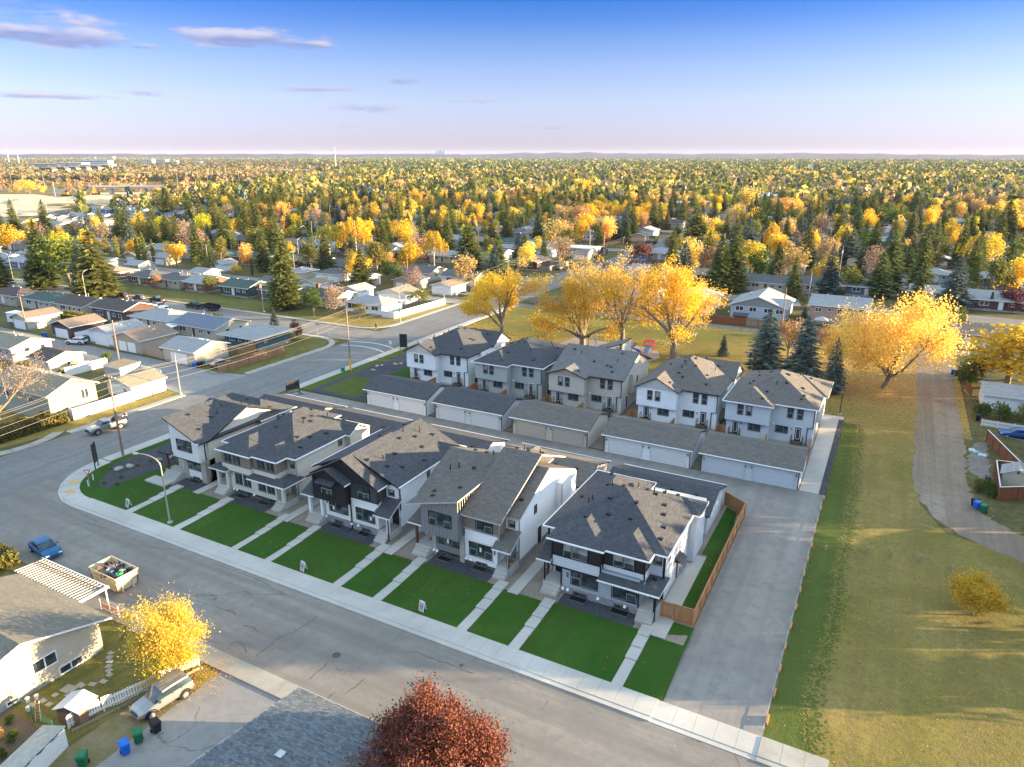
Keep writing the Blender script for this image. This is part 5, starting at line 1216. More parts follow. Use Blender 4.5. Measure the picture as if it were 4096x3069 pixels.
B(-192.2, -180.6, 105, 114, 'cream', 'darkbrown', 'cream bungalow with dark brown gable roof behind the clipped hedge', 'gable', chim=(0, 1, 'pipe'))
B(-208.0, -194.5, 105, 113.5, 'cream', 'green', 'cream bungalow with green hip roof at the left above the alley', 'hip')
B(-224, -211, 105, 113, 'tan', 'darkbrown', 'dark-roofed bungalow beside the leftmost spruces', 'hip')
B(-126.0, -116.2, 102.5, 112.0, 'teal', 'gray', 'teal corner bungalow with gray hip roof next to the cedar fence', 'hip', ov=1.1, wins=[('f', 1.6, 1.6, 1.5, .9), ('f', 4.3, 1.7, .9, .7), ('f', 6.4, 1.4, 1.9, 1.1), ('r', 2, 1.5, .8, .7)], chim=(3, 2, 'pipe'))
B(-128.0, -118.7, 88.9, 97.0, 'cream', 'gray', 'cream garage with gray gable roof at the mouth of the alley', 'gable', name='garage', cat='garage', garage=1, wins=[('r', 6.5, 1.3, .7, .6)], ridge='x', pitch=.3)
B(-145.4, -136.2, 89.7, 98.2, 'tan', 'brown', 'tan garage with two white doors and brown roof in the alley', 'gable', 'y', name='garage', cat='garage', garage=2, wins=[])
B(-154.8, -146.4, 90.4, 98.6, 'white', 'gray', 'white garage with pale gray roof left of the tan garage', 'gable', 'y', name='garage', cat='garage', garage=1, wins=[])
B(-168.6, -161.3, 90.2, 98.0, 'brown', 'brown', 'dark brown garage with one white door and brown roof in the alley', 'gable', 'y', name='garage', cat='garage', garage=1, wins=[])
B(-185.3, -179.2, 90.6, 98.4, 'cream', 'brown', 'white garage with brown roof at the far end of the alley', 'gable', 'y', name='garage', cat='garage', garage=1, wins=[])
B(-117.2, -110.6, 69.9, 76.3, 'white', 'olive', 'small white garage with pale shingle roof on the street side of the white fence', 'gable', 'y', name='garage', cat='garage', wins=[('f', 4.3, 1.3, .9, .7)], pitch=.3, ze=2.5, ov=.35)
B(-127.6, -112.0, 57.2, 64.8, 'sage', 'olive', 'tall sage green bi-level house with pale roof behind the white street fence', 'gable', 'x', ze=4.55, pitch=.42, wins=[('r', 5.0, 2.4, 1.3, 1.7), ('f', 3, 2.6, 1.8, 1.1), ('f', 10, 2.6, 1.5, 1.0)], chim=(1, 1, 'pipe'))
B(-144.0, -137.8, 71.8, 78.4, 'cream', 'darkbrown', 'small cream garage with tree shadow on its wall, left of the olive pickup', 'gable', 'x', name='garage', cat='garage', wins=[('r', 3.3, 1.2, 1.4, .8), ('f', 3.5, 1.3, .9, .8)], ov=.5)
B(-166, -153.6, 73.5, 81.5, 'pink', 'olive', 'pinkish bungalow with tan roof at the left edge above the bare tree', 'gable', 'x')
B(-128.4, -123.6, 76.5, 80.6, 'gray', 'tan', 'small gray shed behind the white fence beside the round green tree', 'flat', name='shed', cat='shed', ze=2.1, wins=[], ov=.15)
B(-217, -206.5, 142.5, 152, 'brick', 'dark', 'bungalow with dark hip roof and wide front lawn, leftmost of the facing row', 'hip')
B(-205, -193.3, 143, 152, 'cream', 'dark', 'cream bungalow with dark hip roof, second of the facing row', 'hip', chim=(1, 1, 'pipe'))
B(-190.8, -181.5, 143, 153, 'brick', 'gray', 'brick bungalow with pale gray gable roof behind the yellow-green tree', 'gable', chim=(2, 2, 'pipe'))
B(-175.4, -164.0, 143.4, 152.5, 'dgreen', 'green', 'dark green bungalow with white bay window and white door', 'gable', ridge='x', wins=[('f', 1.6, 1.1, 2.3, 1.5), ('f', 6.9, 1.6, 1.4, .9), ('f', 9.3, 1.6, 1.3, .9)], doorx=4.9)
B(-160.6, -151, 144.6, 153, 'navy', 'darkbrown', 'slate blue bungalow with tall red brick chimney', 'hip', chim=(-4.9, -3.9, 'brick'), wins=[('f', 3.0, 1.3, 1.5, 1.2)])
B(-145.4, -131.2, 144, 152.8, 'cream', 'darkbrown', 'long bungalow with dark roof and white sunlit gable end behind the bare birch', 'gable', chim=(-3.5, .5, 'brick'))
B(-126.6, -114.3, 142.3, 150.8, 'white', 'gray', 'white corner bungalow with black shutters and gray hip roof', 'hip', wins=[('f', 1.0, 1.2, 2.6, 1.5), ('f', 7.0, 1.4, .8, 1.1), ('f', 8.9, 1.4, 2.2, 1.1)])
B(-126.8, -117.2, 156.4, 163.8, 'white', 'olive', 'white garage with tan roof behind the white corner bungalow', 'gable', 'y', name='garage', cat='garage', wins=[])
B(-136.2, -128.6, 176, 183.6, 'tan', 'dark', 'dark double garage with two navy doors behind the big pine', 'gable', 'y', name='garage', cat='garage', garage=2, wins=[])
B(-120.4, -113.5, 173.8, 182, 'white', 'brown', 'white garage with brown roof and driveway by the cross street', 'gable', 'y', name='garage', cat='garage', wins=[], garage=1, gdoor='r')
B(-127.4, -115.0, 189.4, 198.8, 'white', 'dark', 'white bungalow with dark roof at the next corner, behind the brown-roofed garage', 'gable', chim=(1, 1, 'pipe'))
B(-143.6, -132.8, 190.6, 201, 'cream', 'dark', 'cream bungalow with brown-black roof behind the dark double garage', 'gable')
B(-189.0, -178.2, 190.5, 200.5, 'black', 'dark', 'black-sided bungalow with charcoal roof and white windows', 'gable')
B(-176, -166, 190.5, 200, 'gray', 'dark', 'gray bungalow with big brick chimney beside the black-sided one', 'gable', chim=(4, 0, 'brick'))
B(-167.6, -158.4, 175.2, 182.5, 'white', 'dark', 'white double garage with slate roof left of the big pine', 'hip', name='garage', cat='garage', garage=2, wins=[])
B(-158.5, -151, 158.0, 165, 'white', 'olive', 'white garage with tan gable roof beside the pine', 'gable', 'y', name='garage', cat='garage', wins=[])
B(-178.3, -171.2, 172.8, 180.5, 'cream', 'gray', 'cream garage with gray roof and gray fence', 'hip', name='garage', cat='garage', wins=[])
B(-122.0, -112.8, 229.4, 240, 'brown', 'brown', 'dark brown corner house with wide brown roof beyond the intersection', 'gable', 'y', wins=[('f', 1, 1.2, 2.5, 1.4), ('f', 5, 1.2, 2.2, 1.4)])
B(-120.8, -109.8, 275, 284, 'gray', 'white', 'low house with flat white roof beyond the dark fence', 'gable', pitch=.12)
B(-119.5, -109.6, 355, 366, 'white', 'gray', 'wide white garage at the roadside in the distance', 'gable', 'y', name='garage', cat='garage', garage=1, wins=[])
B(-141, -129.6, 322, 334, 'white', 'dark', 'white bungalow with striped gable and dark green shutters in the distance', 'gable', 'y')
B(-88.5, -74.9, 275, 285, 'gray', 'gray', 'gray bungalow behind the red fence and blue tarp', 'hip')
B(-35.2, -21.9, 184.6, 199, 'blue', 'gray', 'pale blue duplex with half dark half gray roof beyond the park lane', 'gable', 'y', ze=3.4, pitch=.36, wins=[('f', 1.2, 1.9, 2.0, 1.2), ('f', 4.6, 1.9, 1.8, 1.2), ('f', 8.2, 1.9, 1.8, 1.2), ('f', 11, 1.9, 1.8, 1.2), ('f', 7.5, .1, 1.3, .4), ('f', 2.5, .1, 1.3, .4)], doorx=None and 0, chim=(-3, -1, 'pipe'))
B(-16.6, -3.6, 187, 198, 'peach', 'gray', 'peach two-storey house with pale gray roof and rear balcony beyond the park lane', 'gable', 'x', ze=4.7, pitch=.3, wins=[('f', 1.2, 3.0, 1.5, 1.1), ('f', 4.0, 3.3, .9, .7), ('f', 6.3, 2.9, 1.8, 1.2), ('f', 2.2, .9, 1.0, .8), ('f', 4.4, .8, 1.0, .8)], doorx=-99 if False else 9.4)
B(-1.6, 5.0, 176.5, 183.5, 'white', 'white', 'white garage half hidden behind the amber tree', 'gable', 'y', name='garage', cat='garage', garage=1, wins=[])
B(-51.5, -40.5, 184.5, 197, 'white', 'gray', 'white house behind the golden cottonwoods', 'gable', 'y', ze=3.4)
B(-68, -56, 185, 196, 'white', 'gray', 'white house with pale roof left behind the cottonwoods', 'gable', 'x', ze=3.2)
B(-39.2, -27.5, 224.8, 235, 'cream', 'dark', 'low house with charcoal roof and timber porch gable between the spruces', 'gable')
B(-24, -14.0, 227.6, 238, 'tan', 'dark', 'tan brick house with charcoal roof and white door between the spruces', 'gable')
B(16.2, 24.0, 132.6, 139.0, 'white', 'gray', 'white garage with gray gable roof at the right edge beyond the gravel track', 'gable', 'x', name='garage', cat='garage', wins=[], ov=.45, pitch=.34)
B(13.6, 23.0, 178.5, 187, 'tan', 'brown', 'brown-roofed garage by the track at upper right', 'gable', 'x', name='garage', cat='garage', wins=[], garage=1)
B(19.6, 34, 225, 236, 'brown', 'gray', 'dark bungalow with long gray roof at the right edge', 'gable')
B(21.5, 35, 265.5, 275, 'navy', 'gray', 'slate blue bungalow with gray roof at the right, white car in front', 'hip')
B(8.6, 17, 267.5, 276, 'blue', 'gray', 'small pale bungalow with gray roof at the right behind the amber tree', 'hip')
B(12.0, 18.5, 307.5, 315, 'brick', 'white', 'white-roofed garage with red sides at the right', 'gable', 'y', name='garage', cat='garage', garage=1, wins=[])
ch = house(-66.5, -54.2, 15.6, 27.9, 'cream', shingle('shingles_brown_gray', (.11, .10, .08), (.20, .185, .15)), 'cream stucco bungalow with large olive-gray roof at lower left', 'gable', 'x', ze=3.05, pitch=.30, wins=[('r', 2.2, 1.35, 1.9, 1.15), ('r', 6.8, 1.45, 1.9, 1.1), ('r', 8.6, .1, 1.9, .75), ('r', 4.6, .15, .9, .45)], ov=.75, doorx=None)
ch.children[0]
for y in (-3.4, -2.7, -2.0):
 MB().tube((6.3, y, 1.0), (6.3, y, 3.3+.4*(y+3.4)), .035, None, 6).tube((6.3, y, 3.3+.4*(y+3.4)), (6.55, y, 3.25+.4*(y+3.4)), .035, None, 6).box(6.16, 6.36, y-.12, y+.12, .8, 1.05).build('service_mast', galv, ch)
def bottom_roof():
 x0, x1, y0, y1 = -34.0, -22.5, 13.5, 30.2; t = thing('foreground_house', 'bungalow under a large gray-blue shingle roof, left of the dark red plum tree', 'house', ((x0+x1)/2, (y0+y1)/2, 0)); w, d = (x1-x0)/2, (y1-y0)/2
 wall(t, -w+.5, w-.5, -d+.5, d-.5, 0, 2.5, WC['gray'], 'wall'); ze_ = 2.72; p = .14
 f = lambda y: ze_+p*(d-y)
 ro = MB().slab([(-w, -d, f(-d)), (w, -d, f(-d)), (w, d, ze_), (-w, d, ze_)], .17, 0, 1).build('roof', [sh_old['gray'], black], t)
 cols = [plain('tab_slate', (.105, .125, .145), .95, .3, 9), plain('tab_gray', (.145, .165, .18), .95, .3, 9), plain('tab_dark', (.085, .10, .12), .95, .3, 9), plain('tab_brownish', (.13, .132, .13), .95, .3, 9)]
 ang = math.atan(p); hx = .145; rnd = random.Random(4); tabs = {}
 def tabmesh(L, ci):
  k = (L, ci)
  if k not in tabs: tabs[k] = MB().box(0, L-.012, -hx*1.12, 0, 0, .014).mesh('shingle', cols[ci])
  return tabs[k]
 n = 0; rest = MB()
 for r in range(int(2*d/hx)):
  yy = d-r*hx; x = -w+rnd.uniform(0, .2); zz = f(yy)+.006
  while x < w-.3:
   L = rnd.choice((.25, .34, .42)); ci = rnd.choice((0, 0, 1, 2, 3, 1)); z = zz+.005*rnd.random()
   u, v = P((x0+x1)/2+x, (y0+y1)/2+yy, z)
   if -40 < u < 1750 and v < 3110:
    if n < 300 and rnd.random() < .55 and v > 2850 and u < 1450:
     o = put('shingle', tabmesh(L, ci), ro, (x, yy, z)); o.rotation_euler = (-ang, 0, 0); n += 1
    else:
     pts = [(x, yy-hx*1.12, z+p*hx*1.12), (x+L-.012, yy-hx*1.12, z+p*hx*1.12), (x+L-.012, yy, z), (x, yy, z)]
     rest.raw([(q[0], q[1], q[2]+h_) for h_ in (0, .014) for q in pts], [(4,5,6,7),(1,2,6,5),(2,3,7,6),(3,0,4,7)], ci)
   x += L
 o = rest.build('shingle_courses', cols, ro); o['kind'] = 'stuff'
 for (x, y) in ((-1.6, 2.6), (1.2, 1.9)):
  MB().box(-.2, .2, -.2, .2, 0, .14).box(-.26, .26, -.26, .26, .14, .18).build('roof_vent', _vents2, ro, (x, y, f(y)+.01))
bottom_roof()
HREG.append((-34, -22, 13, 30.5))
# vehicles
tyre_m = plain('tyre_rubber', (.018, .018, .018), .8); rim_m = plain('wheel_rim', (.45, .45, .46), .3, .1, metal=.7); lampw = plain('headlight', (.75, .75, .75), .15); lampr = plain('tail_light', (.35, .01, .01), .2); amber_l = plain('indicator', (.7, .25, .02), .2)
cglass = glass('car_glass', (.02, .035, .045), .04); under = plain('dark_plastic', (.02, .02, .022), .6)
def paint(name, c, metal=.25): return plain(name, c, .28, .04, 2., metal, spec=.5)
def loft(sections, mat_of, mb=None):
 """sections: list of (x, [(y, z), ...]) half profiles from the sill up to the centre line; mirrored across y = 0"""
 mb = mb or MB(); n = len(sections[0][1])
 ring = [[(x, -y, z) for y, z in pr]+[(x, y, z) for y, z in reversed(pr)] for x, pr in sections]
 for i in range(len(ring)-1):
  for j in range(2*n-1):
   a, b, c, d = ring[i][j], ring[i][j+1], ring[i+1][j+1], ring[i+1][j]
   mb.face([a, d, c, b], mat_of(i, min(j, 2*n-2-j)))
 mb.face(ring[0], mat_of(0, 0)); mb.face(list(reversed(ring[-1])), mat_of(len(ring)-2, 0)); return mb
def car(kind_, label, loc, heading, colour, L=4.6, group=None, details=True, wheelc=None, suvh=1.0):
 """+x of the car points forward; heading in degrees from world +x"""
 t = thing({'pickup': 'pickup_truck', 'suv': 'suv_car', 'sedan': 'sedan_car'}[kind_], label, 'pickup truck' if kind_ == 'pickup' else 'car', (loc[0], loc[1], .015), R(heading), group)
 W = .90 if kind_ == 'sedan' else (.92 if kind_ == 'suv' else 1.0); h = L/2; wr = .33 if kind_ == 'sedan' else (.37 if kind_ == 'suv' else .42)
 zb = .28 if kind_ == 'sedan' else (.38 if kind_ == 'suv' else .50); belt = .95 if kind_ == 'sedan' else (1.08 if kind_ == 'suv' else 1.25); hood = belt-.12
 def body(x, zt, wf=1.0, z0=zb): w = W*wf; return (x, [(w*.86, z0), (w*.98, z0+.12), (w, (z0+zt)/2), (w*.97, zt-.08), (w*.86, zt), (0, zt+.03)])
 if kind_ == 'pickup':
  secs = [body(-h, belt-.08, .93, zb+.1), body(-h+.15, belt), body(-.35*h, belt), body(.2*h, belt), body(.48*h, hood+.06), body(h-.5, hood-.02, .98), body(h-.12, hood-.14, .95, zb+.05), body(h, hood-.38, .86, zb+.1)]
 elif kind_ == 'suv':
  secs = [body(-h, belt-.25, .88, zb+.12), body(-h+.12, belt-.02, .95), body(-h*.4, belt+.02), body(.2*h, belt), body(.45*h, hood+.05), body(h-.4, hood-.06, .97), body(h-.1, hood-.2, .92, zb+.05), body(h, hood-.38, .82, zb+.1)]
 else:
  secs = [body(-h, belt-.22, .84, zb+.12), body(-h+.15, belt-.03, .93), body(-h*.55, belt+.02), body(.15*h, belt-.01), body(.42*h, hood+.03), body(h-.45, hood-.10, .96), body(h-.12, hood-.24, .90, zb+.04), body(h, hood-.36, .78, zb+.08)]
 bo = loft(secs, lambda i, j: 0).build('body', [colour, under], t)
 # greenhouse
 if kind_ == 'pickup': g0, g1, g2, g3, top = -.22*h, -.16*h, .22*h, .45*h, 1.82
 elif kind_ == 'suv': g0, g1, g2, g3, top = -.97*h, -.84*h, .12*h, .44*h, 1.66*suvh
 else: g0, g1, g2, g3, top = -.78*h, -.42*h, .12*h, .42*h, 1.42
 def cs(x, z, w): return (x, [(w, belt-.04), (w*.985, belt+(z-belt)*.12), (w*.88, belt+(z-belt)*.84), (w*.80, z), (0, z+.035)])
 zi = belt+.02; we = W*.93
 xs = [(g0, zi, we*.94), (g1, top, we), ((g1*2+g2)/3, top+.02, we), ((g1+g2*2)/3, top+.02, we), (g2, top-.03, we), (g3, zi-.06, we*.95)]
 def mo(i, j):
  if i == 0 or i == 4: return 1 if j >= 1 else 0
  return 1 if j == 1 else 0
 cb = loft([cs(*q) for q in xs], mo).build('cabin', [colour, cglass], t)
 # pillars between the side windows
 pb = MB()
 for x in ([(g1*2+g2)/3, (g1+g2*2)/3] if kind_ != 'pickup' else [(g1+g2)/2]):
  for s in (-1, 1): pb.extr([(x-.04, s*we*1.0, belt), (x+.04, s*we*1.0, belt), (x+.04, s*we*.885, top-.1), (x-.04, s*we*.885, top-.1)], (0, s*.012, 0))
 pb.build('pillar', colour if kind_ == 'pickup' else under, t)
 if kind_ == 'pickup':
  MB().box(-h+.1, g0-.06, -W*.80, W*.80, belt-.001, belt+.045).build('bed_liner', under, t)
  MB().box(-h+.1, g0-.06, -W*.93, -W*.81, belt, belt+.07).box(-h+.1, g0-.06, W*.81, W*.93, belt, belt+.07).box(-h+.02, -h+.1, -W*.9, W*.9, belt-.1, belt+.06).build('bed_rail', colour, t)
 # wheels with arches
 wx = (.62*h, -.60*h)
 for x in wx:
  for s in (-1, 1):
   wb = MB().tube((0, -.12, 0), (0, .12, 0), wr, wr, 18); w_ = wb.build('wheel', tyre_m, t, (x, s*(W-.07), wr))
   rb = MB().tube((0, s*.115, 0), (0, s*.135, 0), wr*.62, wr*.58, 14, 0)
   for q in range(5):
    a = q*1.2566; rb.tube((0, s*.14, 0), (math.cos(a)*wr*.55, s*.14, math.sin(a)*wr*.55), .03, .03, 4)
   rb.build('rim', wheelc or rim_m, w_)
   ab = MB(); n = 9; ro_, ri_ = wr+.13, wr+.035
   for q in range(n):
    a0, a1 = math.pi*q/n-.1, math.pi*(q+1)/n-.1*(q < 0)
    p = [(x+ri_*math.cos(a0), s*(W+.012), wr+ri_*math.sin(a0)), (x+ro_*math.cos(a0), s*(W+.012), wr+ro_*math.sin(a0)), (x+ro_*math.cos(a1), s*(W+.012), wr+ro_*math.sin(a1)), (x+ri_*math.cos(a1), s*(W+.012), wr+ri_*math.sin(a1))]
    ab.extr(p, (0, -s*.12, 0))
   ab.build('wheel_arch', under if kind_ != 'sedan' else colour, t)
 for s in (-1, 1):
  MB().box(-.12, .06, -.17, .17, -.09, .09).build('headlight', lampw, t, (h-.13, s*W*.66, hood-.30)); MB().box(-.03, .08, -.14, .14, -.12, .12).build('tail_light', lampr, t, (-h+.0, s*W*.72, belt-.28))
  MB().box(-.07, .07, -.09, .09, -.06, .08).build('wing_mirror', colour, t, (g3-.28, s*(W+.10), belt+.06))
 MB().box(-.05, .04, -W*.45, W*.45, -.11, .10).build('grille', under, t, (h-.02, 0, hood-.36)); MB().box(-.05, .06, -W*.78, W*.78, -.09, .09).build('bumper', under if kind_ == 'pickup' else colour, t, (h-.02, 0, zb+.16)); MB().box(-.06, .05, -W*.78, W*.78, -.09, .09).build('bumper', under, t, (-h+.02, 0, zb+.2))
 MB().box(-.02, .01, -.25, .25, -.07, .07).build('number_plate', white, t, (-h-.02, 0, belt-.42))
 if kind_ == 'suv' and details:
  for s in (-1, 1): MB().tube((g1+.1, s*we*.74, top+.08), (g2-.1, s*we*.74, top+.08), .025, None, 5).tube((g1+.1, s*we*.74, top), (g1+.1, s*we*.74, top+.08), .02, None, 4).tube((g2-.1, s*we*.74, top), (g2-.1, s*we*.74, top+.08), .02, None, 4).build('roof_rail', under, t)
 return t
c_silver = paint('paint_silver', (.30, .32, .34), .6); c_blue = paint('paint_blue', (.008, .10, .26)); c_white = paint('paint_white', (.78, .78, .78), 0.); c_black = paint('paint_black', (.012, .013, .016)); c_olive = paint('paint_olive_yellow', (.36, .31, .10), 0.); c_grey = paint('paint_dark_gray', (.08, .085, .09)); c_red = paint('paint_orange_red', (.45, .06, .02)); c_teal = paint('paint_teal', (.02, .10, .11)); c_royal = paint('paint_royal_blue', (.02, .09, .35))
pk = car('pickup', 'silver crew-cab pickup with lettered door, stopped at the far kerb beside a person', (-101.7, 59.3), -97, c_silver, 5.5)
cu = bpy.data.curves.new('txt', 'FONT'); FONTS = []
def text(body, size, mat, parent, loc, rot, name='lettering', extr=.004, align='CENTER'):
 c = bpy.data.curves.new('lettering', 'FONT'); c.body = body; c.size = size; c.extrude = extr; c.align_x = align; c.align_y = 'CENTER'
 o = bpy.data.objects.new('tmp', c); C.link(o); bpy.context.view_layer.update()
 me = bpy.data.meshes.new_from_object(o.evaluated_get(bpy.context.evaluated_depsgraph_get())); bpy.data.objects.remove(o)
 me.materials.clear(); me.materials.append(mat)
 q = put(name, me, parent, loc); q.rotation_euler = rot; return q
ink = plain('ink_black', (.02, .02, .02), .7); ink_b = plain('ink_blue', (.03, .08, .30), .7)
text('XZ  VISIONS', .24, ink, pk, (.15, 1.012, 1.0), (R(90), 0, R(180))); text('HOMES', .10, ink, pk, (.15, 1.012, .82), (R(90), 0, R(180)))
MB().box(-.5, .5, -.5, .5, 0, .35).box(-.3, .4, -.3, .2, .35, .55).build('load', under, pk, (-1.7, 0, 1.25))
s1 = car('sedan', 'dark blue sedan parked beside the corrugated patio roof at the left', (-74.3, 34.6), -8, c_blue, 4.5)
s2 = car('suv', 'old silver SUV parked on the driveway under the yellow tree', (-44.3, 26.2), -97, c_silver, 4.35, suvh=1.02)
s2.location.z = .02
for s in (-1, 1): MB().box(-.08, .05, -.06, .06, -.06, .06).build('indicator', amber_l, s2, (2.06, s*.80, .76))
car('sedan', 'silver sedan beside the cedar fence at the alley mouth', (-114.4, 91.6), 78, c_silver, 4.4); car('suv', 'white wagon parked in the alley before the brown garage', (-156.6, 88.4), 200, c_white, 4.7, suvh=.95)
ol = car('pickup', 'old olive-yellow pickup with sheet material in its bed, behind the white fence', (-136.2, 75.7), 248, c_olive, 5.2)
MB().box(-1.4, 1.2, -.8, .7, 0, .06).box(-1.2, 1.5, -.6, .5, .07, .12).build('sheet_material', plain('tarp_pale', (.6, .62, .65), .4), ol, (-1.2, 0, 1.55))
car('sedan', 'gray sedan parked on the side street before the clipped lawns', (-190.8, 127.6), 180, c_grey, 4.5); car('pickup', 'black pickup parked behind the gray sedan on the side street', (-182.4, 127.4), 180, c_black, 5.6)
bp = car('pickup', 'black crew-cab pickup towing a black dump trailer on the side street', (-166.3, 126.9), 180, c_black, 5.8)
tr_ = thing('dump_trailer', 'black two-axle dump trailer hitched to the black pickup', 'trailer', (-159.8, 127.1, 0))
MB().box(-2.3, 2.3, -1.05, -.97, .8, 1.7).box(-2.3, 2.3, .97, 1.05, .8, 1.7).box(-2.3, -2.22, -.97, .97, .8, 1.7).box(2.22, 2.3, -.97, .97, .8, 1.7).box(-2.3, 2.3, -1.05, 1.05, .65, .8).build('trailer_box', c_black, tr_)
MB().tube((-2.3, -.6, .6), (-3.6, 0, .6), .05).tube((-2.3, .6, .6), (-3.6, 0, .6), .05).build('drawbar', under, tr_)
for x in (-.1, .85):
 for s in (-1, 1): w_ = MB().tube((0, -.12, 0), (0, .12, 0), .37, .37, 14).build('wheel', tyre_m, tr_, (x, s*1.15, .37)); MB().tube((0, s*.12, 0), (0, s*.14, 0), .2, .2, 10).build('rim', rim_m, w_)
car('pickup', 'white pickup parked on the near side of the side street', (-173.4, 121.4), 0, c_white, 5.4)
car('sedan', 'dark sedan half hidden by the big spruce on the side street', (-198.2, 127.4), 180, c_black, 4.5)
car('sedan', 'silver sedan parked on the driveway of the brown-roofed white garage', (-110.3, 176.6), 10, c_silver, 4.5); car('suv', 'orange-red hatchback turning at the distant intersection', (-93.3, 249.6), 170, c_red, 4.1, suvh=.92)
car('pickup', 'teal pickup parked along the red fence', (-80.0, 254.9), 0, c_teal, 5.4); car('sedan', 'bright blue sedan parked beside the white picket fence at the right edge', (19.9, 121.4), 186, c_royal, 4.6)
car('suv', 'white SUV parked at far right before the slate blue bungalow', (36.6, 268), 10, c_white, 4.7); car('suv', 'dark car by the roadside beneath the cottonwoods', (-106.2, 236), 80, c_grey, 4.6)
for i, (x, y, c, hd) in enumerate([(-115.5, 352, c_grey, 0), (-107.5, 349, c_black, 80), (-103.4, 330, c_grey, 85), (-90.6, 430, c_white, 90), (-83.5, 415, c_white, 90), (-208, 213.5, c_white, 0), (-168, 209.5, c_grey, 0), (-240, 214, c_black, 0), (-45, 214, c_white, 0), (-60, 209.6, c_grey, 0)]):
 car(['suv', 'sedan'][i % 2], ['gray', 'black', 'dark gray', 'white', 'small white', 'pale', 'slate', 'black', 'white', 'dim gray'][i]+' car parked '+['by the wide white garage', 'at the distant roadside', 'beyond the intersection', 'in the distant shopping lot', 'near the distant pylon sign', 'among the houses at left', 'on the second street at left', 'far left on the second street', 'between spruces beyond the park', 'on the street beyond the park houses'][i], (x, y), hd, c, 4.5, 'distant parked cars')
# dumpster
db = thing('dumpster', 'rusty cream roll-off bin full of rubbish, standing on the front street', 'dumpster', (-62.6, 34.6, .01), R(-2))
binm, _nt, _b = newmat('rusty_cream_paint'); _k = NB(_nt); _p = _k.pos()
_nt.links.new(_k.mix(_k.math('GREATER_THAN', _k.noise(_p, 3.2, 8, .75), .60), (.62, .52, .34, 1), (.22, .09, .03, 1)), _b.inputs['Base Color']); _b.inputs['Roughness'].default_value = .7
rust = plain('rust', (.20, .08, .03), .85, .4, 12)
hw, hl = 1.15, 2.15
b = MB(); T0, T1, zt = .78, 1.0, 1.72
for (sx0, sx1, sy0, sy1) in ((-1, 1, -1, -1), (-1, 1, 1, 1), (-1, -1, -1, 1), (1, 1, -1, 1)):
 p = [(sx0*hl*.88, sy0*hw*.88, .12), (sx1*hl*.88, sy1*hw*.88, .12), (sx1*hl, sy1*hw, zt), (sx0*hl, sy0*hw, zt)]
 b.extr(p, (0, -sy0*.06, 0) if sy0 == sy1 else (-sx0*.06, 0, 0))
b.box(-hl*.88, hl*.88, -hw*.88, hw*.88, .1, .16); b.build('bin_body', binm, db)
b = MB()
for z, k in ((1.70, 1.0), (1.12, .96)): b.box(-hl*k-.04, hl*k+.04, -hw*k-.05, -hw*k+.02, z-.03, z+.05).box(-hl*k-.04, hl*k+.04, hw*k-.02, hw*k+.05, z-.03, z+.05).box(-hl*k-.05, -hl*k+.02, -hw*k, hw*k, z-.03, z+.05).box(hl*k-.02, hl*k+.05, -hw*k, hw*k, z-.03, z+.05)
b.build('rim_rail', binm, db)
for y in (-.55, .55): bx('skid', db, hl*.88, hl*.88+.22, y-.06, y+.06, .0, .75, binm)
for x, y in ((-hl*.9, -hw*.9), (hl*.9, -hw*.9), (hl*.9, hw*.9)): MB().tube((x, y, .1), (x*1.1, y*1.1, 1.7), .05, None, 5).build('corner_bar', rust, db)
text('403-519-2432', .26, ink_b, db, (2.10, 0.05, 1.0), (R(84), 0, R(90))); text('MINI BIN', .2, ink_b, db, (2.17, .05, 1.45), (R(84), 0, R(90))); text('GPM', .62, ink, db, (-.9, -1.12, 1.28), (R(84), 0, 0))
rn = random.Random(5); jm = [plain('junk_'+n, c, .8) for n, c in (('white', (.6, .6, .6)), ('gray', (.3, .28, .27)), ('black', (.03, .03, .04)), ('blue', (.03, .09, .16)), ('tan', (.38, .3, .2)), ('red', (.4, .03, .03)), ('green', (.03, .3, .1)), ('brown', (.16, .1, .07)))]
for i in range(70):
 L = rn.uniform(.3, 1.3); o = bx('rubbish_piece', db, -L/2, L/2, -rn.uniform(.04, .3), rn.uniform(.04, .3), 0, rn.uniform(.03, .28), jm[rn.choice((0, 0, 1, 1, 2, 2, 2, 3, 4, 4, 5, 6, 7, 7)) if i > 5 else i % 8])
 o.location = (rn.uniform(-1.7, 1.7), rn.uniform(-.85, .85), rn.uniform(1.25, 1.62)); o.rotation_euler = (rn.uniform(-.5, .5), rn.uniform(-.5, .5), rn.uniform(0, 6.3))
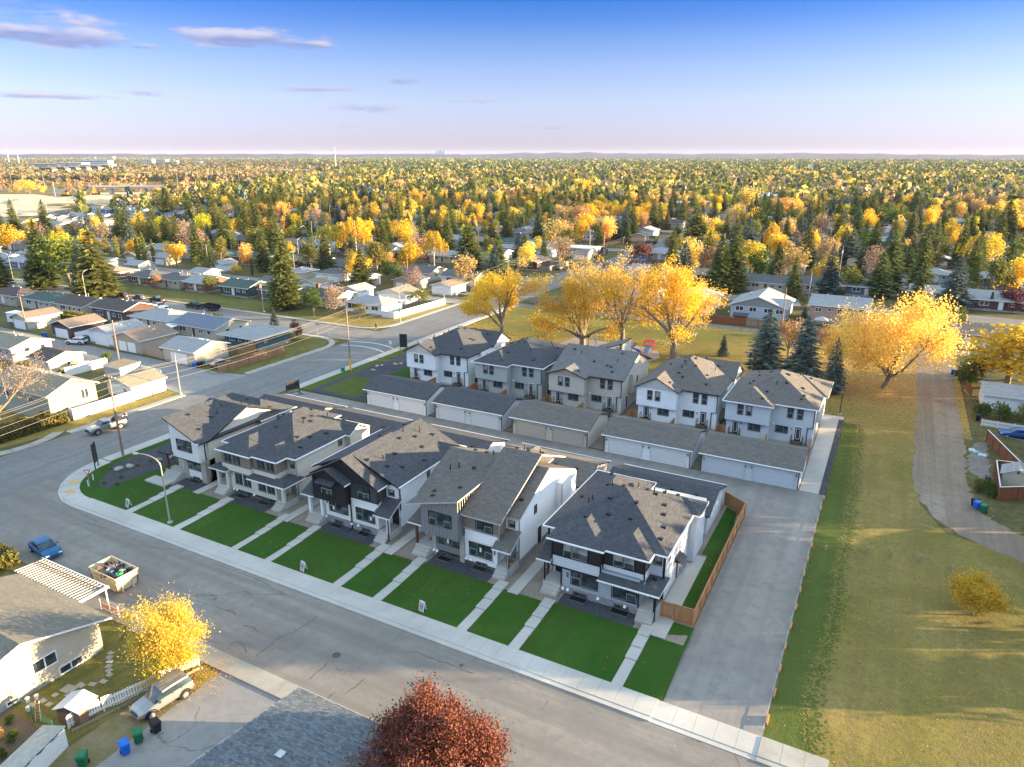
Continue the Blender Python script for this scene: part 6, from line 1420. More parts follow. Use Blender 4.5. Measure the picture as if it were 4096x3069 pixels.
# wheeled bins
def cart(x, y, rz, col, label):
 m = plain('cart_'+col, {'blue': (.01, .13, .55), 'green': (.01, .14, .06), 'black': (.015, .015, .017)}[col], .4)
 if ('cart', col) not in _dm:
  b = MB(); b.raw([(-.24, -.26, .1), (.24, -.26, .1), (.24, .22, .1), (-.24, .22, .1), (-.30, -.36, .95), (.30, -.36, .95), (.30, .32, .95), (-.30, .32, .95)], [(3,2,1,0),(4,5,6,7),(0,1,5,4),(1,2,6,5),(2,3,7,6),(3,0,4,7)])
  b.box(-.31, .31, -.38, -.34, .86, .93).box(-.12, .12, -.39, -.37, .45, .62)
  l = MB().raw([(-.33, -.40, .96), (.33, -.40, .96), (.33, .36, .96), (-.33, .36, .96), (-.28, -.34, 1.06), (.28, -.34, 1.06), (.28, .30, 1.08), (-.28, .30, 1.08)], [(3,2,1,0),(4,5,6,7),(0,1,5,4),(1,2,6,5),(2,3,7,6),(3,0,4,7)]).tube((-.26, .40, .98), (.26, .40, .98), .025)
  w = MB().tube((-.30, .24, .13), (-.24, .24, .13), .13, .13, 12).tube((.24, .24, .13), (.30, .24, .13), .13, .13, 12)
  _dm[('cart', col)] = (b.mesh('bin_body', m), l.mesh('lid', m), w.mesh('wheels', tyre_m))
 t = thing('wheeled_bin', label, 'wheelie bin', (x, y, .02), R(rz), 'wheeled bins'); 
 for n, me in zip(('bin_body', 'lid'), _dm[('cart', col)]): put(n, me, t)
 put('wheel_pair', _dm[('cart', col)][2], t); return t
for a in [(-42.25, 24.1, 80, 'black', 'black wheeled bin in front of the silver SUV'), (-42.5, 22.9, 60, 'green', 'green wheeled bin between the blue and the black one on the driveway'), (-42.4, 21.8, 70, 'blue', 'blue wheeled bin on the driveway at lower left'), (-44.0, 19.8, 40, 'green', 'green wheeled bin at the bottom edge by the white corrugated fence'),
          (-118.1, 88.2, 10, 'blue', 'blue wheeled bin at the gray-roofed alley garage'), (-117.8, 89.1, 10, 'black', 'black wheeled bin at the gray-roofed alley garage'), (-117.7, 89.9, 10, 'green', 'green wheeled bin at the gray-roofed alley garage'),
          (-170.2, 88.8, 0, 'green', 'green wheeled bin left of the brown alley garage'), (-169.1, 88.7, 0, 'blue', 'blue wheeled bin left of the brown alley garage'), (-160.4, 89.6, 0, 'black', 'black wheeled bin behind the white wagon'), (-158.6, 91.6, 0, 'blue', 'blue wheeled bin against the white corrugated alley fence'), (-157.6, 91.4, 0, 'green', 'green wheeled bin against the white corrugated alley fence'),
          (12.9, 92.2, -40, 'blue', 'blue wheeled bin beside the gravel track'), (13.5, 91.6, -40, 'green', 'green wheeled bin beside the gravel track'), (12.7, 93.0, -30, 'black', 'black wheeled bin behind the blue one beside the gravel track'), (14.6, 100.8, 0, 'black', 'black wheeled bin at the gravel pad by the shed'), (13.0, 153.2, 0, 'blue', 'blue wheeled bin under the amber tree by the track'), (13.6, 152.4, 0, 'black', 'black wheeled bin under the amber tree by the track'),
          (-21.2, 175.2, 0, 'black', 'black wheeled bin by the utility pole in the park lane'), (-19.0, 175.0, 0, 'green', 'green wheeled bin by the utility pole in the park lane'), (-22.9, 175.3, 0, 'blue', 'blue wheeled bin at the park lane fence'), (-8.3, 173.9, 0, 'black', 'black wheeled bin against the weathered fence of the park lane'), (15.3, 126.6, 0, 'black', 'black wheeled bin at the white picket corner')]:
 cart(*a)
# people
def person(x, y, rz, label, top, pants, hair, top2=None, stride=.25, arms=((.5, -.1), (-.1, .1)), skin=(.45, .27, .18)):
 """standing figure 1.75 m; one skinned body with clothes as material zones"""
 t = thing('person', label, 'person', (x, y, .03), R(rz)); V = Vector
 me = bpy.data.meshes.new('body'); s = stride
 vs = [(0,0,.95),(0,0,1.15),(0,0,1.40),(0,.01,1.50),(0,.02,1.60),(0,.03,1.68), (.10,0,.90),(.12,s*.5,.50),(.12,s*.6,.09),(.12,s*.6+.16,.05), (-.10,0,.90),(-.12,-s*.4,.50),(-.12,-s*.9,.09),(-.12,-s*.9+.16,.05),
          (.19,0,1.42),(.25,arms[0][1],1.16),(.20,arms[0][0],.98),(.18,arms[0][0]+.09,.95), (-.19,0,1.42),(-.25,arms[1][1],1.16),(-.24,arms[1][0]*.8,.92),(-.23,arms[1][0]*.8+.06,.85)]
 ed = [(0,1),(1,2),(2,3),(3,4),(4,5),(0,6),(6,7),(7,8),(8,9),(0,10),(10,11),(11,12),(12,13),(2,14),(14,15),(15,16),(16,17),(2,18),(18,19),(19,20),(20,21)]
 rad = [.15,.145,.17,.065,.095,.085,.10,.07,.055,.045,.10,.07,.055,.045,.075,.05,.04,.04,.075,.05,.04,.04]
 me.from_pydata(vs, ed, []); o = bpy.data.objects.new('tmp', me); C.link(o)
 m = o.modifiers.new('s', 'SKIN'); sv = me.skin_vertices[0].data
 for i, r in enumerate(rad): sv[i].radius = (r, r*(.8 if i in (0,1,2) else 1)); sv[i].use_root = i == 0
 m2 = o.modifiers.new('u', 'SUBSURF'); m2.levels = 2; m2.render_levels = 2
 bpy.context.view_layer.update(); nm = bpy.data.meshes.new_from_object(o.evaluated_get(bpy.context.evaluated_depsgraph_get())); bpy.data.objects.remove(o)
 nm.materials.clear(); sk = plain('skin', skin, .6); shoe = white
 for q in (top, pants, sk, shoe, top2 or top): nm.materials.append(q)
 for p in nm.polygons:
  c = p.center; ax = abs(c.x)
  p.material_index = 3 if c.z < .13 else (2 if c.z > 1.47 or (ax > .15 and c.z < 1.0 and c.z > .8 and abs(c.y) > .05) else (1 if c.z < .95 else (4 if (ax > .19 or c.z < 1.1) else 0))); p.use_smooth = True
 put('body', nm, t)
 hb = MB(); hb.raw([(math.cos(a)*.10*math.cos(b), .015+math.sin(a)*.11*math.cos(b), 1.66+.09*math.sin(b)) for b in (-.35, .3, .9, 1.5) for a in [k*math.pi/4 for k in range(8)]], [(i*8+j, i*8+(j+1) % 8, (i+1)*8+(j+1) % 8, (i+1)*8+j) for i in range(3) for j in range(8)]+[tuple(range(24, 32))])
 hb.build('hair', hair, t); MB().box(-.015, .015, .10, .135, 1.59, 1.625).build('nose', sk, t); return t
cl = lambda n, c: plain('cloth_'+n, c, .85, .1)
person(-102.6, 63.1, -150, 'person in a red and white jersey and dark trousers standing behind the silver pickup', cl('red', (.42, .03, .03)), cl('navy', (.02, .025, .04)), cl('hair', (.02, .012, .01)), cl('jersey_white', (.6, .6, .6)), .28)
person(-107.0, 130.6, 200, 'person in a blue hooded top walking round the far corner with a red bag', cl('blue', (.08, .13, .22)), cl('black', (.02, .02, .02)), cl('hood', (.07, .12, .2)), None, .5)
bg_ = MB().raw([(-.18,-.1,0),(.18,-.1,0),(.18,.1,0),(-.18,.1,0),(-.14,-.06,.36),(.14,-.06,.36),(.14,.06,.36),(-.14,.06,.36)], [(3,2,1,0),(4,5,6,7),(0,1,5,4),(1,2,6,5),(2,3,7,6),(3,0,4,7)]).tube((-.1,0,.36),(0,0,.55),.012).tube((.1,0,.36),(0,0,.55),.012).build('shoulder_bag', cl('red', (.42,.03,.03)), None, (-106.6, 130.4, .75))
tag(bg_, 'red bag carried by the person walking round the far corner', 'bag')
# fences
def board_fence(name, label, p0, p1, h, mat, board=.14, gap=.006, post=2.4, z=0., cap=None, postm=None, rails=True, group=None, tops=None, individual=True, cat='fence', lean=.0, ph=.1):
 """upright boards one by one between posts"""
 (xa, ya), (xb, yb) = p0, p1; L = math.hypot(xb-xa, yb-ya); a = math.atan2(yb-ya, xb-xa)
 t = thing(name, label, cat, (xa, ya, z), a, group); n = max(1, int(L/(board+gap))); st = L/n; rn_ = random.Random(int(xa*10+ya)); key = ('brd', round(board,3), round(h,2), mat.name)
 if key not in _bm: _bm[key] = MB().box(-board/2, board/2, -.01, .01, .05, h).mesh('board', mat)
 if individual and n <= 300:
  for i in range(n):
   o = put('board', _bm[key], t, ((i+.5)*st, .035+rn_.uniform(0, .006), (tops(i/n) if tops else rn_.uniform(-.008, .008))))
   if lean: o.rotation_euler = (0, rn_.uniform(-lean, lean), 0)
 else:
  b = MB()
  for i in range(n): b.box(i*st, i*st+board, .025+.004*(i % 2), .045+.004*(i % 2), .05, h+rn_.uniform(-.01, .01))
  o = b.build('boards', mat, t); o['kind'] = 'stuff'
 k = max(1, int(round(L/post)))
 for i in range(k+1): bx('post', t, L*i/k-.05, L*i/k+.05, -.07, .024, -.1, h+ph, postm or mat)
 if rails:
  for zr in (.3, h-.25): bx('rail', t, 0, L, -.03, .022, zr, zr+.09, postm or mat)
 if cap: bx('cap_rail', t, -.05, L+.05, -.05, .07, h+.01, h+.05, cap)
 return t
F = board_fence
F('cedar_fence', 'new cedar fence along the lane beside the rightmost front duplex', (-10.95, 54.3), (-10.95, 77.3), 1.75, cedar, .15, z=.0, cap=cedar, ph=.06)
F('cedar_fence', 'short angled cedar fence between garage corner and lane', (-13.6, 79.2), (-10.95, 77.4), 1.75, cedar, .15, cap=cedar, ph=.06); F('cedar_fence', 'cedar fence panel facing the front street at the rightmost duplex', (-12.7, 54.25), (-11.0, 54.25), 1.75, cedar, .15, z=.2, cap=cedar, ph=.06)
F('cedar_gate', 'cedar gate beside the porch of the rightmost duplex', (-13.9, 54.25), (-12.8, 54.25), 1.7, cedar, .14, z=.25, cat='gate')
F('cedar_fence', 'cedar boundary fence with double panels at the corner of the alley mouth, street side', (-110.6, 87.6), (-110.6, 105.0), 1.85, wood('cedar_weathered', (.27, .15, .08), (.40, .23, .12)), .16, ph=.02); F('cedar_fence', 'cedar fence return behind the silver sedan', (-116.4, 97.6), (-116.4, 102.4), 1.8, _M['cedar_weathered'], .16); F('cedar_fence', 'cedar fence crosswise behind the teal house shed', (-116.3, 97.5), (-110.7, 97.5), 1.8, _M['cedar_weathered'], .16)
for i, x in enumerate((-61.6, -47.6, -32.9, -19.4, -6.6)):
 F('cedar_fence', ['cedar yard fence right of the leftmost back duplex', 'cedar yard fence between the sage and greige back duplexes', 'cedar yard fence between the greige and white back duplexes', 'cedar yard fence between the two rightmost back duplexes', 'tall cedar fence between the rightmost back garage and the concrete path'][i], (x, 95.6), (x, 101.2 if i < 4 else 102.5), 1.8, cedar, .15, ph=.05)
 if i < 4: F('cedar_gate', ['cedar gate between the leftmost two back duplexes', 'cedar gate beside the greige back duplex', 'cedar gate beside the white gabled back duplex', 'cedar gate beside the rightmost back duplex'][i], (x+.1, 101.3), (x+1.5, 101.3), 1.8, cedar, .14, cat='gate')
F('picket_fence', 'old white picket fence with gaps beside the silver SUV', (-48.2, 21.3), (-45.5, 30.4), 1.15, plain('peeling_white', (.70, .69, .66), .8, .18, 9), .13, .055, 2.2, tops=lambda f: .12*math.sin(f*9)+.05*math.sin(f*31), lean=.05, ph=-.1)
F('picket_fence', 'white picket fence run along the pavement behind the yellow tree', (-54.3, 30.55), (-46.0, 30.5), 1.2, _M['peeling_white'], .13, .05, 2.2, lean=.04, tops=lambda f: .05*math.sin(f*25), ph=-.1)
F('slat_fence', 'brown slatted fence with white posts between patio roof and yellow tree', (-59.6, 31.2), (-54.5, 31.3), 1.15, brown_boards, .09, .085, 2.5, postm=white, ph=.12)
F('low_wall', 'low weathered timber edging under the white picket fence', (-47.6, 21.2), (-44.9, 30.2), .28, cedar_old, .6, .01, 3, rails=False, cat='edging', ph=-.02)
def panel_wall(name, label, pts, h, mat, th=.08, cat='fence', step=2.4, z=0, cap=True):
 t = thing(name, label, cat, (pts[0][0], pts[0][1], z))
 x0, y0 = pts[0]
 for (xa, ya), (xb, yb) in zip(pts[:-1], pts[1:]):
  L = math.hypot(xb-xa, yb-ya); n = max(1, int(round(L/step))); a = math.atan2(yb-ya, xb-xa); key = ('pnl', round(L/n, 2), round(h, 2), mat.name)
  if key not in _bm:
   l = L/n; b = MB().box(.06, l-.06, -th/2, th/2, .06, h-.06)
   k = int(l/.28)
   for q in range(1, k): b.box(q*l/k-.012, q*l/k+.012, -th/2-.012, th/2+.012, .06, h-.07)
   _bm[key] = b.mesh('panel', mat)
  for i in range(n):
   f = i/n; o = put('panel', _bm[key], t, (xa+(xb-xa)*f-x0, ya+(yb-ya)*f-y0, 0), a)
   pk_ = put('post', bmesh_box(.12, .12, h+.04, mat), t, (xa+(xb-xa)*f-x0, ya+(yb-ya)*f-y0, 0), a)
  if cap:
   cb = MB().box(0, L, -.06, .06, h-.06, h); cb.build('cap_rail', mat, t, (xa-x0, ya-y0, 0), a)
 put('post', bmesh_box(.12, .12, h+.04, mat), t, (pts[-1][0]-x0, pts[-1][1]-y0, 0)); return t
panel_wall('white_fence', 'white panel fence along the cross street, from the small garage down to the hedge', [(-110.4, 69.8), (-110.4, 59.6), (-116.5, 60.6)], 1.9, pl_white); panel_wall('white_fence', 'white fence around the olive pickup yard', [(-134.3, 72.6), (-134.3, 80.6)], 1.8, pl_white); panel_wall('white_fence', 'white fence in front of the alley beyond the shed', [(-123.4, 80.8), (-117.4, 80.4), (-111.5, 76.6)], 1.7, pl_white); panel_wall('white_fence', 'short white fence near the olive pickup by the alley', [(-143, 80.9), (-134.5, 81)], 1.5, pl_white)
panel_wall('white_fence', 'white panel fence around the white corner bungalow yard', [(-114.0, 141.9), (-110.0, 141.7), (-108.7, 163.2), (-112.2, 168)], 1.75, pl_white)
panel_wall('tan_gate', 'tan double gate beside the twin-door garage', [(-135.6, 90.0), (-128.6, 89.2)], 1.8, plain('tan_board', (.42, .30, .22), .7, .05)); panel_wall('corrugated_fence', 'white corrugated fence beside the brown alley garage', [(-160.6, 90.6), (-160.4, 97.5), (-155.3, 97.5)], 1.7, pl_white)
panel_wall('gray_fence', 'gray board fence by the white garage driveway', [(-112.6, 183.5), (-107.8, 190.8), (-107.6, 197)], 1.7, plain('gray_fence_board', (.25, .26, .27), .8)); panel_wall('gray_fence', 'long taupe fence of the corner house beyond the intersection', [(-112.0, 229.5), (-108.5, 231), (-107.8, 246)], 1.7, plain('taupe_fence_board', (.24, .21, .18), .8))
panel_wall('dark_fence', 'near-black fence round the flat-roofed house', [(-112, 262), (-108, 262.5), (-107, 285)], 1.9, plain('dark_fence_board', (.06, .06, .065), .8)); panel_wall('red_fence', 'red-brown fence behind the teal pickup', [(-89, 260.4), (-76.5, 257.2)], 1.9, plain('red_fence_board', (.28, .09, .06), .8))
F('lane_fence', 'red-brown fence section at the left end of the park lane', (-38, 175.9), (-29.8, 175.9), 1.8, brown_boards, .2, post=2.6, individual=True); F('lane_fence', 'weathered fence with red posts behind the blue duplex', (-29.6, 175.9), (-18.4, 176.2), 1.8, cedar_old, .2, post=2.8, postm=brown_boards)
F('lane_fence', 'weathered gray fence along the lane below the peach house', (-18.0, 176.2), (-3.0, 174.6), 1.8, cedar_old, .2, post=2.6); F('lane_fence', 'gray side fence of the peach house yard', (-18.2, 176.4), (-17.6, 187), 1.7, cedar_old, .2)
F('lane_fence', 'long weathered fence behind the golden cottonwoods', (-89, 176), (-40, 176), 1.8, cedar_old, .2, post=2.6)
F('brown_fence', 'orange-brown board fence with white cap beside the gravel pad', (15.7, 117.3), (18.5, 105.6), 1.8, brown_boards, .16, cap=white, ph=-.02); F('brown_fence', 'brown fence with white cap around the shed, track side', (15.7, 105.2), (15.3, 96.0), 1.8, brown_boards, .16, cap=white, ph=-.02); F('brown_fence', 'brown fence with white cap below the shed', (15.3, 96.0), (19.5, 98.6), 1.8, brown_boards, .16, cap=white, ph=-.02); F('brown_fence', 'short brown fence with white cap above the shed', (15.7, 105.2), (18.5, 105.6), 1.8, brown_boards, .16, cap=white, ph=-.02)
F('white_picket_fence', 'white picket fence at the right edge beyond the bright blue car', (15.6, 124.4), (24, 124.0), 1.1, white, .09, .06, 2.4); F('orange_fence', 'leaf-littered orange fence beside the white right-hand garage', (15.2, 139.8), (14.6, 144.5), 1.7, brown_boards, .16)
def chain_fence(label, p0, p1, h=1.3, mat=None):
 (xa, ya), (xb, yb) = p0, p1; L = math.hypot(xb-xa, yb-ya); t = thing('wire_fence', label, 'fence', (xa, ya, 0), math.atan2(yb-ya, xb-xa)); b = MB(); n = int(L/.22); mat = mat or galv
 for i in range(n+1): b.tube((i*L/n, 0, .05), (min(L, i*L/n+.25), 0, h), .006, None, 3, 0, False).tube((i*L/n, 0, h), (min(L, i*L/n+.25), 0, .05), .006, None, 3, 0, False)
 o = b.build('wire_mesh', mat, t); o['kind'] = 'stuff'; k = max(1, int(L/2.6))
 for i in range(k+1): MB().tube((0,0,-.1), (0,0,h+.05), .03, None, 6).build('post', mat, t, (L*i/k, 0, 0))
 MB().tube((0,0,h), (L,0,h), .022, None, 5).build('rail', mat, t); return t
chain_fence('wire mesh fence across the vegetable yard beside the bright blue car', (15.7, 117.4), (23, 116.0), 1.3); chain_fence('green wire fence between lawn and vegetable garden at lower left', (-54.0, 20.6), (-48.4, 20.4), 1.4, plain('green_wire', (.03, .12, .08), .5))
rl = thing('path_railing', 'thin black railing between the black gravel strip and the park grass', 'railing', (-3.2, 87.8, 0)); 
for i in range(12): MB().tube((0,0,0), (0,0,1.0), .025, None, 5).build('post', blackm, rl, (0, i*2.65, 0))
for z in (.55, .98): MB().tube((0,0,z), (0,29.2,z), .018, None, 5).build('rail', blackm, rl)
orange_w = wood('orange_timber', (.40, .19, .07), (.55, .28, .11))
for i in range(14):
 y = 46.2+i*3.1
 t = MB().box(-.07, .07, -.5, .5, .02, .26).build('timber_sleeper', orange_w, None, (-3.3+_rt.uniform(-.05, .05), y, 0), R(_rt.uniform(-3, 3))); tag(t, 'short orange timber sleeper in the row along the lane edge beside the new sod', 'timber sleeper', 'timber sleepers along the lane edge')
tag(MB().tube((-3.42, 45, .22), (-3.42, 87.3, .22), .02, None, 5).build('edge_cable', galv), 'pale cable running along the timber sleepers at the lane edge', 'cable')
tag(MB().box(-.12, .12, -.12, .12, 0, .5).build('survey_stake', orange_w, None, (-1.9, 74, 0)), 'small orange survey stake in the new sod strip', 'stake')
for i, (x, y) in enumerate(((2.0, 71.4), (4.2, 71.8), (6.9, 72.2), (9.6, 71.6), (12.6, 70.4))):
 tag(MB().box(-.09, .09, -.09, .09, 0, .75).build('bollard', cedar_old, None, (x, y+4, 0)), 'short weathered wooden bollard in the row across the dry field', 'bollard', 'wooden bollards across the field')
# boulders
stone_l = plain('boulder_stone', (.38, .32, .25), .9, .25, 4, bump=.03); stone_p = plain('boulder_pale', (.42, .40, .36), .9, .2, 4, bump=.03)
def boulder(x, y, s, label, seed, mat, z=.12):
 rng = np.random.default_rng(seed); b = MB(); n, m_ = 10, 6; vs = []
 for j in range(m_+1):
  ph = math.pi*j/m_
  for i in range(n):
   a = 6.283*i/n; r = 1+.16*math.sin(a*2+seed)+.12*math.cos(a*3+ph*2+seed)+rng.uniform(-.05, .05); vs.append((r*math.sin(ph)*math.cos(a)*s, r*math.sin(ph)*math.sin(a)*s*.68, math.cos(ph)*s*.5*r+.2*s))
 b.raw(vs, [(j*n+i, (j+1)*n+i, (j+1)*n+(i+1) % n, j*n+(i+1) % n) for j in range(m_) for i in range(n)])
 tag(b.build('boulder', mat, None, (x, y, z), rng.uniform(0, 3), True), label, 'boulder', 'landscape boulders in the dark gravel')
for i, a in enumerate([(-86.7, 51.2, .62, 'pale gray boulder in the corner gravel bed, left of two'), (-86.2, 52.4, .58, 'pale gray boulder in the corner gravel bed, right of two'), (-84.6, 55.6, .55, 'flat tan boulder beside the larger one near the corner house'), (-84.1, 56.9, .72, 'largest tan boulder near the corner house'),
 (-86.7, 105.4, .62, 'tan boulder pair in the back gravel bed, upper left'), (-86.2, 106.3, .5, 'smaller boulder of the upper left pair in the back gravel bed'), (-85.7, 103.0, .5, 'lone low boulder in the back gravel bed'), (-84.3, 108.2, .6, 'tan boulder of the middle pair in the back gravel bed'), (-83.6, 109.1, .6, 'rounder tan boulder of the middle pair in the back gravel bed'), (-84.6, 114.6, .6, 'cream boulder close to the white duplex'), (-83.9, 115.3, .45, 'brownish boulder behind the cream one by the white duplex')]):
 boulder(*a[:4], i+3, stone_p if i < 2 else stone_l)
for i, (x, y) in enumerate([(-87.6, 50.6), (-85.4, 53.0), (-85.2, 54.8), (-84.4, 47.6), (-82.6, 48.2), (-84.0, 49.6)]): plant('shrub0', x, y, .4, 'small dry grass tuft in the corner gravel bed', group='grass tufts in the gravel').location.z = .12
# signs
sign_g = plain('sign_back', (.30, .31, .32), .4, .05, metal=.5); red_s = plain('sign_red', (.55, .02, .02), .4); white_s = plain('sign_white', (.82, .82, .82), .4); yel_s = plain('sign_yellow', (.75, .38, .02), .4); green_s = plain('sign_green', (.01, .22, .10), .4)
def signpost(name, label, x, y, h, rz, post=galv): t = thing(name, label, 'sign', (x, y, 0), R(rz)); MB().tube((0,0,-.1), (0,0,h), .035, None, 6).build('post', post, t); return t
t = signpost('yield_sign', 'red and white yield sign on the corner grass', -84.7, 46.0, 2.6, 35)
MB().extr([(-.42, -.05, 2.6), (0, -.05, 1.88), (.42, -.05, 2.6)], (0, .02, 0)).build('sign_plate', red_s, t); MB().extr([(-.26, -.06, 2.51), (0, -.06, 2.06), (.26, -.06, 2.51)], (0, .008, 0)).build('white_field', white_s, t)
for x, y, l in ((-86.6, 47.6, 'upper'), (-85.4, 46.2, 'lower')):
 t = MB().box(-.06, .06, -.03, .03, 0, 1.0, 0).box(-.062, .062, -.032, .032, .88, 1.05, 1).build('marker_post', [white_s, red_s], None, (x, y, .1), R(35)); tag(t, f'white marker post with red top on the corner grass, {l} of two', 'marker post')
def walker(parent, s=.3, y=-.03, z=2.1, mat=ink):
 b = MB(); q = lambda x0, z0, x1, z1, r: b.tube((x0*s, y, z+z0*s), (x1*s, y, z+z1*s), r*s, None, 6)
 b.tube((0, y+.004, z+.86*s), (0, y-.006, z+.86*s), .13*s, None, 10); q(0, .7, .02, .3, .10); q(.02, .3, -.22, -.25, .07); q(.02, .3, .25, -.25, .07); q(0, .65, -.25, .35, .05); q(0, .65, .25, .42, .05); b.build('walking_figure', mat, parent)
for x, y, l in ((-107.2, 114.7, 'left'), (-90.9, 115.3, 'right')):
 t = signpost('crosswalk_sign', f'white pedestrian crossing sign at the {l} end of the crosswalk', x, y, 2.7, 0); bx('sign_plate', t, -.3, .3, -.05, -.03, 1.95, 2.7, white_s); walker(t, .33, -.058, 2.18)
t = signpost('school_sign', 'yellow pentagon pedestrian sign beyond the corner house roof', -90.5, 72.6, 2.9, 0); MB().extr([(-.38, -.05, 2.2), (.38, -.05, 2.2), (.38, -.05, 2.62), (0, -.05, 2.98), (-.38, -.05, 2.62)], (0, .02, 0)).build('sign_plate', yel_s, t); walker(t, .3, -.06, 2.3); bx('lower_plate', t, -.26, .26, -.05, -.03, 1.9, 2.16, white_s)
t = signpost('street_name_sign', 'green street name blades over a white yield sign back at the teal house corner', -114.0, 118.4, 3.0, 20); MB().box(-.45, .45, -.02, .0, 2.9, 3.1).box(-.02, .0, -.45, .45, 3.12, 3.3).build('name_blade', green_s, t); MB().extr([(-.4, -.04, 2.75), (0, -.04, 2.1), (.4, -.04, 2.75)], (0, .02, 0)).build('sign_plate', white_s, t)
t = signpost('warning_sign', 'yellow warning sign on the lawn of the birch house', -129.6, 133.8, 2.4, 0); bx('sign_plate', t, -.28, .28, -.05, -.03, 1.7, 2.5, yel_s)
t = signpost('warning_sign', 'small yellow sign near the red hatchback at the intersection', -86.4, 251.4, 2.6, 0); bx('sign_plate', t, -.35, .35, -.05, -.03, 1.9, 2.7, yel_s)
board_m = plain('site_board_black', (.022, .022, .022), .5, .25, 2)
def siteboard(label, x, y, rz, w, h, zb_, lean=0):
 t = thing('site_sign_board', label, 'sign', (x, y, 0), R(rz)); bx('panel', t, -w/2, w/2, -.03, .03, zb_, zb_+h, board_m)
 MB().box(-w/2, w/2, -.045, -.031, zb_+h*.66, zb_+h*.67).box(-w/2, w/2, -.045, -.031, zb_+h*.33, zb_+h*.34).build('batten', plain('board_line', (.09, .085, .07), .6), t)
 for s in (-1, 1): bx('post', t, s*w/2-.05, s*w/2+.05, -.06, .06, 0, zb_+h+.02, board_m)
 return t
siteboard('tall narrow black site board on the grass beside the yield sign', -89.9, 50.2, 132, 1.3, 2.7, .9); siteboard('tall black site board near the crosswalk beside the white duplex', -89.6, 118.1, 25, 1.5, 2.9, .75)
t = siteboard('wide black site board on a black skid frame at the lane entrance', -89.2, 85.4, 70, 2.4, 1.5, .95); MB().box(-1.3, 1.5, -1.0, -.92, .02, .1).box(-1.3, 1.5, .92, 1.0, .02, .1).box(-1.2, -1.1, -1, 1, .02, .12).box(1.1, 1.2, -1, 1, .02, .12).build('skid_frame', board_m, t)
siteboard('low dark board seen behind the corner house roof', -89.0, 78.6, 80, 2.4, 1.0, .6)
def aframe(x, y, rz, label):
 t = thing('sandwich_board', label, 'sign', (x, y, .12), R(rz), 'white sandwich boards on the front lawns'); g_ = plain('board_print', (.36, .32, .36), .7, .25, 14); a = R(14)
 for s, n in ((1, 'front_panel'), (-1, 'rear_panel')):
  o = put(n, bmesh_box(.6, .03, 1.0, white_s), t, (0, -s*.24, 0)); o.rotation_euler = (-s*a, 0, 0)
  p = put('printed_face', bmesh_box(.5, .006, .78, g_), o, (0, -s*.018, .06))
  if s > 0: p2_ = text('OPEN HOUSE', .07, ink_b, o, (0, -.03, .9), (R(90), 0, 0)); text('SHOW HOME\nNOW SELLING', .065, ink, o, (0, -.028, .5), (R(90), 0, 0))
 return t
aframe(-76.0, 45.2, -5, 'white sandwich board on the lawn nearest the street corner'); aframe(-47.9, 44.9, -8, 'white sandwich board on the lawn of the black-gabled duplex'); aframe(-33.5, 45.1, -8, 'white sandwich board on the lawn of the gray board duplex')
tag(MB().box(-.3, .3, -.25, .25, 0, .75).box(-.33, .33, -.28, .28, .75, .8).build('utility_box', green_s, None, (-90.6, 99.9, .1)), 'small green utility pedestal beside the yellow-footed pole', 'utility box')
t = thing('mailbox_post', 'white box on a short post beside the tall black board near the crosswalk', 'post', (-88.6, 121.9, 0)); bx('post', t, -.05, .05, -.05, .05, 0, 1.7, cedar_old); bx('box', t, -.35, -.06, -.12, .12, .7, 1.3, white_s)
rv = thing('camper', 'white camper trailer parked between the garages at the left edge', 'camper', (-187.5, 93.6, 0), R(6)); bx('body', rv, -3.4, 3.2, -1.2, 1.2, .6, 2.9, c_white); bx('skirt', rv, -3.2, 3.0, -1.1, 1.1, .3, .6, under); MB().slab([(-3.6,-1.3,2.95),(3.4,-1.3,2.95),(3.4,1.3,2.98),(-3.6,1.3,2.98)], .08, 0, 0).build('roof', white, rv); window(rv, -2.2, -1.21, 1.5, 1.1, .7, 'f', (1,), black); window(rv, .6, -1.21, 1.5, 1.4, .7, 'f', (1, 1), black); door(rv, -.7, -1.21, .65, .7, 1.9, 'f', white)
for s in (-1, 1): MB().tube((0, -.12, 0), (0, .12, 0), .35, .35, 14).build('wheel', tyre_m, rv, (.2, s*1.1, .35))
# poles, lamps, wires
pole_w = plain('pole_wood', (.26, .19, .14), .85, .3, 5); pole_g = plain('pole_gray_wood', (.27, .25, .23), .85, .25, 5); yel_p = plain('pole_yellow', (.75, .42, .02), .6, .05)
def utility(x, y, h, label, mat=pole_w, foot=None, arms=0, trans=False, rz=90, footh=2.6):
 t = thing('utility_pole', label, 'utility pole', (x, y, 0), R(rz)); MB().tube((0,0,-.3), (0,0,h), .17, .11, 9).build('pole', mat, t)
 if foot: MB().tube((0,0,0), (0,0,footh), .19, .19, 10).build('coloured_sleeve', foot, t)
 for k in range(arms):
  z = h-.35-k*1.1; MB().box(-1.2, 1.2, .1, .2, z, z+.12).build('crossarm', pole_g, t)
  for q in (-1.1, -.4, .4, 1.1): MB().tube((q, .15, z+.12), (q, .15, z+.30), .04, .03, 6).build('insulator', white_s, t)
 if trans: MB().tube((-.35, 0, h-2.4), (-.35, 0, h-1.5), .24, .24, 10).box(-.12, 0, -.04, .04, h-2.2, h-1.7).build('transformer', galv, t)
 return t
utility(-90.6, 54.4, 11.7, 'tall wooden utility pole in front of the corner gravel bed', arms=1, mat=pole_w, rz=0); utility(-89.6, 101.0, 12.2, 'wooden utility pole with yellow painted foot beside the cross street', foot=yel_p)
utility(-132.6, 82.3, 9.2, 'wooden pole behind the round green tree in the alley', arms=0); utility(-179.2, 90.2, 8.8, 'wooden pole with crossarm at the left end of the alley', arms=1, rz=0)
